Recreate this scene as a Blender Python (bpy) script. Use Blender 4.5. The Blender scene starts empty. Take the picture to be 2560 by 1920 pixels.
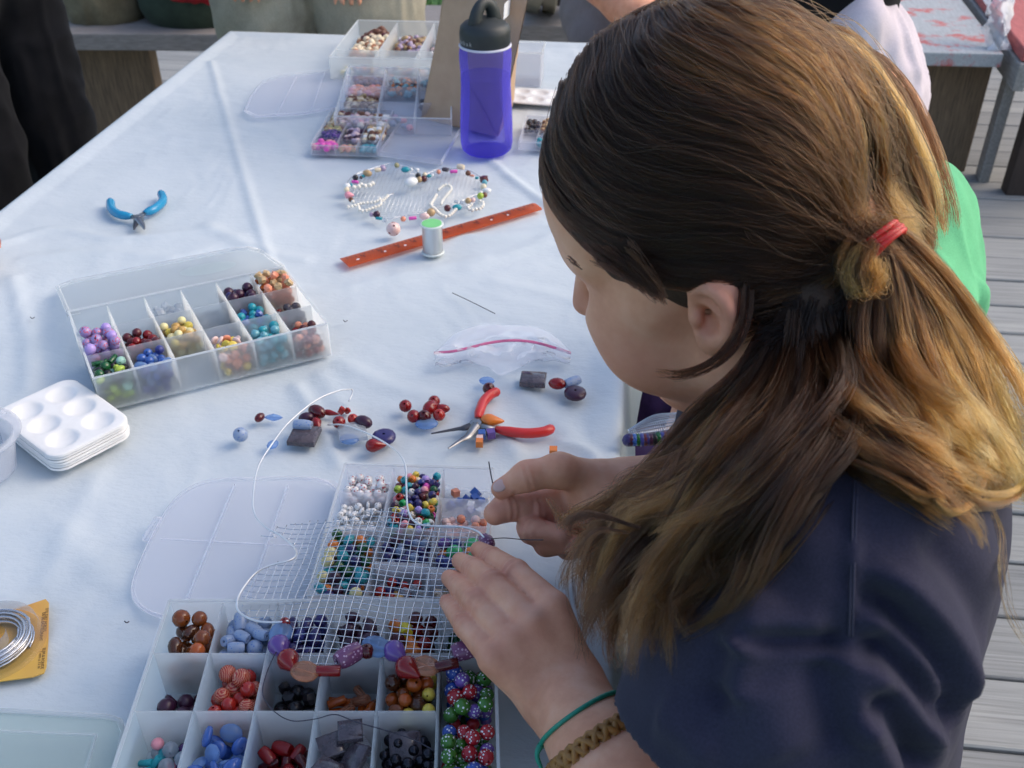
import bpy, bmesh, math, random
import numpy as np
from mathutils import Vector, Matrix
from mathutils.bvhtree import BVHTree

scene = bpy.context.scene
COL = scene.collection
rad = math.radians

# ------------------------------------------------------------------ camera, sky, sun, exposure
FPX, VPX, VPY, W0, H0 = 2489.0, 1634.0, -751.0, 2560, 1920
TABLE = 0.74
CAMH = 0.597
_v = np.array([VPX - 1280, VPY - 960, FPX]); _v /= np.linalg.norm(_v)
_p = math.atan2(960 - VPY, FPX)
_up = np.array([0, -math.cos(_p), -math.sin(_p)])
RC = np.array([np.cross(_v, _up), _v, _up])          # world = RC @ (right, down, forward)
CAM = np.array([0, 0, TABLE + CAMH])
cam_d = bpy.data.cameras.new('camera'); cam = bpy.data.objects.new('camera', cam_d); COL.objects.link(cam)
cam_d.sensor_width = 36; cam_d.lens = 36 * FPX / W0; cam_d.clip_start = 0.02; cam_d.clip_end = 200
m = Matrix.Identity(4)
for i in range(3):
    m[i][0] = RC[i, 0]; m[i][1] = -RC[i, 1]; m[i][2] = -RC[i, 2]; m[i][3] = CAM[i]
cam.matrix_world = m
cam_d.dof.use_dof = True; cam_d.dof.focus_distance = 0.75; cam_d.dof.aperture_fstop = 16
scene.camera = cam

SUN_EL, SUN_AZ = 40, 72           # degrees; azimuth measured from +Y towards +X
world = bpy.data.worlds.new('World'); scene.world = world; world.use_nodes = True
wn = world.node_tree.nodes; wl = world.node_tree.links
sky = wn.new('ShaderNodeTexSky'); sky.sky_type = 'NISHITA'; sky.sun_disc = False
sky.sun_elevation = rad(SUN_EL); sky.sun_rotation = rad(SUN_AZ)
sky.air_density = 1.0; sky.dust_density = 2.5; sky.ozone_density = 1.0
wn['Background'].inputs['Strength'].default_value = 0.15
wl.new(sky.outputs[0], wn['Background'].inputs['Color'])
sun_d = bpy.data.lights.new('sun', 'SUN'); sun = bpy.data.objects.new('sun', sun_d); COL.objects.link(sun)
sun_d.energy = 0.62; sun_d.angle = rad(50); sun_d.color = (1.0, 0.80, 0.56)
sd = Vector((math.sin(rad(SUN_AZ)) * math.cos(rad(SUN_EL)), math.cos(rad(SUN_AZ)) * math.cos(rad(SUN_EL)), math.sin(rad(SUN_EL))))
sun.rotation_euler = sd.to_track_quat('Z', 'Y').to_euler()
sun.location = (3, 2, 4)
scene.view_settings.view_transform = 'Standard'; scene.view_settings.look = 'None'
scene.view_settings.gamma = 1.0; scene.view_settings.use_curve_mapping = False
scene.view_settings.exposure = 0.84
cy = scene.cycles
cy.use_denoising = True
try: cy.denoiser = 'OPENIMAGEDENOISE'
except Exception: pass
cy.max_bounces = 5; cy.diffuse_bounces = 3; cy.glossy_bounces = 3; cy.transmission_bounces = 4; cy.transparent_max_bounces = 24
cy.use_adaptive_sampling = True; cy.adaptive_threshold = 0.02
cy.caustics_reflective = False; cy.caustics_refractive = False
cy.sample_clamp_indirect = 4.0

# ------------------------------------------------------------------ placing helpers
def ray(px, py):
    return RC @ np.array([px - 1280.0, py - 960.0, FPX])
def T(px, py, h=0.0):                      # photo pixel -> point h above the table top
    d = ray(px, py); return CAM + d * ((h - CAMH) / d[2])
def G(px, py, z=0.0):                      # photo pixel -> point at world height z
    d = ray(px, py); return CAM + d * ((z - CAM[2]) / d[2])
def D(px, py, dep):                        # photo pixel -> point at a depth
    return CAM + ray(px, py) * (dep / FPX)
def PX(p):                                 # world point -> pixel, depth
    c = RC.T @ (np.asarray(p, float) - CAM); return np.array([1280 + FPX * c[0] / c[2], 960 + FPX * c[1] / c[2], c[2]])
def YP(px, py, y):                         # photo pixel -> point on the plane Y = y
    d = ray(px, py); return CAM + d * (y / d[1])
def nrm(v):
    v = np.asarray(v, float); return v / (np.linalg.norm(v) + 1e-12)
rng = np.random.default_rng(7)
random.seed(7)

# ------------------------------------------------------------------ materials
MATS = {}
class NT:
    def __init__(s, name):
        s.m = bpy.data.materials.new(name); s.m.use_nodes = True
        s.t = s.m.node_tree; s.t.nodes.clear(); s.out = s.n('OutputMaterial')
    def n(s, typ, **kw):
        nd = s.t.nodes.new('ShaderNode' + typ)
        for k, v in kw.items():
            if k.startswith('_'): setattr(nd, k[1:], v)
            else: nd.inputs[k.replace('__', ' ')].default_value = v
        return nd
    def l(s, a, b): s.t.links.new(a, b)
    def ramp(s, fac, stops, interp='LINEAR'):
        r = s.n('ValToRGB'); r.color_ramp.interpolation = interp
        el = r.color_ramp.elements
        while len(el) < len(stops): el.new(0.5)
        for e, (p, c) in zip(el, stops): e.position = p; e.color = (*c, 1)
        s.l(fac, r.inputs[0]); return r.outputs[0]
    def coord(s, kind='Object', scale=(1, 1, 1), rot=(0, 0, 0)):
        tc = s.n('TexCoord'); mp = s.n('Mapping'); mp.inputs['Scale'].default_value = scale; mp.inputs['Rotation'].default_value = rot
        s.l(tc.outputs[kind], mp.inputs[0]); return mp.outputs[0]
    def noise(s, vec, scale, detail=4, rough=0.55):
        nd = s.n('TexNoise', Scale=scale, Detail=detail, Roughness=rough); s.l(vec, nd.inputs['Vector']); return nd.outputs[0]
    def bump(s, h, strength=0.3, dist=0.002):
        b = s.n('Bump', Strength=strength, Distance=dist); s.l(h, b.inputs['Height']); return b.outputs[0]
    def bsdf(s, col=None, rough=0.5, normal=None, **kw):
        b = s.n('BsdfPrincipled'); b.inputs['Roughness'].default_value = rough
        if col is not None:
            if hasattr(col, 'links'): s.l(col, b.inputs['Base Color'])
            else: b.inputs['Base Color'].default_value = (*col, 1)
        if normal is not None: s.l(normal, b.inputs['Normal'])
        for k, v in kw.items(): b.inputs[k.replace('__', ' ')].default_value = v
        return b
    def done(s, sh): s.l(sh.outputs[0], s.out.inputs['Surface']); MATS[s.m.name] = s.m; return s.m
def plain(name, col, rough=0.5, var=0.0, scale=60, bump=0.0, bscale=300, bdist=0.001, **kw):
    t = NT(name); v = t.coord(); c = col
    if var:
        f = t.noise(v, scale); a = [max(0, x * (1 - var)) for x in col]; b = [min(1, x * (1 + var)) for x in col]
        c = t.ramp(f, [(0.3, a), (0.7, b)])
    nm = t.bump(t.noise(v, bscale, 3), bump, bdist) if bump else None
    return t.done(t.bsdf(c, rough, nm, **kw))

# ------------------------------------------------------------------ mesh building
class MB:
    def __init__(s): s.v = []; s.f = []; s.mi = []; s.cur = 0
    def add(s, vs, fs):
        b = len(s.v); s.v += [tuple(map(float, p)) for p in vs]
        for q in fs: s.f.append(tuple(b + i for i in q)); s.mi.append(s.cur)
        return s
    def box(s, c, size, M=None):
        x, y, z = [k / 2 for k in size]
        vs = [(-x, -y, -z), (x, -y, -z), (x, y, -z), (-x, y, -z), (-x, -y, z), (x, -y, z), (x, y, z), (-x, y, z)]
        if M is not None: vs = [tuple(M @ np.array(p)) for p in vs]
        vs = [(p[0] + c[0], p[1] + c[1], p[2] + c[2]) for p in vs]
        return s.add(vs, [(0, 3, 2, 1), (4, 5, 6, 7), (0, 1, 5, 4), (1, 2, 6, 5), (2, 3, 7, 6), (3, 0, 4, 7)])
    def hexa(s, b4, t4):                   # eight corners: bottom ring, top ring (same order, counter-clockwise seen from above)
        return s.add(list(b4) + list(t4), [(0, 3, 2, 1), (4, 5, 6, 7), (0, 1, 5, 4), (1, 2, 6, 5), (2, 3, 7, 6), (3, 0, 4, 7)])
    def wall(s, a, b, z0, z1, th, nrmv=None):  # upright thin wall between two points
        a = np.asarray(a, float)[:2]; b = np.asarray(b, float)[:2]; d = nrm(b - a); n = np.array([-d[1], d[0]]) * th / 2
        B = [(*(a - n), z0), (*(b - n), z0), (*(b + n), z0), (*(a + n), z0)]
        return s.hexa(B, [(p[0], p[1], z1) for p in B])
    def prism(s, poly, z0, z1):            # poly: xy points counter-clockwise
        n = len(poly); vs = [(p[0], p[1], z0) for p in poly] + [(p[0], p[1], z1) for p in poly]
        return s.add(vs, [tuple(range(n))[::-1], tuple(range(n, 2 * n))] + [(i, (i + 1) % n, n + (i + 1) % n, n + i) for i in range(n)])
    def tube(s, pts, r, n=8, caps=True, flat=None):
        P = np.asarray(pts, float); k = len(P); R = np.full(k, r) if np.isscalar(r) else np.asarray(r, float)
        Tn = np.gradient(P, axis=0); Tn /= np.linalg.norm(Tn, axis=1)[:, None] + 1e-12
        u = np.cross(Tn[0], [0, 0, 1.0]); 
        if np.linalg.norm(u) < 1e-3: u = np.cross(Tn[0], [1.0, 0, 0])
        u = nrm(u); vs = []
        for i in range(k):
            u = nrm(u - Tn[i] * np.dot(u, Tn[i])); w = np.cross(Tn[i], u)
            for j in range(n):
                a = 2 * math.pi * j / n; fy = 1 if flat is None else flat
                vs.append(P[i] + R[i] * (math.cos(a) * u + fy * math.sin(a) * w))
        fs = [(i * n + j, i * n + (j + 1) % n, (i + 1) * n + (j + 1) % n, (i + 1) * n + j) for i in range(k - 1) for j in range(n)]
        if caps: fs += [tuple(range(n))[::-1], tuple(range((k - 1) * n, k * n))]
        return s.add(vs, fs)
    def lathe(s, prof, c=(0, 0, 0), n=16, M=None, caps=True):   # prof: (radius, z)
        vs = []
        for r, z in prof:
            for j in range(n):
                a = 2 * math.pi * j / n; p = np.array([r * math.cos(a), r * math.sin(a), z])
                if M is not None: p = M @ p
                vs.append(p + np.asarray(c))
        k = len(prof)
        fs = [(i * n + j, i * n + (j + 1) % n, (i + 1) * n + (j + 1) % n, (i + 1) * n + j) for i in range(k - 1) for j in range(n)]
        if caps: fs += [tuple(range(n))[::-1], tuple(range((k - 1) * n, k * n))]
        return s.add(vs, fs)
    def ball(s, c, r, M=None, n=10, k=7):
        r = np.array([r, r, r]) if np.isscalar(r) else np.asarray(r)
        vs = [np.array([0, 0, -1.0])] + [np.array([math.sin(t) * math.cos(a), math.sin(t) * math.sin(a), -math.cos(t)]) for t in [math.pi * i / k for i in range(1, k)] for a in [2 * math.pi * j / n for j in range(n)]] + [np.array([0, 0, 1.0])]
        vs = [v * r for v in vs]
        if M is not None: vs = [M @ v for v in vs]
        vs = [v + np.asarray(c) for v in vs]; L = len(vs) - 1
        fs = [(0, 1 + (j + 1) % n, 1 + j) for j in range(n)] + [(1 + i * n + j, 1 + i * n + (j + 1) % n, 1 + (i + 1) * n + (j + 1) % n, 1 + (i + 1) * n + j) for i in range(k - 2) for j in range(n)]
        fs += [(L, 1 + (k - 2) * n + j, 1 + (k - 2) * n + (j + 1) % n) for j in range(n)]
        return s.add(vs, fs)
    def mesh(s, name, mats, smooth=False, auto=None):
        me = bpy.data.meshes.new(name); me.from_pydata(s.v, [], s.f); me.update()
        for mt in (mats if isinstance(mats, (list, tuple)) else [mats]): me.materials.append(MATS[mt] if isinstance(mt, str) else mt)
        if any(s.mi): me.polygons.foreach_set('material_index', s.mi)
        if smooth:
            me.polygons.foreach_set('use_smooth', [True] * len(me.polygons))
            if auto is not None:
                try: me.set_sharp_from_angle(angle=rad(auto))
                except Exception: pass
        return me
    def build(s, name, mats, parent=None, smooth=False, auto=None, loc=None):
        return link(name, s.mesh(name, mats, smooth, auto), parent, loc)
def link(name, data, parent=None, loc=None):
    o = bpy.data.objects.new(name, data); COL.objects.link(o)
    if parent is not None: o.parent = parent
    if loc is not None: o.location = tuple(map(float, loc))
    return o
def tag(o, label=None, cat=None, group=None, kind=None):
    for k, v in (('label', label), ('category', cat), ('group', group), ('kind', kind)):
        if v: o[k] = v
    return o
def thing(name, label, cat, loc=(0, 0, 0), rz=0, group=None):
    e = bpy.data.objects.new(name, None); COL.objects.link(e); e.empty_display_size = 0.02
    e.location = tuple(map(float, loc)); e.rotation_euler = (0, 0, rz); return tag(e, label, cat, group)
def bevel(o, w, seg=2):
    md = o.modifiers.new('bevel', 'BEVEL'); md.width = w; md.segments = seg; md.limit_method = 'ANGLE'; md.angle_limit = rad(40); return o
def catmull(pts, n):                       # smooth curve through points
    P = np.asarray(pts, float); k = len(P)
    Q = np.vstack([2 * P[0] - P[1], P, 2 * P[-1] - P[-2]]); out = []
    for t in np.linspace(0, k - 1 - 1e-9, n):
        i = int(t); u = t - i; a, b, c, d = Q[i:i + 4]
        out.append(0.5 * ((2 * b) + (c - a) * u + (2 * a - 5 * b + 4 * c - d) * u * u + (3 * b - a - 3 * c + d) * u ** 3))
    return np.array(out)
def rotz(a): return np.array([[math.cos(a), -math.sin(a), 0], [math.sin(a), math.cos(a), 0], [0, 0, 1.0]])
def axisM(x, z=(0, 0, 1.0)):               # frame whose z axis lies along x
    w = nrm(x); u = np.cross(z, w)
    if np.linalg.norm(u) < 1e-4: u = np.cross([1.0, 0, 0], w)
    u = nrm(u); return np.column_stack([u, np.cross(w, u), w])
def vnoise2(x, y, seed=0):                 # smooth value noise, vectorised
    r = np.random.default_rng(seed).random((64, 64)); xi = np.floor(x).astype(int); yi = np.floor(y).astype(int)
    fx = x - xi; fy = y - yi; fx = fx * fx * (3 - 2 * fx); fy = fy * fy * (3 - 2 * fy); g = lambda a, b: r[a % 64, b % 64]
    return (g(xi, yi) * (1 - fx) + g(xi + 1, yi) * fx) * (1 - fy) + (g(xi, yi + 1) * (1 - fx) + g(xi + 1, yi + 1) * fx) * fy
# ================================================================== setting: lawn, deck, benches, table
t = NT('weathered_deck'); v = t.coord('Object', (1.2, 9, 9)); oi = t.n('ObjectInfo')
add = t.n('VectorMath', _operation='ADD'); t.l(v, add.inputs[0]); cmb = t.n('CombineXYZ'); mul = t.n('Math', _operation='MULTIPLY'); mul.inputs[1].default_value = 40
t.l(oi.outputs['Random'], mul.inputs[0]); t.l(mul.outputs[0], cmb.inputs[0]); t.l(mul.outputs[0], cmb.inputs[1]); t.l(cmb.outputs[0], add.inputs[1])
vv = add.outputs[0]
wv = t.n('TexNoise', Scale=7.0, Detail=6.0, Roughness=0.7); mp = t.n('Mapping'); mp.inputs['Scale'].default_value = (0.35, 4.5, 4.5); t.l(vv, mp.inputs[0]); t.l(mp.outputs[0], wv.inputs['Vector'])
big = t.noise(vv, 2.2, 3)
c1 = t.ramp(wv.outputs[0], [(0.28, (0.17, 0.175, 0.175)), (0.48, (0.33, 0.34, 0.34)), (0.7, (0.43, 0.44, 0.445))])
mx = t.n('MixRGB', _blend_type='MULTIPLY'); mx.inputs[0].default_value = 0.65; t.l(c1, mx.inputs[1]); t.l(t.ramp(big, [(0.3, (0.66, 0.67, 0.68)), (0.7, (1, 0.99, 0.96))]), mx.inputs[2])
mx2 = t.n('MixRGB', _blend_type='MULTIPLY'); mx2.inputs[0].default_value = 1; t.l(mx.outputs[0], mx2.inputs[1]); t.l(t.ramp(oi.outputs['Random'], [(0, (0.78, 0.78, 0.78)), (1, (1.08, 1.07, 1.04))]), mx2.inputs[2])
t.done(t.bsdf(mx2.outputs[0], 0.8, t.bump(wv.outputs[0], 0.5, 0.002)))
def wood(name, lo, hi, sc=(4, 4, 0.5), rough=0.75, paint=None):
    t = NT(name); v = t.coord('Object', sc); f = t.noise(v, 14, 6, 0.65)
    c = t.ramp(f, [(0.3, lo), (0.68, hi)])
    if paint:
        pv = t.coord('Object', (1, 1, 1)); m1 = t.noise(pv, 9, 5, 0.7); msk = t.ramp(m1, [(paint[1], (0, 0, 0)), (paint[1] + 0.09, (1, 1, 1))])
        mx = t.n('MixRGB'); t.l(msk, mx.inputs[0]); t.l(c, mx.inputs[1]); mx.inputs[2].default_value = (*paint[0], 1); c = mx.outputs[0]
    return t.done(t.bsdf(c, rough, t.bump(f, 0.4, 0.002)))
wood('bench_grey', (0.20, 0.19, 0.18), (0.36, 0.35, 0.33), (12, 1.2, 12))
wood('bench_grey_x', (0.17, 0.155, 0.145), (0.28, 0.26, 0.25), (1.2, 12, 12))
wood('bench_red', (0.30, 0.32, 0.33), (0.46, 0.48, 0.49), (12, 1.4, 12), paint=((0.50, 0.13, 0.12), 0.52))
wood('bench_red_full', (0.36, 0.08, 0.075), (0.55, 0.14, 0.13), (12, 1.4, 12))
wood('wood_brown', (0.085, 0.06, 0.038), (0.22, 0.15, 0.09), (14, 14, 0.9))
wood('wood_dark', (0.02, 0.014, 0.012), (0.055, 0.036, 0.028), (14, 14, 0.9))
wood('wood_pale', (0.30, 0.27, 0.20), (0.46, 0.43, 0.34), (10, 10, 0.9))
plain('lawn_green', (0.055, 0.15, 0.03), 0.9, 0.45, 14, 0.4, 90, 0.02)
plain('dark_earth', (0.03, 0.026, 0.022), 0.95, 0.3, 8)

# lawn: one sheet to the horizon, with tufts near the deck's far edge
me = bpy.data.meshes.new('lawn'); S = 90
me.from_pydata([(-S, -S, -0.32), (S, -S, -0.32), (S, S, -0.32), (-S, S, -0.32)], [], [(0, 1, 2, 3)]); me.materials.append(MATS['lawn_green'])
tag(link('lawn', me), kind='structure')
mb = MB()
for i in range(2600):
    x = rng.uniform(-2.2, 1.6); y = rng.uniform(5.35, 7.2); h = rng.uniform(0.06, 0.16); a = rng.uniform(0, 6.28); d = np.array([math.cos(a), math.sin(a), 0]) * 0.006
    tip = np.array([x + rng.normal(0, .03), y + rng.normal(0, .03), -0.32 + h]); b = np.array([x, y, -0.33])
    mb.add([b - d, b + d, tip], [(0, 1, 2)])
tag(mb.build('grass', 'lawn_green'), 'green grass growing beyond the far edge of the deck', 'grass', kind='stuff')

# deck: each plank its own object
PITCH, Y0 = 0.1428, 2.8817
deck = thing('deck', 'weathered grey plank deck under the table', 'deck'); tag(deck, kind='structure'); del deck['category']
def plank_mesh(seed):
    r = np.random.default_rng(seed); mb = MB(); n = 14; w = PITCH - 0.0062; th = 0.034
    xs = np.linspace(-2.9, 2.5, n); vs = []
    dz = np.cumsum(r.normal(0, 0.0006, n)); cup = r.uniform(-0.0012, 0.0016); ed = r.normal(0, 0.0005, (n, 2))
    for i, x in enumerate(xs):
        ring = [(-w / 2 + ed[i, 0], -th), (-w / 2 + ed[i, 0], -0.003), (-w / 2 + 0.003 + ed[i, 0], 0), (-w / 4, -cup), (0, -cup * 1.4), (w / 4, -cup), (w / 2 - 0.003 + ed[i, 1], 0), (w / 2 + ed[i, 1], -0.003), (w / 2 + ed[i, 1], -th)]
        vs += [(x, a, b + dz[i]) for a, b in ring]
    k = 9; fs = [(i * k + j, (i + 1) * k + j, (i + 1) * k + (j + 1) % k, i * k + (j + 1) % k) for i in range(n - 1) for j in range(k)]
    fs += [tuple(range(k)), tuple(range((n - 1) * k, n * k))[::-1]]
    mb.add(vs, [f[::-1] for f in fs]); return mb.mesh('plank', 'weathered_deck', True, 40)
PM = [plank_mesh(s) for s in range(6)]
for n in range(-18, 24):
    y = Y0 - PITCH * (n + 0.5)
    if y > 5.3 or y < -0.6: continue
    o = link('plank', PM[n % 6], deck, (rng.uniform(-.12, .12), y, rng.normal(0, 0.0012)))
    o.rotation_euler = (rng.normal(0, 0.003), 0, rng.normal(0, 0.0007))
mb = MB()
for x in np.arange(-2.8, 2.5, 0.6): mb.box((x, 2.35, -0.13), (0.045, 5.8, 0.18))
tag(mb.build('joist', 'wood_dark', deck))
nail = MB(); nail.lathe([(0.0045, -0.002), (0.0045, 0.0002), (0.003, 0.0008)], n=8)
plain('nail_steel', (0.22, 0.21, 0.2), 0.45, Metallic=0.8)
nm_ = nail.mesh('nail', 'nail_steel')
for n in range(2, 15):
    for x in (0.62, 1.22, 0.02):
        for s in (-1, 1):
            link('nail', nm_, deck, (x + rng.normal(0, .004), Y0 - PITCH * (n + 0.5) + s * 0.042, 0.0012))
me = bpy.data.meshes.new('earth'); me.from_pydata([(-3, -.8, -0.318), (2.6, -.8, -0.318), (2.6, 5.2, -0.318), (-3, 5.2, -0.318)], [], [(0, 1, 2, 3)]); me.materials.append(MATS['dark_earth'])
tag(link('bare_earth', me), kind='structure')

# ---- right bench with worn red paint
b = thing('bench', 'grey plank bench end with worn red paint on its seat', 'bench', (1.0, 3.24, 0))
def quadbox(name, near_l, near_r, far_l, far_r, z0, z1, mat, parent, bev=0.004):
    o0 = np.array(parent.location); mb = MB(); B = [near_l, near_r, far_r, far_l]
    mb.hexa([(p[0] - o0[0], p[1] - o0[1], z0 - o0[2]) for p in B], [(p[0] - o0[0], p[1] - o0[1], z1 - o0[2]) for p in B])
    return bevel(mb.build(name, mat, parent), bev)
quadbox('seat', (0.855, 3.237), (1.141, 3.249), (0.945, 5.0), (1.25, 5.0), 0.398, 0.44, 'bench_red', b)
quadbox('leg', (0.885, 3.375), (1.168, 3.39), (0.885, 3.43), (1.168, 3.445), 0.0, 0.398, 'wood_brown', b)
quadbox('leg', (0.95, 4.7), (1.21, 4.71), (0.95, 4.75), (1.21, 4.76), 0.0, 0.398, 'wood_brown', b)
b = thing('bench', 'dark bench end with a red painted top at the right edge', 'bench', (1.5, 3.2, 0))
quadbox('seat', (1.175, 3.19), (1.47, 3.20), (1.28, 4.6), (1.57, 4.6), 0.435, 0.475, 'bench_red_full', b)
quadbox('apron', (1.166, 3.17), (1.20, 3.17), (1.27, 4.6), (1.30, 4.6), 0.35, 0.433, 'bench_grey', b)
quadbox('leg', (1.25, 3.20), (1.50, 3.21), (1.25, 3.26), (1.50, 3.27), 0.0, 0.432, 'wood_dark', b)
quadbox('leg', (1.19, 3.30), (1.225, 3.30), (1.20, 3.38), (1.235, 3.38), 0.0, 0.35, 'bench_grey', b)
# ---- left bench
b = thing('bench', 'low grey wooden bench with a sack and a bag on it', 'bench', (-1.8, 3.3, 0))
quadbox('seat', (-2.7, 3.075), (-1.15, 3.235), (-2.73, 3.36), (-1.18, 3.52), 0.375, 0.43, 'bench_grey_x', b)
quadbox('leg', (-1.98, 3.30), (-1.66, 3.33), (-1.98, 3.36), (-1.66, 3.39), 0.0, 0.374, 'wood_brown', b)
quadbox('leg', (-2.60, 3.2), (-2.40, 3.22), (-2.60, 3.25), (-2.40, 3.27), 0.0, 0.374, 'wood_brown', b)
# ---- far bench, behind the paper bag, with a trestle standing behind it
b = thing('bench', 'short grey plank bench beyond the paper bag', 'bench', (-0.5, 3.5, 0))
quadbox('seat', (-0.85, 3.40), (-0.172, 3.45), (-0.86, 3.66), (-0.185, 3.72), 0.345, 0.43, 'bench_grey_x', b)
quadbox('leg', (-0.52, 3.52), (-0.215, 3.535), (-0.52, 3.57), (-0.215, 3.585), 0.0, 0.344, 'wood_brown', b)
b = thing('trestle', 'pale wooden trestle legs standing behind the short far bench', 'trestle', (-0.35, 4.0, 0))
def beam(name, a, c, w, mat, parent):
    o0 = np.array(parent.location); mb = MB(); a = np.asarray(a) - o0; c = np.asarray(c) - o0
    M = axisM(c - a, (0, 1, 0)); L = np.linalg.norm(c - a); mb.box((0, 0, 0), (w[0], w[1], L), M); mb.v = [tuple(np.array(p) + (a + c) / 2) for p in mb.v]
    return bevel(mb.build(name, mat, parent), 0.003)
beam('leg', G(1322, 44, 0.35), G(1352, -40, 0.6), (0.05, 0.05), 'wood_pale', b)
beam('leg', G(1372, 46, 0.35), G(1378, -40, 0.6), (0.045, 0.045), 'wood_pale', b)
beam('leg', G(1448, 52, 0.30), G(1420, -40, 0.6), (0.05, 0.05), 'wood_pale', b)
quadbox('panel', (-0.42, 4.3), (-0.16, 4.3), (-0.42, 4.35), (-0.16, 4.35), 0.0, 0.75, 'wood_dark', b)

# ---- table under the cloth
XL, XR, YN, YF = -0.872, 0.010, 0.10, 2.147
tb = thing('table', 'long wooden table hidden under the white cloth', 'table', (-0.43, 1.1, 0))
for i in range(6):
    w = (XR - XL - 0.02) / 6; x = XL + 0.01 + w * (i + .5)
    mb = MB(); mb.box((x + 0.43, (YN + YF) / 2 - 1.1, TABLE - 0.034), (w - 0.004, YF - YN - 0.02, 0.04)); mb.build('plank', 'wood_brown', tb)
for x in (-0.74, -0.12):
    for y in (0.4, 1.95):
        mb = MB(); mb.box((x + 0.43, y - 1.1, (TABLE - 0.056) / 2), (0.07, 0.07, TABLE - 0.056)); mb.build('leg', 'wood_brown', tb)
# cloth
t = NT('table_cloth'); v = t.coord('Object'); f = t.noise(v, 6, 6, 0.65); f2 = t.noise(v, 260, 2)
c = t.ramp(f, [(0.3, (0.585, 0.66, 0.705)), (0.62, (0.655, 0.725, 0.765))])
b1 = t.bump(f2, 0.12, 0.0006); bp = t.n('Bump', Strength=0.6, Distance=0.005); t.l(t.noise(t.coord('Object', (1, 1.6, 1)), 16, 6, 0.62), bp.inputs['Height']); t.l(b1, bp.inputs['Normal'])
d1 = t.bsdf(c, 0.55, bp.outputs[0], **{'Specular IOR Level': 0.35}); tr = t.n('BsdfTranslucent', Color=(0.8, 0.82, 0.85, 1)); mx = t.n('MixShader'); mx.inputs[0].default_value = 0.12
t.l(d1.outputs[0], mx.inputs[1]); t.l(tr.outputs[0], mx.inputs[2]); t.done(mx)
NX, NY = 236, 500
DROPL, DROPR, DROPF = 0.16, 0.115, 0.14
us = np.concatenate([np.linspace(-DROPL, 0, 24)[:-1], np.linspace(0, XR - XL, 200), np.linspace(0, DROPR, 22)[1:] + (XR - XL)])
vs_ = np.concatenate([np.linspace(YN, YF, 470), YF + np.linspace(0, DROPF, 16)[1:]])
U, V = np.meshgrid(us, vs_); Wt = XR - XL
X = np.clip(U, 0, Wt) + XL; Y = np.minimum(V, YF); Z = np.full_like(U, TABLE)
rr = 0.006
def drop(e):                                # rounded edge: outwards, downwards
    a = np.clip(e / rr, 0, math.pi / 2); o_ = rr * np.sin(a); d_ = rr * (1 - np.cos(a)) + np.maximum(0, e - rr * math.pi / 2); return o_, d_
el = np.maximum(0, -U); er = np.maximum(0, U - Wt); ef = np.maximum(0, V - YF)
ol, dl = drop(el); orr, dr = drop(er); of, df = drop(ef)
wob = vnoise2(V * 7, V * 0, 3) - 0.5; wobx = vnoise2(U * 8, U * 0 + 5, 4) - 0.5
flare_r = 0.19 + 0.16 * np.clip((V - 0.95) / 0.2, 0, 1) + 0.10 * wob
X += -ol - dl * (0.10 + 0.15 * wob) + orr + dr * flare_r
Y += of + df * (0.12 + 0.2 * wobx); Z -= dl * 0.98 + dr * 0.97 + df * 0.98
# wrinkles: soft relief and explicit creases, always at or below the table plane's top
top = (el + er + ef) == 0
w1 = vnoise2(X * 9 + Y * 3, Y * 5 - X * 2, 11); w2 = vnoise2(X * 26 + 4 * w1, Y * 15 + X * 9, 12); w3 = vnoise2(X * 14 - Y * 22, Y * 16 + X * 12 + 3 * w1, 13)
rel = 0.0032 * (w1 - 1) + 0.0016 * (1 - np.abs(2 * w2 - 1) - 1) + 0.0014 * (1 - np.abs(2 * w3 - 1) - 1)
CREASE = [  # (pixel polyline, height, width)
    ([(527, 150), (590, 370), (640, 540), (672, 640), (700, 720)], 0.0045, 0.007),
    ([(1205, 375), (1290, 450), (1395, 525)], 0.006, 0.008),
    ([(0, 600), (130, 568), (300, 590), (520, 572)], 0.004, 0.010), ([(60, 640), (240, 625), (420, 640)], 0.003, 0.012),
    ([(520, 560), (650, 620), (760, 640)], 0.004, 0.012), ([(30, 690), (66, 830), (70, 960)], 0.005, 0.010),
    ([(860, 905), (980, 960), (1160, 1010), (1290, 1120)], 0.004, 0.012), ([(1150, 870), (1290, 960), (1430, 1090), (1500, 1140)], 0.0045, 0.012),
    ([(1220, 1010), (1270, 1090), (1300, 1140)], 0.003, 0.01), ([(740, 960), (790, 1040), (845, 1150)], 0.005, 0.008), ([(800, 930), (850, 1010), (880, 1090)], 0.003, 0.010),
    ([(450, 1590), (330, 1650), (250, 1700)], 0.003, 0.010), ([(130, 1290), (230, 1400), (330, 1470)], 0.003, 0.014), ([(240, 1180), (180, 1300), (120, 1440)], 0.003, 0.012),
    ([(700, 700), (800, 720), (960, 690), (1200, 640)], 0.0028, 0.012), ([(1080, 590), (1240, 585), (1380, 565)], 0.004, 0.012), ([(1180, 660), (1320, 610), (1420, 560)], 0.003, 0.014),
    ([(1400, 1100), (1480, 1130), (1500, 1180)], 0.006, 0.006), ([(560, 300), (700, 330), (760, 420)], 0.002, 0.012), ([(300, 700), (500, 620), (690, 560)], 0.002, 0.016),
    ([(60, 1640), (200, 1560), (420, 1500)], 0.003, 0.010), ([(1240, 700), (1420, 740), (1530, 800)], 0.0025, 0.012)]
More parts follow.
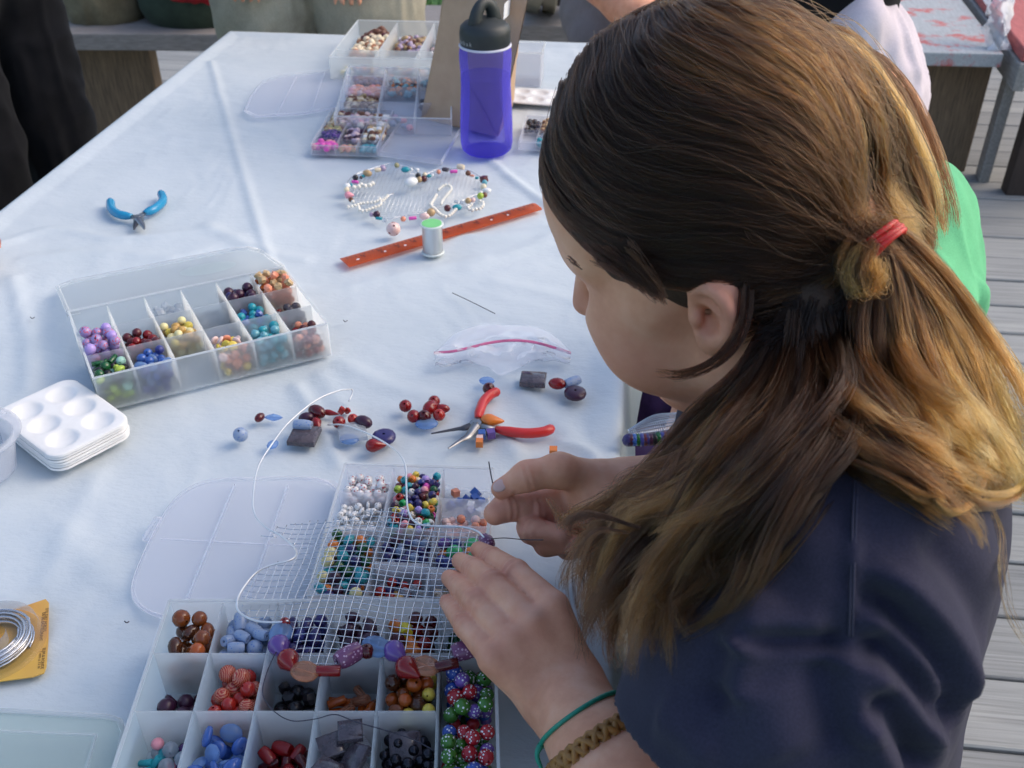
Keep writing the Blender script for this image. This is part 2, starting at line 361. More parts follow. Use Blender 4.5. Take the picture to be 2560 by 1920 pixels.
def dist_poly(X, Y, P):
    best = np.full(X.shape, 9.0)
    for a, b_ in zip(P[:-1], P[1:]):
        d = b_ - a; tt = np.clip(((X - a[0]) * d[0] + (Y - a[1]) * d[1]) / (d @ d), 0, 1); best = np.minimum(best, np.hypot(X - a[0] - tt * d[0], Y - a[1] - tt * d[1]))
    return best
cr = np.zeros_like(X)
for pl, h, wd in CREASE:
    P = np.array([T(*q)[:2] for q in pl]); dd = dist_poly(X, Y, catmull(P, 14)); cr += h * np.exp(-(dd / wd) ** 2)
rel = np.minimum(rel * 0.6 - 0.003 + cr * 0.75, 0.003)
edge = np.minimum(np.minimum(X - XL, XR - X), YF - Y); Z += np.where(top, rel * np.clip(edge / 0.03, 0.25, 1), -0.0008)
ny, nx = U.shape; idx = np.arange(nx * ny).reshape(ny, nx)
fs = np.stack([idx[:-1, :-1], idx[:-1, 1:], idx[1:, 1:], idx[1:, :-1]], -1).reshape(-1, 4)
keep = ~((U[:-1, :-1] < -1e-9) & (V[:-1, :-1] >= YF) | (U[1:, 1:] > Wt + 1e-9) & (V[:-1, :-1] >= YF)).reshape(-1)
me = bpy.data.meshes.new('tablecloth'); me.from_pydata(np.stack([X, Y, Z], -1).reshape(-1, 3).tolist(), [], fs.tolist())
me.materials.append(MATS['table_cloth']); me.polygons.foreach_set('use_smooth', [True] * len(me.polygons))
cloth = tag(link('tablecloth', me), 'creased white plastic cloth covering the long table', 'tablecloth')
# ================================================================== the girl: signed-distance bodies meshed with surface nets
class SDF:
    def __init__(s, lo, hi, h):
        s.h = h; s.lo = np.asarray(lo, float); n = np.ceil((np.asarray(hi) - s.lo) / h).astype(int) + 1; s.n = n
        s.F = np.full(n, 0.05, np.float32)
    def _sub(s, c0, c1, pad):
        a = np.clip(np.floor((np.minimum(c0, c1) - pad - s.lo) / s.h).astype(int), 0, s.n - 1); b = np.clip(np.ceil((np.maximum(c0, c1) + pad - s.lo) / s.h).astype(int) + 1, 1, s.n)
        if np.any(b <= a): return None
        sl = tuple(slice(i, j) for i, j in zip(a, b))
        g = [(s.lo[k] + s.h * np.arange(a[k], b[k])).astype(np.float32) for k in range(3)]
        return sl, g[0][:, None, None], g[1][None, :, None], g[2][None, None, :]
    def _op(s, sl, d, k, op):
        F = s.F[sl]
        if op == 'u':
            hh = np.clip(0.5 + 0.5 * (F - d) / k, 0, 1); s.F[sl] = F * (1 - hh) + d * hh - k * hh * (1 - hh)
        elif op == 's':
            hh = np.clip(0.5 - 0.5 * (F + d) / k, 0, 1); s.F[sl] = F * (1 - hh) + (-d) * hh + k * hh * (1 - hh)
    def cap(s, a, b, ra, rb=None, k=0.006, op='u'):
        rb = ra if rb is None else rb; a = np.asarray(a, float); b = np.asarray(b, float); q = s._sub(a, b, max(ra, rb) + 0.016 + k)
        if q is None: return s
        sl, x, y, z = q; d = b - a; L2 = d @ d + 1e-12
        t = np.clip(((x - a[0]) * d[0] + (y - a[1]) * d[1] + (z - a[2]) * d[2]) / L2, 0, 1)
        dist = np.sqrt((x - a[0] - t * d[0]) ** 2 + (y - a[1] - t * d[1]) ** 2 + (z - a[2] - t * d[2]) ** 2) - (ra + (rb - ra) * t)
        s._op(sl, dist.astype(np.float32), k, op); return s
    def chain(s, pts, rs, k=0.005, op='u'):
        for i in range(len(pts) - 1): s.cap(pts[i], pts[i + 1], rs[i], rs[i + 1], k, op)
        return s
    def ell(s, c, r, M=None, k=0.01, op='u'):
        c = np.asarray(c, float); r = np.asarray(r, float); q = s._sub(c, c, r.max() + 0.016 + k)
        if q is None: return s
        sl, x, y, z = q; M = np.eye(3) if M is None else np.asarray(M)
        dx, dy, dz = x - c[0], y - c[1], z - c[2]
        p = [(dx * M[0, i] + dy * M[1, i] + dz * M[2, i]) for i in range(3)]
        k0 = np.sqrt(sum((p[i] / r[i]) ** 2 for i in range(3))); k1 = np.sqrt(sum((p[i] / r[i] ** 2) ** 2 for i in range(3))) + 1e-6
        s._op(sl, (k0 * (k0 - 1) / k1).astype(np.float32), k, op); return s
    def nets(s):
        F = s.F; ins = F < 0; n = F.shape
        c = np.zeros((n[0] - 1, n[1] - 1, n[2] - 1), np.uint8)
        for i in (0, 1):
            for j in (0, 1):
                for k in (0, 1): c += ins[i:n[0] - 1 + i, j:n[1] - 1 + j, k:n[2] - 1 + k]
        act = np.argwhere((c > 0) & (c < 8)); vid = np.full(c.shape, -1, np.int32); vid[tuple(act.T)] = np.arange(len(act))
        val = {o: F[act[:, 0] + o[0], act[:, 1] + o[1], act[:, 2] + o[2]].astype(np.float64) for o in [(i, j, k) for i in (0, 1) for j in (0, 1) for k in (0, 1)]}
        acc = np.zeros((len(act), 3)); cnt = np.zeros(len(act))
        for ax in range(3):
            for u in (0, 1):
                for w in (0, 1):
                    o0 = [u, w]; o0.insert(ax, 0); o1 = [u, w]; o1.insert(ax, 1); a, b = val[tuple(o0)], val[tuple(o1)]
                    mk = (a < 0) != (b < 0); t = np.where(mk, a / np.where(mk, a - b, 1), 0); p = np.repeat(np.array(o0, float)[None], len(act), 0); p[:, ax] = t
                    acc[mk] += p[mk]; cnt[mk] += 1
        V = s.lo + s.h * (act + acc / cnt[:, None]); faces = []
        for ax in range(3):
            a = [slice(None)] * 3; b = [slice(None)] * 3; a[ax] = slice(0, -1); b[ax] = slice(1, None)
            A, B = ins[tuple(a)], ins[tuple(b)]
            for flip, msk in ((0, A & ~B), (1, ~A & B)):
                e = np.argwhere(msk); u, w = [k for k in range(3) if k != ax]
                e = e[(e[:, u] > 0) & (e[:, w] > 0) & (e[:, u] < n[u] - 1) & (e[:, w] < n[w] - 1)]
                q = []
                for du, dw in ((0, 0), (1, 0), (1, 1), (0, 1)):
                    p = e.copy(); p[:, u] -= du; p[:, w] -= dw; q.append(vid[tuple(p.T)])
                q = np.stack(q, 1)
                if (flip == 1) != (ax == 1): q = q[:, ::-1]
                faces.append(q)
        return V, np.concatenate(faces)
def np_mesh(name, V, Fc, mats, smooth=True):
    me = bpy.data.meshes.new(name); me.vertices.add(len(V)); me.vertices.foreach_set('co', np.asarray(V, np.float32).ravel())
    k = Fc.shape[1]; me.loops.add(Fc.size); me.loops.foreach_set('vertex_index', Fc.astype(np.int32).ravel()); me.polygons.add(len(Fc))
    me.polygons.foreach_set('loop_start', np.arange(0, Fc.size, k, dtype=np.int32))
    me.update(calc_edges=True)
    if smooth: me.polygons.foreach_set('use_smooth', np.ones(len(Fc), bool))
    for mt in (mats if isinstance(mats, (list, tuple)) else [mats]): me.materials.append(MATS[mt])
    me.validate(); return me
def vertex_normals(V, Fc):
    n = np.cross(V[Fc[:, 2]] - V[Fc[:, 0]], V[Fc[:, 3]] - V[Fc[:, 1]]); N = np.zeros_like(V)
    for i in range(4): np.add.at(N, Fc[:, i], n)
    return N / (np.linalg.norm(N, axis=1)[:, None] + 1e-12)
def relax(V, Fc, it=1, w=0.5):
    for _ in range(it):
        S = np.zeros_like(V); C = np.zeros(len(V))
        for i in range(4):
            a, b = Fc[:, i], Fc[:, (i + 1) % 4]; np.add.at(S, a, V[b]); np.add.at(C, a, 1); np.add.at(S, b, V[a]); np.add.at(C, b, 1)
        V = V * (1 - w) + w * S / C[:, None]
    return V

# ---- head frame from the view: we look at her from behind her left ear, slightly above
def head_frame(px, py, beta, elev, roll):
    f = nrm(ray(px, py)); r = nrm(np.cross(f, -RC[:, 1])); u = np.cross(r, f)
    b, e, p = rad(beta), rad(elev), rad(roll)
    vh = np.array([math.sin(b), -math.cos(b), 0]); r0 = np.array([-math.cos(b), -math.sin(b), 0])       # in (F, L, U)
    v = math.cos(e) * vh - np.array([0, 0, math.sin(e)]); up0 = np.cross(r0, v)
    rc = math.cos(p) * r0 - math.sin(p) * up0; uc = math.sin(p) * r0 + math.cos(p) * up0
    return [rc[i] * r + uc[i] * u + v[i] * f for i in range(3)]
EAR = D(1752, 757, 0.525)
hF, hL, hU = head_frame(1752, 757, 30, 25, 27)
HO = EAR - 0.070 * hL
HM = np.column_stack([hF, hL, hU])
def Hd(f, l, u): return HO + f * hF + l * hL + u * hU

SH_L = D(2090, 1385, 0.475); EL_L = D(1760, 2290, 0.505); WR_L = D(1402, 1722, 0.664)
NECK0 = Hd(-0.028, 0.0, -0.035); NECK1 = np.array([0.130, 0.53, 1.015])
SH_R = np.array([0.095, 0.665, 0.985]); EL_R = np.array([0.165, 0.645, 0.83]); WR_R = D(1545, 1240, 0.795)
B = SDF((-0.16, 0.20, 0.60), (0.34, 0.78, 1.27), 0.0017)
# cranium and face
B.ell(Hd(-0.002, 0, 0.042), (0.0845, 0.0725, 0.084), HM)
B.ell(Hd(0.036, 0, -0.008), (0.056, 0.060, 0.076), HM, 0.02)
B.ell(Hd(0.058, 0, 0.050), (0.034, 0.054, 0.045), HM, 0.02)
for s in (1, -1):
    B.cap(Hd(0.008, 0.052 * s, -0.046), Hd(0.066, 0.018 * s, -0.080), 0.017, 0.017, 0.03)
    B.ell(Hd(0.058, 0.040 * s, -0.030), (0.032, 0.029, 0.036), HM, 0.02)
    B.cap(Hd(0.035, 0.058 * s, 0.002), Hd(0.070, 0.038 * s, -0.006), 0.011, 0.014, 0.02)
    B.cap(Hd(0.060, 0.050 * s, 0.032), Hd(0.084, 0.018 * s, 0.032), 0.009, 0.010, 0.014)
    B.ell(Hd(0.088, 0.033 * s, 0.012), (0.014, 0.017, 0.011), HM, 0.010, 's')
    B.ell(Hd(0.071, 0.032 * s, 0.010), (0.0125, 0.013, 0.0122), HM, 0.003)
    B.ell(Hd(0.097, 0.011 * s, -0.022), (0.011, 0.008, 0.008), HM, 0.006)
B.cap(Hd(0.088, 0, 0.022), Hd(0.114, 0, -0.016), 0.008, 0.0098, 0.012)
B.ell(Hd(0.086, 0, -0.052), (0.013, 0.024, 0.016), HM, 0.012)
B.ell(Hd(0.095, 0, -0.047), (0.006, 0.020, 0.005), HM, 0.004); B.ell(Hd(0.094, 0, -0.058), (0.0065, 0.018, 0.0055), HM, 0.004)
B.cap(Hd(0.100, 0.02, -0.0525), Hd(0.100, -0.02, -0.0525), 0.0018, None, 0.003, 's')
B.ell(Hd(0.076, 0, -0.079), (0.020, 0.022, 0.017), HM, 0.015)
# neck and shoulders
B.chain([NECK0, Hd(-0.03, 0, -0.085), NECK1], [0.046, 0.045, 0.052], 0.03)
B.cap(Hd(-0.012, 0.045, -0.03), Hd(0.03, 0.012, -0.135), 0.012, 0.010, 0.02)
B.cap(NECK1, SH_L, 0.042, 0.044, 0.04); B.cap(NECK1, SH_R, 0.042, 0.044, 0.04)
B.ell((0.145, 0.525, 0.88), (0.078, 0.130, 0.14), None, 0.05); B.ell((0.160, 0.52, 0.72), (0.072, 0.115, 0.15), None, 0.05)
# ears
for s in (1, -1):
    ec = Hd(-0.004, 0.0710 * s, -0.006); ang = rad(24)
    en = nrm(hL * s * math.cos(rad(8)) + hF * math.sin(rad(8))); eu = nrm(hU * math.cos(ang) - hF * math.sin(ang)); eu = nrm(eu - en * (eu @ en)); ef = np.cross(eu, en) * s
    if ef @ hF < 0: ef = -ef
    E = lambda a, b, c: ec + 0.69 * (a * ef + b * eu + c * en)
    EM = np.column_stack([ef, eu, en])
    B.ell(E(-0.006, 0.003, 0.004), (0.0165, 0.027, 0.0055), EM, 0.006)
    rim = [E(0.010, 0.012, 0.004), E(0.009, 0.024, 0.008), E(-0.002, 0.031, 0.011), E(-0.014, 0.027, 0.013), E(-0.021, 0.015, 0.014), E(-0.021, 0.000, 0.013), E(-0.015, -0.014, 0.011), E(-0.006, -0.023, 0.008)]
    B.chain(catmull(rim, 16), np.linspace(0.0032, 0.0036, 16), 0.003)
    B.ell(E(-0.002, -0.023, 0.0065), (0.0085, 0.010, 0.0048), EM, 0.005)
    B.chain([E(0.000, 0.018, 0.008), E(-0.010, 0.011, 0.0105), E(-0.012, 0.0, 0.0105), E(-0.006, -0.011, 0.009), E(0.004, -0.013, 0.008)], [0.003, 0.0032, 0.0032, 0.0034, 0.0036], 0.003)
    B.ell(E(0.000, -0.001, 0.014), (0.0080, 0.0098, 0.0092), EM, 0.003, 's')
    B.ell(E(0.003, -0.002, 0.012), (0.0042, 0.0052, 0.0095), EM, 0.002, 's')
    B.ell(E(0.0095, -0.003, 0.008), (0.004, 0.0055, 0.004), EM, 0.003)
# left arm and hand (flat on the wire mesh, back of the hand towards us)
B.chain([SH_L, EL_L], [0.046, 0.040], 0.02)
MIDF = EL_L * 0.55 + WR_L * 0.45
B.chain([EL_L, MIDF, WR_L * 0.85 + EL_L * 0.15], [0.038, 0.036, 0.0275], 0.02)
hx = nrm(np.cross(nrm(WR_L - EL_L), -nrm(ray(1402, 1722))))           # across the wrist
B.cap(WR_L - hx * 0.009, WR_L + hx * 0.009, 0.0195, None, 0.02)
FL = {  # mcp, pip, dip, tip  (pixel, depth), radii
    'index': ([(1382, 1518, .672), (1290, 1432, .705), (1230, 1394, .740), (1196, 1374, .766)], (.0112, .0094, .0083, .0066)),
    'middle': ([(1332, 1562, .664), (1230, 1459, .698), (1182, 1421, .735), (1150, 1402, .762)], (.0114, .0096, .0085, .0068)),
    'ring': ([(1282, 1604, .660), (1190, 1505, .692), (1150, 1466, .722), (1123, 1445, .747)], (.0110, .0092, .0081, .0065)),
    'little': ([(1236, 1646, .656), (1164, 1566, .684), (1138, 1530, .706), (1117, 1504, .725)], (.0100, .0080, .0071, .0058))}
for nme, (js, rs) in FL.items():
    P = [D(*j) for j in js]
    B.cap(WR_L + (hx * ((P[0] - WR_L) @ hx)) * 0.45, P[0], 0.0165, 0.0118, 0.008)
for nme, (js, rs) in FL.items():
    P = [D(*j) for j in js]; B.chain(P, rs, 0.0014)
    B.ell(P[1], (rs[1] * 1.04,) * 3, None, 0.002)
TH = [D(1400, 1668, .678), D(1398, 1590, .700), D(1372, 1520, .728), D(1330, 1468, .752)]
B.chain(TH, [0.016, 0.013, 0.011, 0.008], 0.010)
# right arm and hand (pinching the wire end: thumb on top, fingers curled)
B.chain([SH_R, EL_R], [0.044, 0.038], 0.02); B.chain([EL_R, EL_R * .5 + WR_R * .5, WR_R], [0.037, 0.034, 0.0255], 0.02)
B.chain([WR_R, D(1492, 1238, .79)], [0.0255, 0.024], 0.02)
RT = [D(1492, 1200, .785), D(1398, 1176, .768), D(1318, 1190, .764), D(1252, 1222, .766)]
B.chain(RT, [0.0155, 0.0128, 0.0108, 0.0078], 0.008)
RF = [([(1425, 1240, .800), (1332, 1264, .786), (1266, 1268, .776), (1238, 1284, .771)], (.0140, .0125, .0112, .0092)),
      ([(1440, 1285, .808), (1330, 1318, .788), (1330, 1326, .774), (1400, 1338, .766)], (.0140, .0118, .0106, .0084)),
      ([(1450, 1308, .812), (1366, 1352, .794), (1366, 1360, .776), (1440, 1362, .768)], (.0130, .0106, .0096, .0076)),
      ([(1470, 1335, .810), (1418, 1368, .798), (1420, 1372, .784), (1470, 1372, .776)], (.0115, .0092, .0084, .0066))]
for js, rs in RF:
    P = [D(*j) for j in js]; B.cap(D(1500, 1250, .795), P[0], 0.0165, 0.0135, 0.014); B.chain(P, rs, 0.0035)
BV, BF = B.nets(); del B
BV = relax(BV, BF, 2, 0.5)
# knuckle creases and the redder skin of joints, tips, ears and cheek
JT = []
for js, rs in list(FL.values()) + RF:
    P = [D(*j) for j in js]
    for i in (1, 2): JT.append((P[i], nrm(P[i + 1] - P[i - 1]), rs[i]))
JT.append((RT[2], nrm(RT[3] - RT[1]), .0108)); BN = vertex_normals(BV, BF); blush = np.zeros(len(BV))
for p_, a_, r_ in JT:
    i_ = np.flatnonzero(np.linalg.norm(BV - p_, axis=1) < r_ * 2.2); q_ = BV[i_] - p_; al = q_ @ a_; up_ = np.clip((BN[i_] @ -nrm(ray(*PX(p_)[:2]))) * 1.4, 0, 1)
    BV[i_] += BN[i_] * (up_ * -0.00055 * np.cos(2 * math.pi * al / .0056) * np.exp(-(al / .0058) ** 2))[:, None]; blush[i_] += 0.30 * np.exp(-(al / .009) ** 2)
for p_, r_, k_ in [(D(*js[3]), .010, .8) for js, rs in list(FL.values()) + RF] + [(RT[3], .010, .8), (Hd(.058, .062, -.03), .030, .7), (Hd(-.015, .085, -.0), .030, .75), (Hd(.112, 0, -.015), .018, .9)] + [(D(*js[0]), .014, .45) for js, rs in FL.values()]:
    blush += k_ * np.exp(-(np.linalg.norm(BV - p_, axis=1) / r_) ** 2)

# ---- T-shirt, worn loose over the torso
S = SDF((-0.02, 0.20, 0.56), (0.36, 0.80, 1.12), 0.0028)
S.ell((0.148, 0.525, 0.885), (0.106, 0.166, 0.175), None, 0.05); S.ell((0.165, 0.52, 0.68), (0.108, 0.155, 0.20), None, 0.06)
S.cap(NECK1 + (0.012, 0, -0.018), SH_L + (0, 0, -0.004), 0.050, 0.060, 0.05); S.cap(NECK1 + (0.012, 0, -0.018), SH_R, 0.050, 0.056, 0.05)
SLV = SH_L + (EL_L - SH_L) * 0.62
S.chain([SH_L, SH_L * .5 + SLV * .5, SLV], [0.062, 0.070, 0.078], 0.03)
S.chain([SH_R, SH_R + (EL_R - SH_R) * 0.75], [0.058, 0.062], 0.03)
S.cap(Hd(-0.03, 0, -0.06), NECK1 + (-0.008, 0, 0.02), 0.056, 0.058, 0.006, 's')
dirv = nrm(EL_L - SH_L); S.cap(SLV + dirv * 0.012, SLV + dirv * 0.14, 0.068, 0.075, 0.004, 's')
S.cap(SLV + dirv * 0.078, SLV + dirv * 0.2, 0.12, 0.12, 0.004, 's')
SV, SF = S.nets(); SV = relax(SV, SF, 3, 0.5)
bvS = BVHTree.FromPolygons(SV.tolist(), SF.tolist())
def hit(bv, px, py):
    d = nrm(ray(px, py)); r = bv.ray_cast(Vector(CAM), Vector(d)); return None if r[0] is None else np.array(r[0])
FOLD = [  # pixel polyline, height, width (metres): ridges positive, valleys negative
    ([(2140, 1185), (2136, 1300), (2132, 1420), (2128, 1590)], 0.0022, 0.0035),
    ([(2150, 1400), (2260, 1490), (2340, 1590), (2395, 1700), (2405, 1790)], 0.0065, 0.0085), ([(2150, 1450), (2250, 1540), (2340, 1640), (2380, 1740), (2390, 1830)], -0.010, 0.0085),
    ([(2150, 1520), (2240, 1590), (2320, 1680), (2390, 1790)], 0.0085, 0.0085), ([(2150, 1580), (2230, 1640), (2300, 1720), (2360, 1830)], -0.009, 0.009),
    ([(2150, 1640), (2220, 1700), (2290, 1780), (2360, 1880)], 0.008, 0.010), ([(2170, 1720), (2230, 1790), (2290, 1880), (2310, 1960)], -0.007, 0.010),
    ([(2160, 1770), (2200, 1860), (2230, 1960)], 0.006, 0.012), ([(2210, 1395), (2330, 1480), (2405, 1600), (2420, 1740)], 0.003, 0.012),
    ([(1860, 1602), (1960, 1598), (2060, 1600), (2115, 1596)], -0.0055, 0.0045), ([(1870, 1580), (1970, 1574), (2080, 1575)], 0.003, 0.009), ([(1870, 1590), (1850, 1660), (1820, 1750)], 0.006, 0.010), ([(1845, 1600), (1815, 1690), (1790, 1790)], -0.005, 0.010),
    ([(1930, 1470), (1880, 1560), (1850, 1640)], 0.0045, 0.011), ([(2110, 1620), (2120, 1720), (2160, 1860)], 0.006, 0.010), ([(2060, 1640), (2080, 1740), (2110, 1880)], -0.005, 0.012),
    ([(1900, 1700), (1930, 1800), (1980, 1900)], 0.003, 0.02), ([(1640, 1780), (1720, 1840), (1800, 1910)], 0.003, 0.014), ([(2300, 1330), (2400, 1450), (2460, 1600)], -0.003, 0.012),
    ([(2430, 1690), (2452, 1790), (2440, 1900)], -0.005, 0.009), ([(1960, 1300), (2040, 1420), (2090, 1560)], 0.002, 0.02)]
SN = vertex_normals(SV, SF); disp = np.zeros(len(SV))
for pl, h, w in FOLD:
    P = [hit(bvS, *q) for q in pl]; P = [p for p in P if p is not None]
    if len(P) < 2: continue
    C = catmull(np.array(P), 24); near = np.flatnonzero(np.linalg.norm(SV - C.mean(0), axis=1) < np.linalg.norm(C - C.mean(0), axis=1).max() + 4 * w)
    dd = np.full(len(near), 9.0); tt = np.zeros(len(near))
    for i, c in enumerate(C):
        q = np.linalg.norm(SV[near] - c, axis=1); b_ = q < dd; dd[b_] = q[b_]; tt[b_] = i / 23
    disp[near] += 1.75 * h * np.exp(-(dd / (0.8 * w)) ** 2) * np.clip(np.minimum(tt, 1 - tt) / 0.22 + 0.15, 0, 1)
disp += 0.0035 * (vnoise2(SV[:, 0] * 16 + SV[:, 2] * 9, SV[:, 1] * 18 - SV[:, 2] * 12, 21) - 0.5) + 0.0016 * (vnoise2(SV[:, 0] * 45 + SV[:, 2] * 20, SV[:, 1] * 45 + SV[:, 2] * 31, 22) - 0.5)
SV = SV + SN * disp[:, None]; SV = relax(SV, SF, 1, 0.2)
bvS = BVHTree.FromPolygons(SV.tolist(), SF.tolist()); bvB = BVHTree.FromPolygons(BV.tolist(), BF.tolist())

# ---- materials for skin and cloth
t = NT('skin'); v = t.coord('Object'); f = t.noise(v, 34, 4, 0.6); f2 = t.noise(v, 420, 2)
c0 = t.ramp(f, [(0.30, (0.62, 0.275, 0.165)), (0.52, (0.74, 0.36, 0.225)), (0.72, (0.80, 0.44, 0.295))]); at = t.n('Attribute', _attribute_name='blush'); mxs = t.n('MixRGB'); t.l(at.outputs['Fac'], mxs.inputs[0]); t.l(c0, mxs.inputs[1]); mxs.inputs[2].default_value = (0.60, 0.235, 0.17, 1); c = mxs.outputs[0]
bs = t.bsdf(c, 0.5, t.bump(f2, 0.25, 0.0005), **{'Subsurface Weight': 0.12, 'Subsurface Scale': 0.006, 'Specular IOR Level': 0.35})
bs.inputs['Subsurface Radius'].default_value = (1.0, 0.35, 0.2); t.done(bs)
def fabric(name, col, var=0.12, wv=900, rough=0.9):
    t = NT(name); v = t.coord('Object'); f = t.noise(v, 18, 5, 0.6); k = t.noise(v, wv, 2, 0.5)
    c = t.ramp(f, [(0.3, [x * (1 - var) for x in col]), (0.7, [x * (1 + var) for x in col])])
    mx = t.n('MixRGB', _blend_type='MULTIPLY'); mx.inputs[0].default_value = 0.5; t.l(c, mx.inputs[1]); t.l(t.ramp(k, [(0.3, (0.7, 0.7, 0.7)), (0.7, (1.25, 1.25, 1.25))]), mx.inputs[2])
    return t.done(t.bsdf(mx.outputs[0], rough, t.bump(k, 0.25, 0.0006), **{'Sheen Weight': 0.06, 'Sheen Roughness': 0.6, 'Specular IOR Level': 0.08}))
fabric('navy_cotton', (0.031, 0.030, 0.054))
girl = thing('person', 'person in navy t-shirt with red-tied ponytail bent over the bead boxes', 'person', (0.16, 0.5, 0))
def gpart(name, V, Fc, mat, parent=girl):
    return link(name, np_mesh(name, V - np.array(parent.location if parent.parent is None else (0.16, 0.5, 0)), Fc, mat), parent)
bo = gpart('body', BV, BF, 'skin'); ba = bo.data.attributes.new('blush', 'FLOAT', 'POINT'); ba.data.foreach_set('value', np.clip(blush * .8, 0, .85).astype(np.float32))
shirt = gpart('t_shirt', SV, SF, 'navy_cotton')
shirt['label'] = 'faded navy cotton t-shirt with folds at the armpit'
# ================================================================== hair
t = NT('brown_hair'); at = t.n('Attribute', _attribute_name='tone'); hi_ = t.n('HairInfo')
c = t.ramp(at.outputs['Fac'], [(0.0, (0.0065, 0.003, 0.002)), (0.35, (0.022, 0.0088, 0.0038)), (0.7, (0.15, 0.058, 0.014)), (1.0, (0.44, 0.205, 0.05))])
hb = t.n('BsdfHairPrincipled'); hb.parametrization = 'COLOR'; t.l(c, hb.inputs['Color']); hb.inputs['IOR'].default_value = 1.36; hb.inputs['Roughness'].default_value = 0.34; hb.inputs['Radial Roughness'].default_value = 0.45
try: hb.inputs['Random Roughness'].default_value = 0.25
except Exception: pass
t.l(hi_.outputs['Random'], hb.inputs['Random']); t.done(hb)
plain('hair_mass', (0.040, 0.021, 0.012), 0.75, 0.3, 120, 0.5, 260, 0.002)
scene.cycles_curves.shape = 'RIBBONS'
def hair_object(name, strands, radius, tones, parent, origin, mat='brown_hair'):
    """strands: (N, K, 3) world points; tones: (N, K)"""
    N, K = strands.shape[:2]; hc = bpy.data.hair_curves.new(name); hc.add_curves([K] * N)
    hc.attributes['position'].data.foreach_set('vector', (strands - np.asarray(origin)).astype(np.float32).ravel()) if 'position' in hc.attributes else hc.position_data.foreach_set('vector', (strands - np.asarray(origin)).astype(np.float32).ravel())
    ra = hc.attributes.get('radius') or hc.attributes.new('radius', 'FLOAT', 'POINT')
    taper = np.interp(np.linspace(0, 1, K), [0, 0.7, 1], [1, 0.9, 0.35]); ra.data.foreach_set('value', (np.asarray(radius).reshape(-1, 1) * taper[None] * np.ones((N, 1))).astype(np.float32).ravel())
    ta = hc.attributes.new('tone', 'FLOAT', 'POINT'); ta.data.foreach_set('value', np.clip(tones, 0, 1).astype(np.float32).ravel())
    hc.materials.append(MATS[mat]); return link(name, hc, parent)
def resample(C, K):                         # batch catmull for (N, k, 3)
    N, k, _ = C.shape; Q = np.concatenate([2 * C[:, :1] - C[:, 1:2], C, 2 * C[:, -1:] - C[:, -2:-1]], 1)
    tt = np.linspace(0, k - 1 - 1e-6, K); i = tt.astype(int); u = (tt - i)[None, :, None]; a, b, c, d = Q[:, i], Q[:, i + 1], Q[:, i + 2], Q[:, i + 3]
    return 0.5 * (2 * b + (c - a) * u + (2 * a - 5 * b + 4 * c - d) * u * u + (3 * b - a - 3 * c + d) * u ** 3)
GO = np.array((0.16, 0.5, 0))
CC = Hd(-0.002, 0, 0.042); CR = np.array([0.0845 + 0.0060, 0.073 + 0.0070, 0.084 + 0.0070])
def on_cap(d, lift=0.0):                    # unit directions (.., 3) -> world
    d = d / np.linalg.norm(d, axis=-1, keepdims=True); return CC + (d * (CR + np.asarray(lift)[..., None] if np.ndim(lift) else d * (CR + lift))) @ HM.T
_b = None
for f_ in np.linspace(-1, 0, 41).tolist():          # the spot on the back of the head that the elastic shows at
    for l_ in np.linspace(-0.3, 0.7, 41).tolist():
        if f_ * f_ + l_ * l_ <= 1:
            d_ = np.array([f_, l_, -math.sqrt(max(0.0, 1 - f_ * f_ - l_ * l_))]); q = PX(CC + HM @ (d_ * (CR + 0.014))); e_ = math.hypot(q[0] - 2178, q[1] - 588)
            if _b is None or e_ + 60 * abs(l_ - 0.15) < _b[0]: _b = (e_ + 60 * abs(l_ - 0.15), d_)
DEL = _b[1]
EB = CC + HM @ (DEL * (CR + 0.014))         # where the elastic sits
EPX = PX(EB)
r_ = np.random.default_rng(5)
TPL = {  # templates along the parting: s = 0 at the forehead, 1 at the crown; last point is the elastic
    0.0: [(.80, .03, .60), (.82, .36, .46), (.74, .60, .31), (.47, .87, .05), (.12, .97, -.15), (-.36, .90, -.27), (-.80, .50, -.28)],
    0.25: [(.70, .03, .71), (.64, .52, .56), (.40, .84, .26), (.10, .98, .08), (-.32, .93, -.02), (-.68, .68, -.10), (-.92, .28, -.08)],
    0.5: [(.42, .03, .91), (.38, .58, .72), (.18, .86, .46), (-.12, .92, .28), (-.48, .82, .13), (-.77, .56, .02), (-.94, .24, -.04)],
    0.75: [(.10, .03, 1.0), (.04, .54, .84), (-.14, .76, .64), (-.38, .78, .48), (-.64, .66, .30), (-.84, .44, .12), (-.96, .18, .0)],
    1.0: [(-.22, .03, .97), (-.36, .30, .88), (-.55, .42, .72), (-.70, .44, .54), (-.83, .38, .36), (-.92, .26, .17), (-.98, .10, .03)],
    1.25: [(-.42, .01, .91), (-.58, .03, .81), (-.70, .05, .70), (-.80, .06, .56), (-.89, .06, .40), (-.95, .05, .22), (-.99, .04, .05)]}
ks = sorted(TPL); TA = np.array([TPL[k] for k in ks]); TA = TA + np.array([0, 0, 0, .02, .12, .45, .88])[None, :, None] * (DEL - np.array([-1.0, .03, -.03]))[None, None]
def cap_guides(s, side):
    x = np.clip(s / 1.25, 0, 1) * (len(ks) - 1); i = np.minimum(x.astype(int), len(ks) - 2); u = (x - i)[:, None, None]
    g = TA[i] * (1 - u) + TA[i + 1] * u; g = g.copy(); sh_ = np.array([0, 0, 0, .02, .12, .45, .88])[None] * DEL[1]; g[:, :, 1] = (g[:, :, 1] - sh_) * side[:, None] + sh_; return g
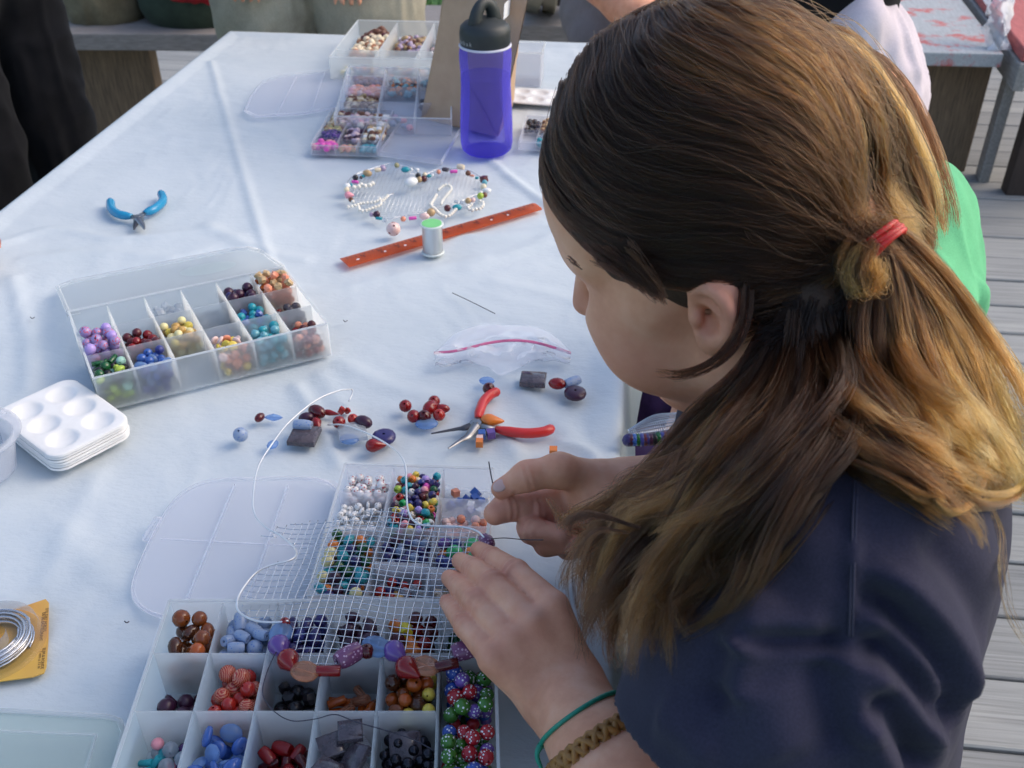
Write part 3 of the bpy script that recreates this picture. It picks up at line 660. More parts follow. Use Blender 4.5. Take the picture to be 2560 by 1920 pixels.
TR = np.array([[(.88, -.03, .47), (.72, -.50, .48), (.45, -.82, .35), (.1, -.97, .12), (-.3, -.93, -.2), (-.5, -.82, -.45), (-.58, -.75, -.72)],
    [(.30, -.03, .95), (.08, -.45, .89), (-.18, -.72, .67), (-.42, -.80, .42), (-.60, -.76, .10), (-.68, -.68, -.22), (-.70, -.62, -.55)],
    [(-.15, -.02, .99), (-.40, -.26, .88), (-.62, -.42, .66), (-.77, -.48, .40), (-.85, -.48, .10), (-.87, -.46, -.20), (-.84, -.42, -.50)],
    [(-.50, .0, .86), (-.68, -.08, .72), (-.82, -.17, .52), (-.91, -.24, .26), (-.94, -.29, .02), (-.93, -.32, -.22), (-.89, -.34, -.48)],
    [(-.80, .05, .58), (-.89, .0, .42), (-.95, -.08, .22), (-.97, -.15, .05), (-.97, -.2, -.12), (-.95, -.24, -.3), (-.91, -.28, -.46)],
    [(-.90, .10, .42), (-.95, .09, .26), (-.975, .07, .08), (-.975, .05, -.08), (-.96, .02, -.22), (-.94, -.03, -.35), (-.90, -.10, -.48)]], float)
def right_guides(s):
    x = np.clip(s / 1.25, 0, 1) * 5; i = np.minimum(x.astype(int), 4); u = (x - i)[:, None, None]; return TR[i] * (1 - u) + TR[i + 1] * u
N = 36000; K = 16
s_ = 1.25 * r_.random(N) ** 0.95; side = np.where(r_.random(N) < 0.72, 1.0, -1.0)
g = cap_guides(s_, side); rt = side < 0; s_[rt] = 1.25 * r_.random(rt.sum()) ** 0.7; g[rt] = right_guides(s_[rt]); g += r_.normal(0, 0.018, (N, 1, 3)) + r_.normal(0, 0.006, g.shape)
# clumps: neighbours share a small offset
cl = np.floor(s_ * 56).astype(int) + 100 * (side < 0); off = r_.normal(0, 0.016, (200, 7, 3)); g += off[cl]
# later starts: many strands rise from the scalp on the way
st = np.where(r_.random(N) < 0.4, 0, r_.random(N) * 0.75)
lift = (r_.random(N) ** 1.6 * 0.0042)[:, None] * np.ones((1, 7)) + off[cl][:, :, 0] * 0.06
Pw = on_cap(g, lift)
lastp = EB + r_.normal(0, 0.0032, (N, 3)); lastp[rt] = Pw[rt, -1] + (Pw[rt, -1] - Pw[rt, -2]) * 0.9 + np.array([.012, 0, -.022]) + r_.normal(0, .006, (rt.sum(), 3))
Pw = np.concatenate([Pw, lastp[:, None, :]], 1)
full = resample(Pw, 40); tt = st[:, None] + (1 - st[:, None]) * np.linspace(0, 1, K)[None]; fi = tt * 39; i0 = np.minimum(fi.astype(int), 38); fu = (fi - i0)[:, :, None]
ar = np.arange(N)[:, None]; strands = full[ar, i0] * (1 - fu) + full[ar, i0 + 1] * fu
tone = 0.17 + 0.44 * np.clip((s_[:, None] - 0.62) / 0.45, 0, 1) * np.linspace(0.5, 1, K)[None] + 0.18 * np.linspace(0, 1, K)[None] + r_.normal(0, 0.04, (N, 1)) + r_.normal(0, 0.06, 200)[cl][:, None]  # bleached ends, plus warm light painted into crown-back strands; front kept dark as shade
hair = hair_object('hair', strands, 0.00014 * (0.7 + 0.6 * r_.random(N)), tone, girl, GO)
hair['label'] = 'brown hair drawn back into a half ponytail, golden towards the ends'

# guides in the picture plane with depths taken from the body and shirt underneath
def dep_at(px, py, lift):
    ds = [PX(h)[2] for h in (hit(bvS, px, py), hit(bvB, px, py)) if h is not None]
    return (min(ds) - lift) if ds else None
def guide(pts, d0, d1, lift=0.014):
    n = len(pts); out = []
    for i, p in enumerate(pts):
        d = d0 + (d1 - d0) * i / (n - 1)
        if len(p) == 3: d = p[2]
        h = dep_at(p[0], p[1], lift)
        if h is not None and d > h: d = h
        out.append(D(p[0], p[1], d))
    return np.array(out)
dE = EPX[2]
LG = [guide([(x + 62 * math.exp(-((y - 1060) / 170) ** 2), y) for x, y in g], a, b) for g, a, b in [
    ([(2020, 740), (1970, 850), (1880, 970), (1790, 1070), (1710, 1180), (1615, 1310), (1540, 1440), (1500, 1560), (1525, 1650)], .535, .53),
    ([(2035, 745), (1990, 860), (1915, 975), (1835, 1090), (1760, 1220), (1675, 1350), (1605, 1470), (1560, 1580), (1575, 1660)], .535, .52),
    ([(2030, 750), (2000, 870), (1945, 985), (1885, 1110), (1810, 1240), (1725, 1370), (1660, 1480), (1625, 1580), (1620, 1650)], .535, .51),
    ([(2050, 750), (2030, 870), (1985, 990), (1940, 1110), (1868, 1230), (1785, 1330), (1715, 1430), (1690, 1510), (1700, 1580)], .535, .50),
    ([(2070, 750), (2060, 860), (2040, 970), (2010, 1080), (1945, 1190), (1870, 1270), (1790, 1330), (1740, 1400), (1735, 1470)], .535, .49),
    ([(2015, 750), (1955, 860), (1862, 975), (1765, 1070), (1690, 1190), (1600, 1270), (1520, 1300), (1465, 1320), (1440, 1290)], .535, .60),
    ([(2025, 750), (1970, 860), (1885, 975), (1790, 1110), (1700, 1250), (1605, 1340), (1530, 1400), (1480, 1470), (1470, 1560)], .535, .56),
    ([(2060, 750), (2050, 870), (2025, 980), (2000, 1090), (1950, 1210), (1880, 1330), (1800, 1440), (1720, 1520), (1650, 1560)], .535, .48)]]
RG = [guide(g, a, b) for g, a, b in [
    ([(EPX[0], EPX[1]), (2215, 690), (2235, 800), (2262, 920), (2310, 1030), (2370, 1110), (2420, 1170), (2450, 1220)], dE, .50),
    ([(EPX[0], EPX[1]), (2235, 680), (2280, 780), (2330, 900), (2380, 1020), (2425, 1110), (2455, 1190), (2500, 1240)], dE, .52),
    ([(EPX[0], EPX[1]), (2250, 670), (2320, 770), (2385, 890), (2430, 1010), (2465, 1110), (2500, 1190), (2560, 1215)], dE, .54),
    ([(EPX[0], EPX[1]), (2262, 664), (2345, 760), (2415, 880), (2455, 1000), (2490, 1080), (2535, 1140), (2515, 1190)], dE, .55),
    ([(EPX[0], EPX[1]), (2190, 700), (2180, 820), (2190, 940), (2230, 1040), (2290, 1120), (2340, 1170), (2390, 1200)], dE, .49),
    ([(2060, 760), (2090, 880), (2120, 990), (2170, 1070), (2230, 1130), (2300, 1170), (2360, 1210), (2380, 1250)], .54, .48),
    ([(2030, 760), (2055, 900), (2070, 1010), (2110, 1080), (2190, 1120), (2270, 1160), (2330, 1190), (2350, 1210)], .54, .48)]]
def spread(guides, N, K, r0, r1, wav, seed, tone0, tone1, frizz=1.0, clumps=40, len_jit=0.45):
    r = np.random.default_rng(seed); G_ = np.array([resample(g[None], K)[0] for g in guides]); n = len(G_)
    # clump centres interpolate neighbouring guides, strands gather round them
    ci = r.integers(0, n, clumps); cj = np.clip(ci + r.integers(-1, 2, clumps), 0, n - 1); cu = r.random(clumps)[:, None, None]
    cc = G_[ci] * (1 - 0.5 * cu) + G_[cj] * 0.5 * cu
    prof = np.interp(np.linspace(0, 1, K), [0, 0.25, 0.75, 1], [r0, r0 * 0.5 + r1 * 0.5, r1, r1 * 0.9])
    cc = cc + (r.normal(0, 1, (clumps, 1, 3)) * prof[None, :, None]) * 0.75
    ph = r.random((clumps, 1, 3)) * 6.28; cc = cc + wav * np.sin(np.linspace(0, 9, K)[None, :, None] + ph) * np.linspace(0.1, 1, K)[None, :, None]
    k = r.integers(0, clumps, N); tipc = np.interp(np.linspace(0, 1, K), [0, .6, 1], [1, .9, .35])[None, :, None]; P = cc[k] + r.normal(0, 1, (N, 1, 3)) * prof[None, :, None] * 0.26 * tipc + np.cumsum(r.normal(0, 0.0006 * frizz, (N, K, 3)), 1)
    ph2 = r.random((N, 1, 3)) * 6.28; P += 0.0018 * frizz * np.sin(np.linspace(0, 14, K)[None, :, None] + ph2) * np.linspace(0, 1, K)[None, :, None]
    L = 1 - len_jit * (0.35 * r.random(clumps)[k] + 0.65 * r.random(N) ** 1.6); tt = np.linspace(0, 1, K)[None] * L[:, None] * (K - 1); i0 = np.minimum(tt.astype(int), K - 2); fu = (tt - i0)[:, :, None]; ar = np.arange(N)[:, None]
    P = P[ar, i0] * (1 - fu) + P[ar, i0 + 1] * fu
    tn = np.linspace(tone0, tone1, K)[None] + r.normal(0, 0.12, clumps)[k][:, None] + r.normal(0, 0.05, (N, 1)); return P, tn
Pl, tl = spread(LG, 12000, 22, 0.006, 0.0092, 0.0060, 31, 0.08, 0.42, 0.5, clumps=170, len_jit=0.5)
o = hair_object('loose_hair', Pl, 0.00017 * np.ones(len(Pl)), tl, girl, GO); o['label'] = 'wavy brown hair falling forward over the left shoulder'
Pr, tr_ = spread(RG[:5], 11000, 22, 0.0045, 0.0105, 0.0036, 32, 0.30, 0.78, 0.4, clumps=120, len_jit=0.55)  # golden tone mixes bleached hair with warm light painted into the colour
P5, t5 = spread(RG[5:], 4200, 22, 0.007, 0.0095, 0.0030, 36, 0.12, 0.55, 0.4, clumps=50, len_jit=0.6); Pr = np.concatenate([Pr, P5]); tr_ = np.concatenate([tr_, t5])
pony = hair_object('ponytail', Pr, 0.00017 * np.ones(len(Pr)), tr_, girl, GO); pony['label'] = 'golden brown ponytail hanging from the red elastic'
# nape and behind the ear: short strands combed into the elastic from below, and the lock that loops under the jaw
NG = [guide(g, .53, dE, 0.006) for g in [[(1880, 720), (1920, 715), (1970, 705), (2030, 690), (2100, 650), (EPX[0], EPX[1])], [(1930, 760), (1970, 755), (2020, 735), (2070, 705), (2120, 660), (EPX[0], EPX[1])], [(1850, 680), (1900, 685), (1960, 680), (2030, 665), (2100, 635), (EPX[0], EPX[1])]]]
Pn, tn_ = spread(NG, 5000, 14, 0.011, 0.008, 0.001, 33, 0.25, 0.45, 0.4, clumps=70, len_jit=0.1)
Jg = [guide(g, .50, .50, 0.006) for g in [[(1862, 725), (1856, 790), (1832, 850), (1785, 898), (1710, 930), (1630, 925)], [(1872, 725), (1866, 805), (1840, 870), (1788, 915), (1710, 945), (1640, 945)]]]
Pj, tj = spread(Jg, 110, 14, 0.0024, 0.0012, 0.0006, 34, 0.24, 0.32, 0.3, clumps=12, len_jit=0.35)
Sg = [guide(g, .50, .50, 0.0022) for g in [[(1540, 640), (1580, 672), (1612, 705), (1636, 735), (1652, 758)], [(1590, 660), (1622, 690), (1648, 718), (1664, 742), (1674, 765)], [(1500, 622), (1545, 655), (1580, 684), (1606, 708), (1625, 728)]]]
Ps, ts = spread(Sg, 420, 14, 0.0046, 0.0024, 0.0004, 37, 0.16, 0.20, 0.3, clumps=24, len_jit=0.55)
Eg = [guide(g, .53, .53, 0.0008) for g in [[(1441, 664), (1432, 655), (1424, 647), (1418, 644)], [(1447, 672), (1436, 664), (1427, 658), (1420, 657)]]]
Pe, te = spread(Eg, 14, 14, 0.0016, 0.0016, 0.0001, 38, 0.0, 0.0, 0.05, clumps=13, len_jit=0.3)
Lp = [guide([(2160, 600), (2135, 640), (2130, 680), (2150, 715), (2172, 690), (2172, 640)], dE - .012, dE - .014)]
Pp, tp = spread(Lp, 500, 14, 0.003, 0.003, 0.0005, 35, 0.55, 0.8, clumps=8, len_jit=0.05)
Kc = 14; allP = np.concatenate([Pn, Pj, Pp, Ps, Pe]); o = hair_object('nape_hair', allP, 0.00016 * np.ones(len(allP)), np.concatenate([tn_, tj, tp, ts, te]), girl, GO)
# curled ends and stray hairs
CG = [[(2400, 1060), (2448, 1130), (2452, 1200), (2420, 1255), (2370, 1280), (2335, 1250), (2325, 1200), (2350, 1165)], [(2440, 1010), (2490, 1080), (2535, 1130), (2540, 1180), (2505, 1200)], [(2300, 1110), (2360, 1170), (2400, 1230), (2450, 1250), (2520, 1240), (2558, 1200)],
      [(2455, 1230), (2500, 1330), (2500, 1440), (2520, 1540), (2575, 1630)], [(2130, 1150), (2230, 1190), (2320, 1240), (2400, 1230)], [(2300, 1330), (2345, 1352), (2380, 1350)],
      [(1560, 1330), (1480, 1330), (1430, 1400), (1425, 1500), (1450, 1580)], [(1600, 1320), (1500, 1290), (1440, 1300), (1420, 1330)], [(1700, 1120), (1660, 1200), (1600, 1250), (1560, 1240)], [(1960, 1090), (1930, 1220), (1840, 1330), (1740, 1370)], [(2020, 1060), (1990, 1200), (1900, 1320), (1790, 1400)]]
cs = []; ct = []
for j, q in enumerate(CG):
    if j == 5: continue
    gg = guide(q, 0.47, 0.47, 0.02) if j not in (3, 1) else guide(q, 0.50, 0.52, 0.02)
    n = [200, 160, 260, 10, 90, 0, 16, 50, 12, 50, 40][j]; P, tn = spread([gg], n, 14, 0.0012, 0.0022, 0.0006, 60 + j, 0.45 if j < 6 else 0.2, 0.8 if j < 6 else 0.36, 0.25, clumps=5, len_jit=0.1); cs.append(P); ct.append(tn)
okst = np.flatnonzero(s_ > 0.3)
for j in range(420):                        # stray hairs over the head
    a = strands[okst[r_.integers(0, len(okst))]]; jit = np.cumsum(r_.normal(0, 0.0016, (K, 3)), 0) + 0.010 * r_.random() * np.linspace(0, 1, K)[:, None] ** 2 * nrm(a[K // 2] - CC)[None]
    cs.append(resample((a + jit + 0.003 * nrm(a[K // 2] - CC))[None], 14)); ct.append(np.full((1, 14), 0.22 + 0.2 * r_.random()))
cs = np.concatenate(cs); hair_object('stray_hair', cs, 0.00013 * np.ones(len(cs)), np.concatenate(ct), girl, GO)
# solid mass beneath the strands
M_ = SDF((-0.04, 0.26, 0.80), (0.36, 0.80, 1.28), 0.003)
M_.ell(CC, CR + (-0.003, -0.003, -0.003), HM, 0.01)
fp = Hd(0.125, 0, -0.020); M_.ell(fp, (0.080, 0.14, 0.086), HM, 0.004, 's')
M_.ell(Hd(0.035, 0.085, -0.062), (0.072, 0.06, 0.062), HM, 0.004, 's'); M_.ell(Hd(-0.026, 0.085, -0.078), (0.056, 0.066, 0.062), HM, 0.004, 's'); M_.ell(Hd(0.035, -0.085, -0.062), (0.072, 0.06, 0.062), HM, 0.004, 's')
for g in LG[:5]: q = resample(g[None], 12)[0]; M_.chain(q[:9], np.linspace(0.009, 0.006, 9), 0.008)
for g in RG: q = resample(g[None], 12)[0] + .006 * nrm(ray(2250, 900)); M_.chain(q[:8], np.linspace(0.006, 0.004, 8), 0.004)
for g in NG: M_.chain(g, [0.004] * len(g), 0.004)
MV, MF = M_.nets(); gpart('hair_underlayer', relax(MV, MF, 3), MF, 'hair_mass')
# red elastic: three rubber loops
plain('red_elastic', (0.55, 0.022, 0.02), 0.45, 0.15, 500)
ax = nrm(D(2262, 680, dE - .004) - EB); u1 = nrm(np.cross(ax, nrm(ray(2190, 600)))); u2 = np.cross(ax, u1)
mb = MB(); aa = np.linspace(0, 2 * math.pi, 33)
for q in range(5):
    R_ = 0.0118 + 0.0008 * (q % 2); cN = EB + ax * (0.002 + 0.0018 * q) - GO; tl_ = 0.0022 * math.sin(q * 2.1)
    mb.tube([cN + R_ * (math.cos(a) * u1 + math.sin(a) * u2) + ax * tl_ * math.sin(a + q) for a in aa], 0.0016, 8, False)
mb.build('hair_elastic', 'red_elastic', girl, True)
# ================================================================== things on the table
TZ = TABLE + 0.0012
def frosted(name, col, fac, rough=0.35, transl=0.45, spec=0.4, bump=0.0, tint=None):
    t = NT(name); v = t.coord('Object'); tr = t.n('BsdfTransparent'); tr.inputs[0].default_value = (0.5 + 0.5 * col[0], 0.5 + 0.5 * col[1], 0.5 + 0.5 * col[2], 1)
    if tint: tr.inputs[0].default_value = (*tint, 1)
    nm = t.bump(t.noise(v, 120, 3), bump, 0.001) if bump else None
    d = t.bsdf(col, rough, nm, **{'Specular IOR Level': spec}); tl = t.n('BsdfTranslucent', Color=(*col, 1)); m1 = t.n('MixShader'); m1.inputs[0].default_value = transl
    t.l(d.outputs[0], m1.inputs[1]); t.l(tl.outputs[0], m1.inputs[2]); m2 = t.n('MixShader'); m2.inputs[0].default_value = fac
    f = t.n('Fresnel', IOR=1.4); mm = t.n('Math', _operation='MULTIPLY_ADD'); mm.inputs[1].default_value = 0.5; mm.inputs[2].default_value = fac; t.l(f.outputs[0], mm.inputs[0]); mm.use_clamp = True
    t.l(mm.outputs[0], m2.inputs[0]); t.l(tr.outputs[0], m2.inputs[1]); t.l(m1.outputs[0], m2.inputs[2]); return t.done(m2)
frosted('frosted_plastic', (0.90, 0.92, 0.925), 0.27, 0.35, 0.72)
frosted('frosted_thick', (0.90, 0.92, 0.93), 0.55, 0.35, 0.6)
frosted('lilac_plastic', (0.93, 0.935, 0.965), 0.20, 0.35, 0.7)
frosted('clear_plastic', (0.86, 0.87, 0.90), 0.13, 0.12, 0.25, 0.6)
frosted('film_plastic', (0.88, 0.90, 0.93), 0.035, 0.08, 0.25, 1.0)
frosted('orange_acrylic', (0.80, 0.25, 0.11), 0.28, 0.2, 0.5, 0.5)
frosted('mint_plastic', (0.84, 0.90, 0.89), 0.36, 0.4, 0.6)
def glass(name, col, rough=0.12, trans=0.35, **kw): return plain(name, col, rough, 0.18, 180, **{'Transmission Weight': trans, 'IOR': 1.5, 'Specular IOR Level': 0.6, **kw})
def dotted(name, col, dot, scale=260, thr=0.30, rough=0.2):
    t = NT(name); v = t.coord('Object', (1, 1, 1)); oi = t.n('ObjectInfo'); ad = t.n('VectorMath', _operation='ADD'); t.l(v, ad.inputs[0])
    ml = t.n('Math', _operation='MULTIPLY'); ml.inputs[1].default_value = 20; t.l(oi.outputs['Random'], ml.inputs[0]); t.l(ml.outputs[0], ad.inputs[1])
    vo = t.n('TexVoronoi', Scale=scale); t.l(ad.outputs[0], vo.inputs['Vector']); c = t.ramp(vo.outputs['Distance'], [(thr, dot), (thr + 0.05, col)]); return t.done(t.bsdf(c, rough))
def banded(name, a, b):
    t = NT(name); v = t.coord('Object', (1, 1, 1.6)); w = t.n('TexWave', Scale=1.6, Distortion=5.0); w.inputs['Detail'].default_value = 2; t.l(v, w.inputs['Vector']); return t.done(t.bsdf(t.ramp(w.outputs[0], [(0.35, a), (0.6, b)]), 0.18))
PAL = dict(red_glass=(.34, .012, .014), dark_red=(.12, .008, .012), bright_red=(.55, .03, .02), orange_glass=(.62, .13, .02), amber=(.30, .075, .015), brown_glass=(.11, .035, .014), plum=(.045, .012, .035),
           purple_glass=(.12, .035, .20), violet=(.20, .10, .42), indigo=(.035, .028, .13), black_glass=(.012, .011, .014), blue_glass=(.06, .16, .55), sky_glass=(.36, .56, .86), clear_glass=(.72, .77, .82), peach_glass=(.78, .42, .26),
           green_glass=(.02, .14, .045), lime=(.36, .50, .06), mint=(.36, .62, .50), teal=(.02, .30, .36), aqua=(.20, .56, .66), yellow=(.72, .56, .08), pale_yellow=(.78, .70, .35), orange=(.72, .20, .03), pink=(.80, .32, .38), hot_pink=(.75, .10, .45), coral=(.80, .30, .18), lilac=(.42, .30, .66), navy=(.04, .05, .22),
           cream=(.80, .68, .48), tan=(.50, .34, .17), olive=(.40, .36, .18), mauve=(.44, .34, .46), white_bead=(.82, .82, .80), pearl=(.82, .79, .70), grey_blue=(.22, .29, .43), smoky=(.14, .115, .135), hematite=(.03, .03, .04), brown_bead=(.16, .06, .03), maroon=(.10, .018, .024), pale_pink=(.80, .58, .54), green=(.03, .40, .12), gold_bead=(.5, .3, .08))
for k, c in PAL.items():
    gl = k in ('red_glass', 'dark_red', 'bright_red', 'orange_glass', 'amber', 'brown_glass', 'purple_glass', 'violet', 'blue_glass', 'green_glass', 'aqua')
    if k in ('sky_glass', 'clear_glass', 'peach_glass'): frosted(k, c, 0.34, 0.08, 0.3, 0.9)
    elif gl: glass(k, c)
    elif k == 'smoky': plain(k, c, 0.06, 0.3, 2.0, **{'Transmission Weight': 0.45, 'IOR': 1.5})
    elif k == 'hematite': plain(k, c, 0.12, Metallic=0.7)
    elif k == 'pearl': plain(k, c, 0.22, **{'Sheen Weight': 0.3})
    else: plain(k, c, 0.28, 0.12, 200)
dotted('speckle_blue', (.27, .35, .50), (.10, .20, .50), 2.6, 0.22, 0.3); dotted('speckle_plum', (.20, .07, .16), (.55, .35, .48), 3.0, 0.26); dotted('purple_red_dots', (.32, .24, .48), (.62, .05, .06), 2.4, 0.30)
for n, c in (('dot_red', (.45, .02, .03)), ('dot_blue', (.04, .10, .42)), ('dot_green', (.06, .20, .03)), ('dot_violet', (.20, .10, .40))): dotted(n, c, (.85, .85, .82), 2.3, 0.26)
dotted('eye_yellow', (.75, .62, .04), (.10, .16, .42), 1.7, 0.24); dotted('heart_print', (.80, .79, .78), (.50, .03, .06), 1.5, 0.26); dotted('letter_print', (.80, .80, .79), (.03, .03, .03), 2.0, 0.24); dotted('wood_letter', (.66, .52, .38), (.05, .03, .02), 2.2, 0.22)
banded('red_banded', (.36, .025, .018), (.52, .19, .11)); banded('silver_banded', (.34, .33, .35), (.46, .46, .48))
plain('silver_wire', (0.76, 0.77, 0.79), 0.26, Metallic=1.0); plain('steel', (0.30, 0.30, 0.31), 0.35, 0.2, 80, Metallic=1.0); plain('dark_steel', (0.10, 0.10, 0.11), 0.4, Metallic=0.9); plain('thread', (0.03, 0.03, 0.05), 0.5); plain('white_bright_wire', (0.78, 0.79, 0.80), 0.3, Metallic=0.6)
# ---- bead shapes, unit size
def lathe_mesh(prof, n, smooth=True, k=None):
    mb = MB(); mb.lathe(prof, n=n, caps=False); 
    if k: mb.v = [(x * k[0], y * k[1], z * k[2]) for x, y, z in mb.v]
    return mb
def prof_round(h, sq=1.0, n=7):             # bead profile with a hole of radius h
    a0 = math.asin(h); ps = [(math.cos(a) ** sq if math.cos(a) > 0 else 0, math.sin(a)) for a in np.linspace(-math.pi / 2 + a0, math.pi / 2 - a0, n)]; ps = [(max(r, h), z) for r, z in ps]
    return [(h, -ps[-1][1])] + ps + [(h, ps[-1][1]), (h * .9, 0.0), (h, -ps[-1][1])]
def shape_mb(kind):
    if kind == 'round': return lathe_mesh(prof_round(.16), 12)
    if kind == 'oval': return lathe_mesh(prof_round(.14), 12, k=(.78, .78, 1.15))
    if kind == 'flat': return lathe_mesh(prof_round(.12), 12, k=(1.0, .5, 1.25))
    if kind == 'pony': return lathe_mesh([(.42, -.62), (.75, -.66), (.97, -.35), (1.0, 0), (.97, .35), (.75, .66), (.42, .62), (.40, 0), (.42, -.62)], 12)
    if kind == 'tube': return lathe_mesh([(.2, -1.5), (.62, -1.5), (.70, -1.4), (.70, 1.4), (.62, 1.5), (.2, 1.5), (.2, -1.5)], 10)
    if kind == 'barrel': return lathe_mesh([(.2, -1.1), (.66, -1.1), (.80, -.7), (.85, 0), (.80, .7), (.66, 1.1), (.2, 1.1), (.2, -1.1)], 12)
    if kind == 'disc': return lathe_mesh([(.12, -.34), (.6, -.36), (.94, -.2), (1.0, 0), (.94, .2), (.6, .36), (.12, .34), (.12, -.34)], 14)
    if kind == 'drop': return lathe_mesh([(.1, -1.1), (.6, -.95), (.9, -.5), (.92, -.1), (.6, .5), (.3, 1.0), (.1, 1.25), (.1, -1.1)], 12)
    if kind == 'cube':
        mb = MB(); mb.box((0, 0, 0), (1.7, 1.7, 1.7)); return mb
    if kind == 'block':                     # flat square glass bead with rounded faces
        mb = MB(); q = [(-1, -1), (1, -1), (1, 1), (-1, 1)]; L = [(-.34, .82), (-.2, 1.0), (.2, 1.0), (.34, .82)]
        vs = [(x * s, y * s, z) for z, s in L for x, y in q]; mb.add(vs, [(3, 2, 1, 0), (12, 13, 14, 15)] + [(i * 4 + j, i * 4 + (j + 1) % 4, i * 4 + 4 + (j + 1) % 4, i * 4 + 4 + j) for i in range(3) for j in range(4)]); return mb
    if kind == 'chip':
        r = np.random.default_rng(3); mb = MB(); mb.ball((0, 0, 0), 1, n=6, k=4); mb.v = [tuple(np.array(p) * r.uniform(.7, 1.15)) for p in mb.v]; return mb
    if kind == 'diamond': return lathe_mesh([(.06, -1.5), (.35, -1.0), (.62, 0), (.35, 1.0), (.06, 1.5), (.06, -1.5)], 6)
BM = {}
def bead_data(kind, mat):
    if (kind, mat) not in BM: BM[kind, mat] = shape_mb(kind).mesh('bead_' + kind, mat, kind not in ('cube', 'chip', 'diamond'), 50)
    return BM[kind, mat]
BNAME = {'round': 'round_bead', 'oval': 'oval_bead', 'flat': 'flat_bead', 'pony': 'pony_bead', 'tube': 'tube_bead', 'barrel': 'barrel_bead', 'disc': 'disc_bead', 'drop': 'drop_bead', 'cube': 'cube_bead', 'block': 'block_bead', 'chip': 'chip_bead', 'diamond': 'diamond_bead'}
def bead(kind, mat, p, r, rot=None, label=None, group=None, parent=None, name=None, sc=(1, 1, 1)):
    o = link(name or BNAME[kind], bead_data(kind, mat), parent)
    o.location = tuple(map(float, p)); o.scale = tuple(float(r * k) for k in sc)
    if rot is not None:
        if isinstance(rot, np.ndarray): o.rotation_mode = 'QUATERNION'; o.rotation_quaternion = Matrix(rot.tolist()).to_quaternion()
        else: o.rotation_euler = rot
    if label: tag(o, label, 'bead', group)
    return o

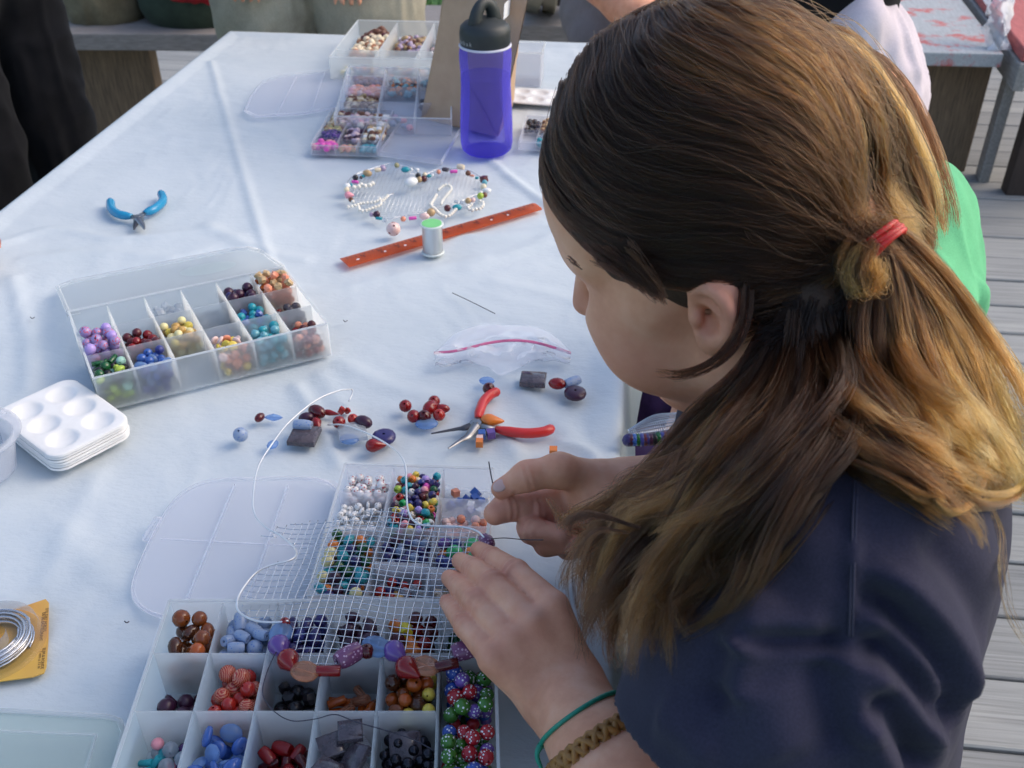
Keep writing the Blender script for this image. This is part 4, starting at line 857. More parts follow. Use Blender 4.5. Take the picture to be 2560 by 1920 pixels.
# ---- compartment boxes
class Box:
    def __init__(s, name, label, FL, FR, BL, h, mat, cols, rows, skip=(), rounded=False):
        s.FL = np.array([*FL, 0.0]); s.ex = np.array([FR[0] - FL[0], FR[1] - FL[1], 0]); s.ey = np.array([BL[0] - FL[0], BL[1] - FL[1], 0]); s.h = h; s.cols = cols; s.rows = rows
        s.buried = []; s.W = np.linalg.norm(s.ex); s.Dp = np.linalg.norm(s.ey)
        s.root = thing(name, label, 'bead box', (FL[0], FL[1], TZ)); loc = lambda u, v: u * s.ex + v * s.ey; s.loc = loc
        mb = MB(); th = 0.0014; q = [loc(0, 0), loc(1, 0), loc(1, 1), loc(0, 1)]
        mb.hexa([(p[0], p[1], 0) for p in q], [(p[0], p[1], 0.0014) for p in q])
        e = 0.0007; du = e / s.W; dv = e / s.Dp
        c = [loc(du, dv), loc(1 - du, dv), loc(1 - du, 1 - dv), loc(du, 1 - dv)]
        for a, b_ in zip(c, c[1:] + c[:1]):
            d = nrm(b_ - a); mb.wall(a - d * e, b_ - d * e, 0.0015, h, th)
        mb.build('tray', mat, s.root)
        rim = MB(); 
        for a, b_ in zip(c, c[1:] + c[:1]): rim.wall(a, b_, h + 0.0002, h + 0.0014, 0.0022)
        rim.build('rim', 'frosted_thick' if mat != 'clear_plastic' else 'clear_plastic', s.root)
        for u in cols[1:-1]:
            mb = MB(); a, b_ = loc(u, 0.012), loc(u, 0.988); mb.wall(a, b_, 0.0016, h - 0.0012, 0.0012); mb.build('divider', mat, s.root)
        for i in range(len(cols) - 1):
            for v in (rows[i] if isinstance(rows, dict) else rows)[1:-1]:
                if (i, round(v, 3)) in skip: continue
                mb = MB(); g = 0.0011 / s.W; mb.wall(loc(cols[i] + g, v), loc(cols[i + 1] - g, v), 0.0016, h - 0.0016, 0.0011); mb.build('divider', mat, s.root)
    def fill(s, u0, u1, v0, v1, kinds, n, label, seed, gname=None, heap=0.0, tries=14, cap=None, nm=None):
        r = np.random.default_rng(seed); placed = []; pend = []; m = 0.0018
        for i in range(int(n * 1.6)):
            kind, mat, rr = kinds[r.integers(0, len(kinds))][:3]; rr = rr * r.uniform(.80, 1.0); ku = (rr + m) / s.W; kv = (rr + m) / s.Dp; best = None
            for _ in range(tries):
                if heap: u = np.clip(r.normal((u0 + u1) / 2, heap * (u1 - u0)), u0 + ku, u1 - ku); v = np.clip(r.normal((v0 + v1) / 2, heap * (v1 - v0)), v0 + kv, v1 - kv)
                else: u = r.uniform(min(u0 + ku, (u0 + u1) / 2), max(u1 - ku, (u0 + u1) / 2)); v = r.uniform(min(v0 + kv, (v0 + v1) / 2), max(v1 - kv, (v0 + v1) / 2))
                p = s.FL + s.loc(u, v); z = 0.0016 + rr * 0.8
                for (q, qr) in placed:
                    d = math.hypot(p[0] - q[0], p[1] - q[1]); t_ = (rr + qr) * 0.9
                    if d < t_: z = max(z, q[2] - TZ + math.sqrt(t_ * t_ - d * d) * 0.92)
                if best is None or z < best[1]: best = (p, z)
            p, z = best
            if z > (cap or (s.h - 0.008 if not heap else s.h + 0.004)): continue
            placed.append((np.array([p[0], p[1], TZ + z]), rr))
            rot = tuple(r.uniform(0, 6.28, 3)) if kind not in ('tube', 'block', 'barrel') else (r.normal(0, .3), r.normal(0, .2), r.uniform(0, 6.28)) if kind == 'block' else (math.pi / 2 + r.normal(0, .25), r.normal(0, .2), r.uniform(0, 6.28))
            pend.append((kind, mat, placed[-1][0], rr, rot))
        for i, (kind, mat, p, rr, rot) in enumerate(pend):
            above = sum(1 for q, qr in placed if q[2] > p[2] + 0.75 * rr and math.hypot(q[0] - p[0], q[1] - p[1]) < 1.25 * rr)
            if above >= 2: s.buried.append((kind, mat, p, rr, rot))
            else: bead(kind, mat, p, rr, rot, label.replace('{c}', WORD.get(mat, mat.replace('_', ' '))), gname or label.replace('{c} ', ''), name=nm)
    def bury(s, label):                     # beads wholly covered by others: one mass
        if not s.buried: return
        mats = sorted({b_[1] for b_ in s.buried}); mb = MB()
        for kind, mat, p, rr, rot in s.buried:
            mb.cur = mats.index(mat); mb.ball(p - s.FL - (0, 0, TZ), (rr * .85,) * 3, n=8, k=5)
        tag(mb.build('buried_beads', mats, None, True, None, (s.FL[0], s.FL[1], TZ)), label, 'beads', kind='stuff')
WORD = dict(red_glass='red', dark_red='dark red', bright_red='bright red', orange_glass='orange', amber='amber', brown_glass='brown', plum='plum', purple_glass='purple', indigo='indigo', black_glass='black', blue_glass='blue', sky_glass='pale blue', clear_glass='clear', peach_glass='peach', green_glass='dark green', white_bead='white', pale_yellow='pale yellow', grey_blue='slate blue', smoky='smoky grey', hematite='black', speckle_blue='blue-grey', purple_red_dots='lilac red-dotted', dot_red='red', dot_blue='blue', dot_green='green', dot_violet='violet', eye_yellow='yellow', heart_print='white', letter_print='white', wood_letter='wooden', red_banded='swirled red', silver_banded='silver', gold_bead='gold', pale_pink='pale pink', hot_pink='hot pink', lime='lime green')
def sixths(n): return [i / n for i in range(n + 1)]
# box A, nearest
exA = np.array([.993, .116]); BLA = np.array([-.3125, .4837]); FLA = np.array([-.2905, .3400]); FRA = FLA + exA * .2414
A = Box('bead_box', 'large frosted bead box in front with eighteen compartments', FLA, FRA, BLA, 0.046, 'frosted_plastic', sixths(6), [0, 1 / 3, 2 / 3, 1], skip={(5, .333)})
def cellA(c, r): return c / 6, (c + 1) / 6, (2 - r) / 3, (3 - r) / 3
ga = lambda c, r, kinds, n, what, **k: A.fill(*cellA(c, r), kinds, n, what + ' in the front bead box', 100 + c * 10 + r, **k)
ga(0, 0, [('round', 'amber', .0068), ('oval', 'brown_glass', .0074), ('round', 'orange_glass', .0064), ('oval', 'amber', .0078)], 24, '{c} glass bead of the brown mix', nm='glass_bead')
ga(1, 0, [('barrel', 'speckle_blue', .0062), ('round', 'speckle_blue', .0068)], 30, '{c} speckled bead', nm='speckled_bead')
ga(2, 0, [('oval', 'indigo', .0068), ('round', 'indigo', .0062), ('barrel', 'navy', .0058)], 32, 'deep {c} glass bead', nm='glass_bead')
ga(3, 0, [('oval', 'plum', .0064), ('round', 'plum', .0060)], 26, 'dark {c} glass bead behind the wire mesh', nm='glass_bead')
ga(4, 0, [('barrel', 'eye_yellow', .0068), ('round', 'red_glass', .0064), ('barrel', 'orange', .0062), ('round', 'dark_red', .0064)], 34, '{c} bead under the wire mesh', nm='eye_bead')
ga(5, 0, [('round', 'brown_glass', .006), ('round', 'green_glass', .006)], 16, '{c} glass bead by the fingers', nm='glass_bead')
ga(0, 1, [('round', 'plum', .0066), ('disc', 'plum', .0066)], 7, 'dark {c} bead, one of few in its compartment', nm='plum_bead')
ga(1, 1, [('round', 'red_banded', .0066), ('round', 'bright_red', .0062)], 26, '{c} ball bead', nm='swirled_bead')
ga(2, 1, [('round', 'black_glass', .0060), ('chip', 'black_glass', .006)], 12, '{c} glass bead', nm='black_bead')
ga(3, 1, [('tube', 'peach_glass', .0050), ('tube', 'orange_glass', .0048)], 12, '{c} glass tube bead', nm='tube_bead')
ga(4, 1, [('round', 'orange_glass', .0058), ('oval', 'amber', .0062), ('round', 'brown_glass', .0062), ('round', 'yellow', .0050)], 32, '{c} bead of the orange mix', nm='glass_bead')
ga(5, 1, [('round', 'dot_red', .0062), ('round', 'dot_blue', .0062), ('round', 'dot_green', .006), ('round', 'dot_violet', .0062)], 44, '{c} white-spotted bead in the back half', nm='spotted_bead', cap=.038)
ga(0, 2, [('round', 'clear_glass', .0054), ('oval', 'purple_glass', .0054), ('round', 'pink', .005), ('tube', 'teal', .0042)], 22, 'small {c} bead at the left', nm='small_bead')
ga(1, 2, [('oval', 'blue_glass', .0070), ('disc', 'blue_glass', .0072), ('flat', 'sky_glass', .0062)], 26, '{c} translucent glass bead', nm='glass_bead')
ga(2, 2, [('tube', 'dark_red', .0054), ('barrel', 'red_glass', .0060)], 18, '{c} glass tube bead', nm='tube_bead')
ga(3, 2, [('block', 'silver_banded', .0095), ('block', 'smoky', .0095)], 9, 'square {c} block bead', nm='block_bead')
ga(4, 2, [('round', 'hematite', .0042)], 60, 'small shiny {c} ball bead', nm='hematite_bead')
ga(5, 2, [('round', 'dot_red', .0062), ('round', 'dot_blue', .0062), ('round', 'dot_violet', .0062), ('round', 'dot_green', .006)], 44, '{c} white-spotted bead in the front half', nm='spotted_bead', cap=.038)
A.bury('beads buried under others in the front bead box')
p = A.FL + A.loc(.745, .23); bead('block', 'smoky', (p[0], p[1], TZ + .026), .0105, (.5, .1, .3), 'big smoky glass block lying on the small black ball beads')
# box B, in the middle, with its lid folded out to the left
FLB, FRB, BLB = np.array([-.2193, .5155]), np.array([-.0845, .5245]), np.array([-.2313, .6765])
def vB(py, px): q = T(px, py, .028)[:2] - FLB; return float(np.linalg.solve(np.column_stack([FRB - FLB, BLB - FLB]), q)[1])
rB = {0: [0, vB(1312, 810), vB(1228, 850), 1], 1: [0, vB(1404, 940), vB(1318, 960), 1], 2: [0, vB(1418, 1080), vB(1312, 1100), vB(1246, 1120), 1]}
Bx = Box('bead_box', 'lilac plastic bead box under the wire mesh with lid folded left', FLB, FRB, BLB, 0.028, 'lilac_plastic', [0, 1 / 3, 2 / 3, 1], rB)
def gb(c, i, kinds, n, what, **k): Bx.fill(c / 3, (c + 1) / 3, rB[c][i], rB[c][i + 1], kinds, n, what, 300 + c * 10 + i, **k)
gb(0, 2, [('round', 'heart_print', .0042)], 34, 'small white bead with a red heart print', nm='heart_bead')
gb(0, 1, [('round', 'letter_print', .0038), ('disc', 'letter_print', .0042)], 46, 'small white letter bead with black print', nm='letter_bead')
gb(0, 0, [('round', 'pale_yellow', .0056), ('round', 'teal', .0058), ('round', 'plum', .0056), ('round', 'indigo', .0054), ('round', 'green_glass', .0052), ('oval', 'teal', .0060), ('round', 'orange', .0052)], 80, '{c} wooden bead under the wire mesh', nm='wooden_bead', cap=.024)
pony = [('pony', k, .0040) for k in ('navy', 'teal', 'plum', 'pink', 'green', 'orange', 'aqua', 'yellow', 'lilac', 'white_bead', 'maroon', 'lime', 'indigo', 'hot_pink', 'cream', 'green_glass', 'bright_red')]
gb(1, 2, pony, 170, '{c} pony bead in the bright multicoloured heap', nm='pony_bead', cap=.024)
gb(1, 1, [('round', 'indigo', .0046), ('round', 'grey_blue', .0044), ('round', 'plum', .0046)], 44, '{c} bead in the middle of the lilac box', nm='small_bead')
gb(1, 0, [('round', 'bright_red', .005), ('round', 'gold_bead', .0044), ('round', 'clear_glass', .0044), ('round', 'indigo', .004)], 22, '{c} bead at the front of the lilac box', nm='small_bead')
gb(2, 3, [('cube', 'blue_glass', .004), ('cube', 'coral', .004), ('cube', 'white_bead', .0038)], 8, 'little {c} cube bead at the back of the lilac box', nm='cube_bead')
gb(2, 2, [('round', 'coral', .0046), ('round', 'pale_pink', .0044)], 14, '{c} bead behind the frosted divider', nm='small_bead')
gb(2, 1, [('round', 'green', .0078), ('round', 'violet', .006), ('round', 'orange', .006), ('round', 'navy', .006)], 18, '{c} ball bead by the index finger', nm='ball_bead')
gb(2, 0, [('cube', 'wood_letter', .0038)], 18, 'tiny wooden cube bead with black print', nm='cube_bead')
Bx.bury('beads buried under others in the lilac bead box')
# its lid
LW = 0.152
def lidB(u, v): q = BLB * v + FLB * (1 - v); d = -nrm(np.array([*(FRB - FLB), 0]))[:2]; return q + d * u * LW + d * 0.002
mb = MB(); out = []
for a, b_ in ((0, .02), (.6, -.03), (.82, .0), (.95, .10), (1.0, .28), (1.0, .72), (.93, .92), (.8, 1.0), (.55, 1.02), (0, .98)): out.append(lidB(a, b_))
oo = np.array([*out[0], TZ]); rootB = Bx.root; o0 = np.array(rootB.location)
poly = catmull(np.array(out + [out[0]]), 60)[:-1]; P2 = [(p[0] - o0[0], p[1] - o0[1]) for p in poly]
mb = MB(); mb.prism(P2[::-1] if False else P2, 0.0004, 0.0016) ; lid = mb.build('lid', 'lilac_plastic', rootB)
mb = MB(); lr_ = np.array([(x, y, 0.0034) for x, y in P2]); lr_ = np.array([np.mean([lr_[(i + k) % len(lr_)] for k in (-2, -1, 0, 1, 2)], 0) for i in range(len(lr_))]); mb.tube(np.vstack([lr_, lr_[:2]]), 0.0017, 8, False); mb.build('lid_rim', 'lilac_plastic', lid, True)
for u in (.34, .66):
    a, b_ = lidB(u, .04), lidB(u, .96); mb = MB(); mb.wall((a[0] - o0[0], a[1] - o0[1]), (b_[0] - o0[0], b_[1] - o0[1]), .0018, .0058, .0016); mb.build('rib', 'lilac_plastic', lid)
a, b_ = lidB(.08, .5), lidB(.95, .52); mb = MB(); mb.wall((a[0] - o0[0], a[1] - o0[1]), (b_[0] - o0[0], b_[1] - o0[1]), .0018, .0032, .001); mb.build('rib', 'lilac_plastic', lid)
a = lidB(1.0, .58); mb = MB(); mb.box((a[0] - o0[0] - .004, a[1] - o0[1], .004), (.007, .028, .006)); bevel(mb.build('clasp', 'lilac_plastic', lid), .002)
# box C, left, with the lid lying open behind
FLC, FRC, BLC = np.array([-.508, .7626]), np.array([-.3048, .893]), np.array([-.5961, .8854])
C_ = Box('bead_box', 'frosted bead box left of centre with its lid open behind', FLC, FRC, BLC, 0.040, 'frosted_plastic', sixths(6), [0, 1 / 3, 2 / 3, 1])
gc = lambda c, r, kinds, n, what, **k: C_.fill(c / 6, (c + 1) / 6, (2 - r) / 3, (3 - r) / 3, kinds, n, what + ' in the left bead box', 200 + c * 10 + r, **k)
gc(0, 2, [('round', 'green_glass', .0062), ('round', 'mint', .0064), ('oval', 'lime', .0056), ('round', 'black_glass', .0056), ('tube', 'green_glass', .004)], 46, '{c} bead of the green mix', nm='glass_bead')
gc(1, 2, [('round', 'blue_glass', .0056), ('oval', 'sky_glass', .0058), ('round', 'navy', .0056)], 44, '{c} glass bead', nm='glass_bead')
gc(3, 2, [('disc', 'yellow', .0062), ('disc', 'coral', .0062), ('disc', 'pale_pink', .006)], 24, '{c} disc bead', nm='disc_bead')
gc(4, 2, [('round', 'aqua', .0056), ('oval', 'aqua', .006), ('round', 'teal', .0056)], 36, '{c} bead at the front', nm='turquoise_bead')
gc(5, 2, [('round', 'coral', .0052), ('round', 'red_glass', .0052), ('round', 'maroon', .005)], 24, '{c} bead at the right front corner', nm='small_bead')
gc(0, 1, [('round', 'purple_red_dots', .0068), ('round', 'lilac', .006), ('round', 'purple_red_dots', .0056)], 40, '{c} bead of the heaped compartment', heap=.34, nm='dotted_bead')
gc(1, 1, [('round', 'red_glass', .006), ('round', 'maroon', .0058)], 26, '{c} bead at the middle left', nm='red_bead')
gc(2, 1, [('round', 'pale_yellow', .0056), ('round', 'yellow', .0054), ('round', 'gold_bead', .0056)], 36, '{c} bead of the honey mix', nm='honey_bead')
gc(3, 1, [('round', 'grey_blue', .004)], 18, 'small {c} bead', nm='small_bead')
gc(4, 1, [('round', 'teal', .0056), ('chip', 'blue_glass', .0056)], 24, '{c} bead at the middle right', nm='teal_bead')
gc(5, 1, [('round', 'smoky', .0056), ('chip', 'red_glass', .0052)], 18, '{c} bead behind the right front corner', nm='small_bead')
gc(2, 0, [('chip', 'clear_glass', .006), ('round', 'clear_glass', .0056)], 26, '{c} glass bead at the back', nm='clear_bead')
gc(3, 0, [('round', 'clear_glass', .0046)], 12, 'tiny {c} bead', nm='clear_bead')
gc(4, 0, [('round', 'plum', .0066), ('round', 'indigo', .006)], 22, 'dark {c} ball bead', nm='ball_bead')
gc(5, 0, [('chip', 'coral', .0062), ('chip', 'orange_glass', .0062), ('chip', 'tan', .0062)], 36, '{c} crystal chip of the heap', heap=.36, nm='chip_bead')
C_.bury('beads buried under others in the left bead box')
oC = np.array(C_.root.location); exC = C_.ex; eyC = C_.ey
def lidC(u, v): return u * exC + (1.012 + v * .93) * eyC + np.array([0, 0, .036 - .034 * v])
mb = MB(); rows_ = []
ol_ = [(0.0, 0), (1.0, 0), (1.0, .75), (.97, .92), (.9, 1.0), (.08, 1.0), (.0, .9)]
vs = [lidC(u, v) for u, v in ol_]; vt = [p + np.array([0, 0, .0013]) for p in vs]; n = len(vs); mb.add(vs + vt, [tuple(range(n))[::-1], tuple(range(n, 2 * n))] + [(i, (i + 1) % n, n + (i + 1) % n, n + i) for i in range(n)])
lidc = mb.build('lid', 'frosted_plastic', C_.root)
mb = MB(); mb.tube([p + np.array([0, 0, .004]) for p in vs[2:] + vs[:1]], .0022, 6); mb.tube([vs[1] + (0, 0, .004), vs[2] + np.array([0, 0, .004])], .0022, 6); mb.build('lid_rim', 'frosted_plastic', lidc, True)
mb = MB()
for q in np.linspace(0, 2 * math.pi, 29)[:-1]: pass
ring = [lidC(.70 + .14 * math.cos(q), .52 + .2 * math.sin(q)) + np.array([0, 0, .0016]) for q in np.linspace(0, 2 * math.pi, 25)[:-1]]; mb.add(ring, [tuple(range(24))]); mb.build('embossed_oval', 'mint_plastic', lidc)
for u in (.02, .98):
    mb = MB(); mb.tube([lidC(u - .03, -.008), lidC(u + .03, -.008)], .0022, 8); mb.build('hinge', 'frosted_thick', C_.root, True)

# ---- the wire mesh being beaded
WM = thing('beaded_wire_mesh', 'wire mesh piece edged with red and purple beads under the left hand', 'wire craft', T(950, 1480, .045))
wo = np.array(WM.location)
def hM(x, y): return TABLE + 0.0495 - 0.012 * np.clip((y - .50) / .16, 0, 1) - 0.006 * np.clip((-.20 - x) / .05, 0, 1) + 0.0015 * math.sin(x * 60)
def onM(px, py, up=0.0):
    p = T(px, py, .047)
    for _ in range(3): p = G(px, py, hM(p[0], p[1]) + up)
    return p
OUT = [(614, 1541), (600, 1500), (625, 1440), (690, 1402), (735, 1398), (740, 1370), (705, 1342), (640, 1345), (700, 1312), (780, 1300), (860, 1296), (930, 1272), (1020, 1262), (1060, 1310), (1180, 1320), (1212, 1345), (1200, 1420), (1195, 1520), (1196, 1640), (1140, 1655), (1090, 1668), (1010, 1640), (940, 1628), (880, 1648), (800, 1680), (745, 1650), (722, 1600), (712, 1562)]
PO = np.array([onM(*q)[:2] for q in OUT])
def inside(x, y):
    c = False; n = len(PO); j = n - 1
    for i in range(n):
        if (PO[i, 1] > y) != (PO[j, 1] > y) and x < (PO[j, 0] - PO[i, 0]) * (y - PO[i, 1]) / (PO[j, 1] - PO[i, 1]) + PO[i, 0]: c = not c
        j = i
    return c
ga_ = rad(2.5); gx = np.array([math.cos(ga_), math.sin(ga_)]); gy = np.array([-gx[1], gx[0]]); ctr = PO.mean(0); mb = MB(); SP = 0.00635
def rstep(d0, d1, which):
    for k in range(-24, 25):
        run = []
        for s in np.arange(-.16, .16, .0032):
            q = ctr + d0 * s + d1 * (k * SP); q = q + d1 * 0.0006 * math.sin(s * 90 + k)
            if inside(*q): run.append((q[0], q[1], hM(*q) + (0.0004 if (which) else -0.0004)))
            elif len(run) > 2: mb.tube([np.array(r) - wo for r in run], 0.00037, 5); run = []
            else: run = []
        if len(run) > 2: mb.tube([np.array(r) - wo for r in run], 0.00037, 5)
rstep(gx, gy, 0); rstep(gy, gx, 1)
grid = mb.build('wire_grid', 'silver_wire', WM, True)
WA = [(881, 973, .012), (845, 977, .022), (788, 1002, .03), (723, 1055, .034), (682, 1107, .036), (645, 1168, .036), (633, 1238, .036), (637, 1286, .036), (666, 1319, .038), (702, 1339, .04), (735, 1368, .044), (740, 1388, .048), (722, 1402, .05), (680, 1412, .05), (640, 1432, .05), (608, 1470, .05), (592, 1505, .05), (600, 1532, .05), (640, 1552, .051), (690, 1556, .051), (722, 1552, .051)]
mb = MB(); W_ = catmull(np.array([T(*q) for q in WA]), 90); mb.tube(W_ - wo, 0.00085, 8); mb.tube(catmull(np.array([T(881, 973, .012), T(880, 985, .008), T(872, 1003, .004)]), 8) - wo, .00085, 8); mb.build('outline_wire', 'white_bright_wire', WM, True)
WB = [(820, 1062, .010), (861, 1063, .022), (926, 1087, .034), (987, 1124, .04), (1012, 1160, .042), (1016, 1217, .044), (1020, 1274, .046), (1040, 1307, .047), (1081, 1315, .047), (1150, 1317, .048), (1191, 1327, .05), (1211, 1345, .052)]
mb = MB(); mb.tube(catmull(np.array([T(*q) for q in WB]), 60) - wo, 0.00085, 8); mb.build('outline_wire', 'white_bright_wire', WM, True)
def z2(x, y): return (x / 2.765 + 560, y / 2.765 + 1100)
EDG = [(420, 1265, 'round', 'red_glass', .0042, None), (392, 1335, 'flat', 'sky_glass', .0085, (20, -110)), (385, 1432, 'drop', 'violet', .0085, (40, 90)), (450, 1530, 'drop', 'red_glass', .0085, (60, 100)), (560, 1600, 'flat', 'peach_glass', .0085, (100, 30)), (722, 1596, 'tube', 'red_glass', .0054, (180, 0)), (862, 1490, 'barrel', 'speckle_plum', .0085, (140, -80)),
       (990, 1460, 'round', 'dark_red', .0055, None), (1052, 1428, 'flat', 'sky_glass', .0088, (150, 60)), (1190, 1470, 'drop', 'violet', .0085, (80, 70)), (1275, 1582, 'drop', 'red_glass', .0088, (120, 90)), (1395, 1562, 'flat', 'peach_glass', .0085, (100, 40)), (1540, 1555, 'tube', 'dark_red', .0054, (180, -40)), (1665, 1452, 'barrel', 'speckle_plum', .0082, (150, -40)), (1815, 700, 'oval', 'speckle_plum', .0075, (60, 50))]
thr = []
for x, y, kd, mt, r, dr in EDG:
    p = onM(*z2(x, y), .002); M = None
    if dr: q = onM(*z2(x + dr[0] * .3, y + dr[1] * .3), .002); M = axisM(q - p)
    bead(kd, mt, p - wo, r, M, None, None, WM, 'bead')
    if len(thr) < 14: thr.append(p)
mb = MB(); mb.tube(catmull(np.array(thr[:-1]), 80) - wo, .0004, 6); mb.build('stringing_wire', 'silver_wire', WM, True)
def z3(x, y): return (x / 2.212 + 300, y / 2.212 + 1420)
TH_ = [(880, 440, .05), (850, 490, .052), (805, 600, .056), (790, 700, .058), (850, 790, .056), (950, 845, .053), (1080, 835, .052), (1190, 810, .052), (1300, 850, .052), (1440, 890, .05), (1600, 940, .045), (1740, 1010, .042)]
mb = MB(); mb.tube(catmull(np.array([T(*z3(a, b_), h) for a, b_, h in TH_]), 70), .0004, 6); tag(mb.build('thread', 'thread', None, True), 'thin dark beading thread trailing over the front bead box', 'thread')
mb = MB(); mb.tube(catmull(np.array([T(1222, 1154, .11), T(1226, 1180, .105), T(1232, 1208, .10)]), 10), .0005, 6); mb.tube(catmull(np.array([T(1228, 1347, .055), T(1262, 1345, .062), T(1310, 1349, .07), T(1358, 1350, .08)]), 20), .0004, 6)
tag(mb.build('wire_end', 'dark_steel', None, True), 'thin dark wire end pinched in the right hand', 'wire')

# ---- loose beads between the boxes
def z1(x, y): return (x / 2.458 + 560, y / 2.458 + 900)
LOOSE = [  # zoom x, y, kind, material, radius, heading (degrees), stretch, label
    (220, 358, 'oval', 'dark_red', .0055, 70, (1, 1, 1), 'dark red oval bead, leftmost of the loose red beads'), (305, 358, 'diamond', 'sky_glass', .0062, 5, (1, 1, 1), 'pale blue faceted bead beside the leftmost dark red bead'),
    (102, 463, 'round', 'speckle_blue', .0075, 0, (1, 1, 1), 'round blue speckled bead, leftmost on the cloth'), (300, 525, 'flat', 'sky_glass', .0055, 80, (1, 1, 1), 'pale blue glass bead under the curved wire'),
    (508, 358, 'oval', 'plum', .007, 20, (1, 1, 1), 'plum oval bead left in the mixed heap'), (572, 322, 'oval', 'dark_red', .009, -25, (1, 1, 1), 'largest dark red oval bead in the mixed heap'), (655, 330, 'drop', 'red_glass', .0058, -8, (.6, .6, 1.3), 'long red spindle bead pointing right in the heap'),
    (570, 395, 'drop', 'red_glass', .0070, -60, (.8, .8, 1), 'red pointed bead below the large oval one'), (485, 405, 'barrel', 'speckle_blue', .0068, 0, (1, 1, 1.2), 'blue speckled barrel bead on top of the grey square'), (495, 472, 'block', 'smoky', .0135, 0, (1, 1, .9), 'smoky grey square glass bead under the blue barrel'),
    (722, 318, 'chip', 'bright_red', .0055, 70, (.6, .8, 1.2), 'bright red wedge bead, left of the pair'), (757, 318, 'chip', 'bright_red', .0050, 60, (.5, .8, 1.2), 'bright red wedge bead, right of the pair'), (708, 388, 'round', 'red_glass', .0066, 0, (1, 1, 1), 'red ball bead crossed by the wire tip'),
    (793, 368, 'round', 'bright_red', .0056, 0, (1, 1, 1), 'small bright red bead beside the plum oval'), (858, 385, 'oval', 'plum', .0085, -20, (1, 1, 1), 'plum oval bead right in the mixed heap'), (790, 448, 'block', 'clear_glass', .0135, 20, (1, 1, .8), 'clear grey square glass bead under the wire'), (770, 492, 'flat', 'sky_glass', .0078, 0, (1, .8, 1), 'pale blue oval bead in front of the clear square'),
    (983, 478, 'disc', 'indigo', .0118, 0, (1, 1, 1), 'dark purple disc bead under the curved wire'), (930, 530, 'drop', 'red_glass', .0085, 10, (.85, .85, 1), 'red drop bead against the dark disc'),
    (1115, 287, 'round', 'red_glass', .0066, 0, (1, 1, 1), 'red ball bead, leftmost of the ball cluster'), (1165, 350, 'round', 'red_glass', .0068, 0, (1, 1, 1), 'red ball bead, lower left of the ball cluster'), (1232, 350, 'round', 'dark_red', .0068, 0, (1, 1, 1), 'dark red ball bead touching the pale blue oval'), (1268, 296, 'oval', 'red_glass', .0090, 70, (1, 1, 1), 'largest red bead in the ball cluster'),
    (1292, 258, 'round', 'red_glass', .0062, 0, (1, 1, 1), 'red ball bead, farthest of the ball cluster'), (1340, 304, 'oval', 'red_glass', .0070, 5, (.9, .9, 1), 'red oval bead, rightmost of the ball cluster'), (1322, 342, 'round', 'bright_red', .0064, 0, (1, 1, 1), 'bright red ball bead, lower right of the cluster'), (1245, 397, 'flat', 'sky_glass', .0092, 10, (.9, .8, 1), 'pale blue oval bead nearest the red ball cluster'),
    (1627, 180, 'round', 'dark_red', .0066, 0, (1, 1, 1), 'dark red ball at the end of the red pliers handle'), (1615, 133, 'flat', 'sky_glass', .0066, 0, (1, 1, 1), 'pale blue bead behind the upper pliers handle'), (1645, 376, 'drop', 'orange', .0092, 0, (.9, .7, 1.1), 'orange fish-shaped bead between the pliers handles'),
    (1585, 462, 'cube', 'blue_glass', .0042, 10, (1, 1, 1), 'tiny blue cube bead under the red pliers'), (1640, 458, 'cube', 'violet', .0046, 20, (1, 1, 1), 'tiny violet cube bead under the pliers handle'), (1572, 490, 'cube', 'pale_pink', .0036, 5, (1, 1, 1), 'tiny pink cube bead near the pliers jaws'), (1570, 514, 'cube', 'orange', .0040, 5, (1, 1, 1), 'tiny orange cube bead in front of the pink one'), (2023, 570, 'cube', 'orange', .0044, 5, (1, 1, 1.2), 'tiny orange cube bead by the right hand'),
    (1900, 125, 'block', 'smoky', .0135, 0, (1, .8, 1), 'grey striped square glass bead at the table edge'), (2048, 150, 'oval', 'red_glass', .0082, 0, (1, 1, 1), 'red oval bead between grey square and blue bead'), (2140, 140, 'barrel', 'speckle_blue', .0075, 40, (.9, .9, 1.1), 'blue speckled barrel bead at the table edge'), (2158, 209, 'disc', 'plum', .0118, 0, (1, 1, 1), 'dark purple disc bead nearest the table edge')]
FLAT = {'disc', 'block'}
for x, y, kd, mt, r, hd, st, lb in LOOSE:
    zr = {'disc': .36, 'block': .34, 'cube': .85, 'flat': .5, 'barrel': .85, 'oval': .78, 'round': 1, 'drop': .9, 'diamond': .55, 'chip': .8}[kd] * r * (st[2] if kd in FLAT else min(st[0], st[1]))
    lift = .004 if 'on top' in lb else 0
    p = T(*z1(x, y), zr + lift); p[2] = TZ + zr * 0.96 + lift; a = rad(hd)
    if kd in FLAT: o = bead(kd, mt, p, r, (0, 0, a), lb, sc=st)
    elif kd in ('cube', 'chip', 'round'): o = bead(kd, mt, p, r, (0 if kd == 'cube' else rng.uniform(.3, 1), 0, a), lb, sc=st)
    else:
        zx = np.array([math.cos(a), math.sin(a), 0]); M = axisM(zx, (0, 0, 1.0))
        if kd == 'flat': M = np.column_stack([np.cross([0, 0, 1.0], zx), np.array([0, 0, 1.0]), zx])
        o = bead(kd, mt, p, r, M, lb, sc=st)
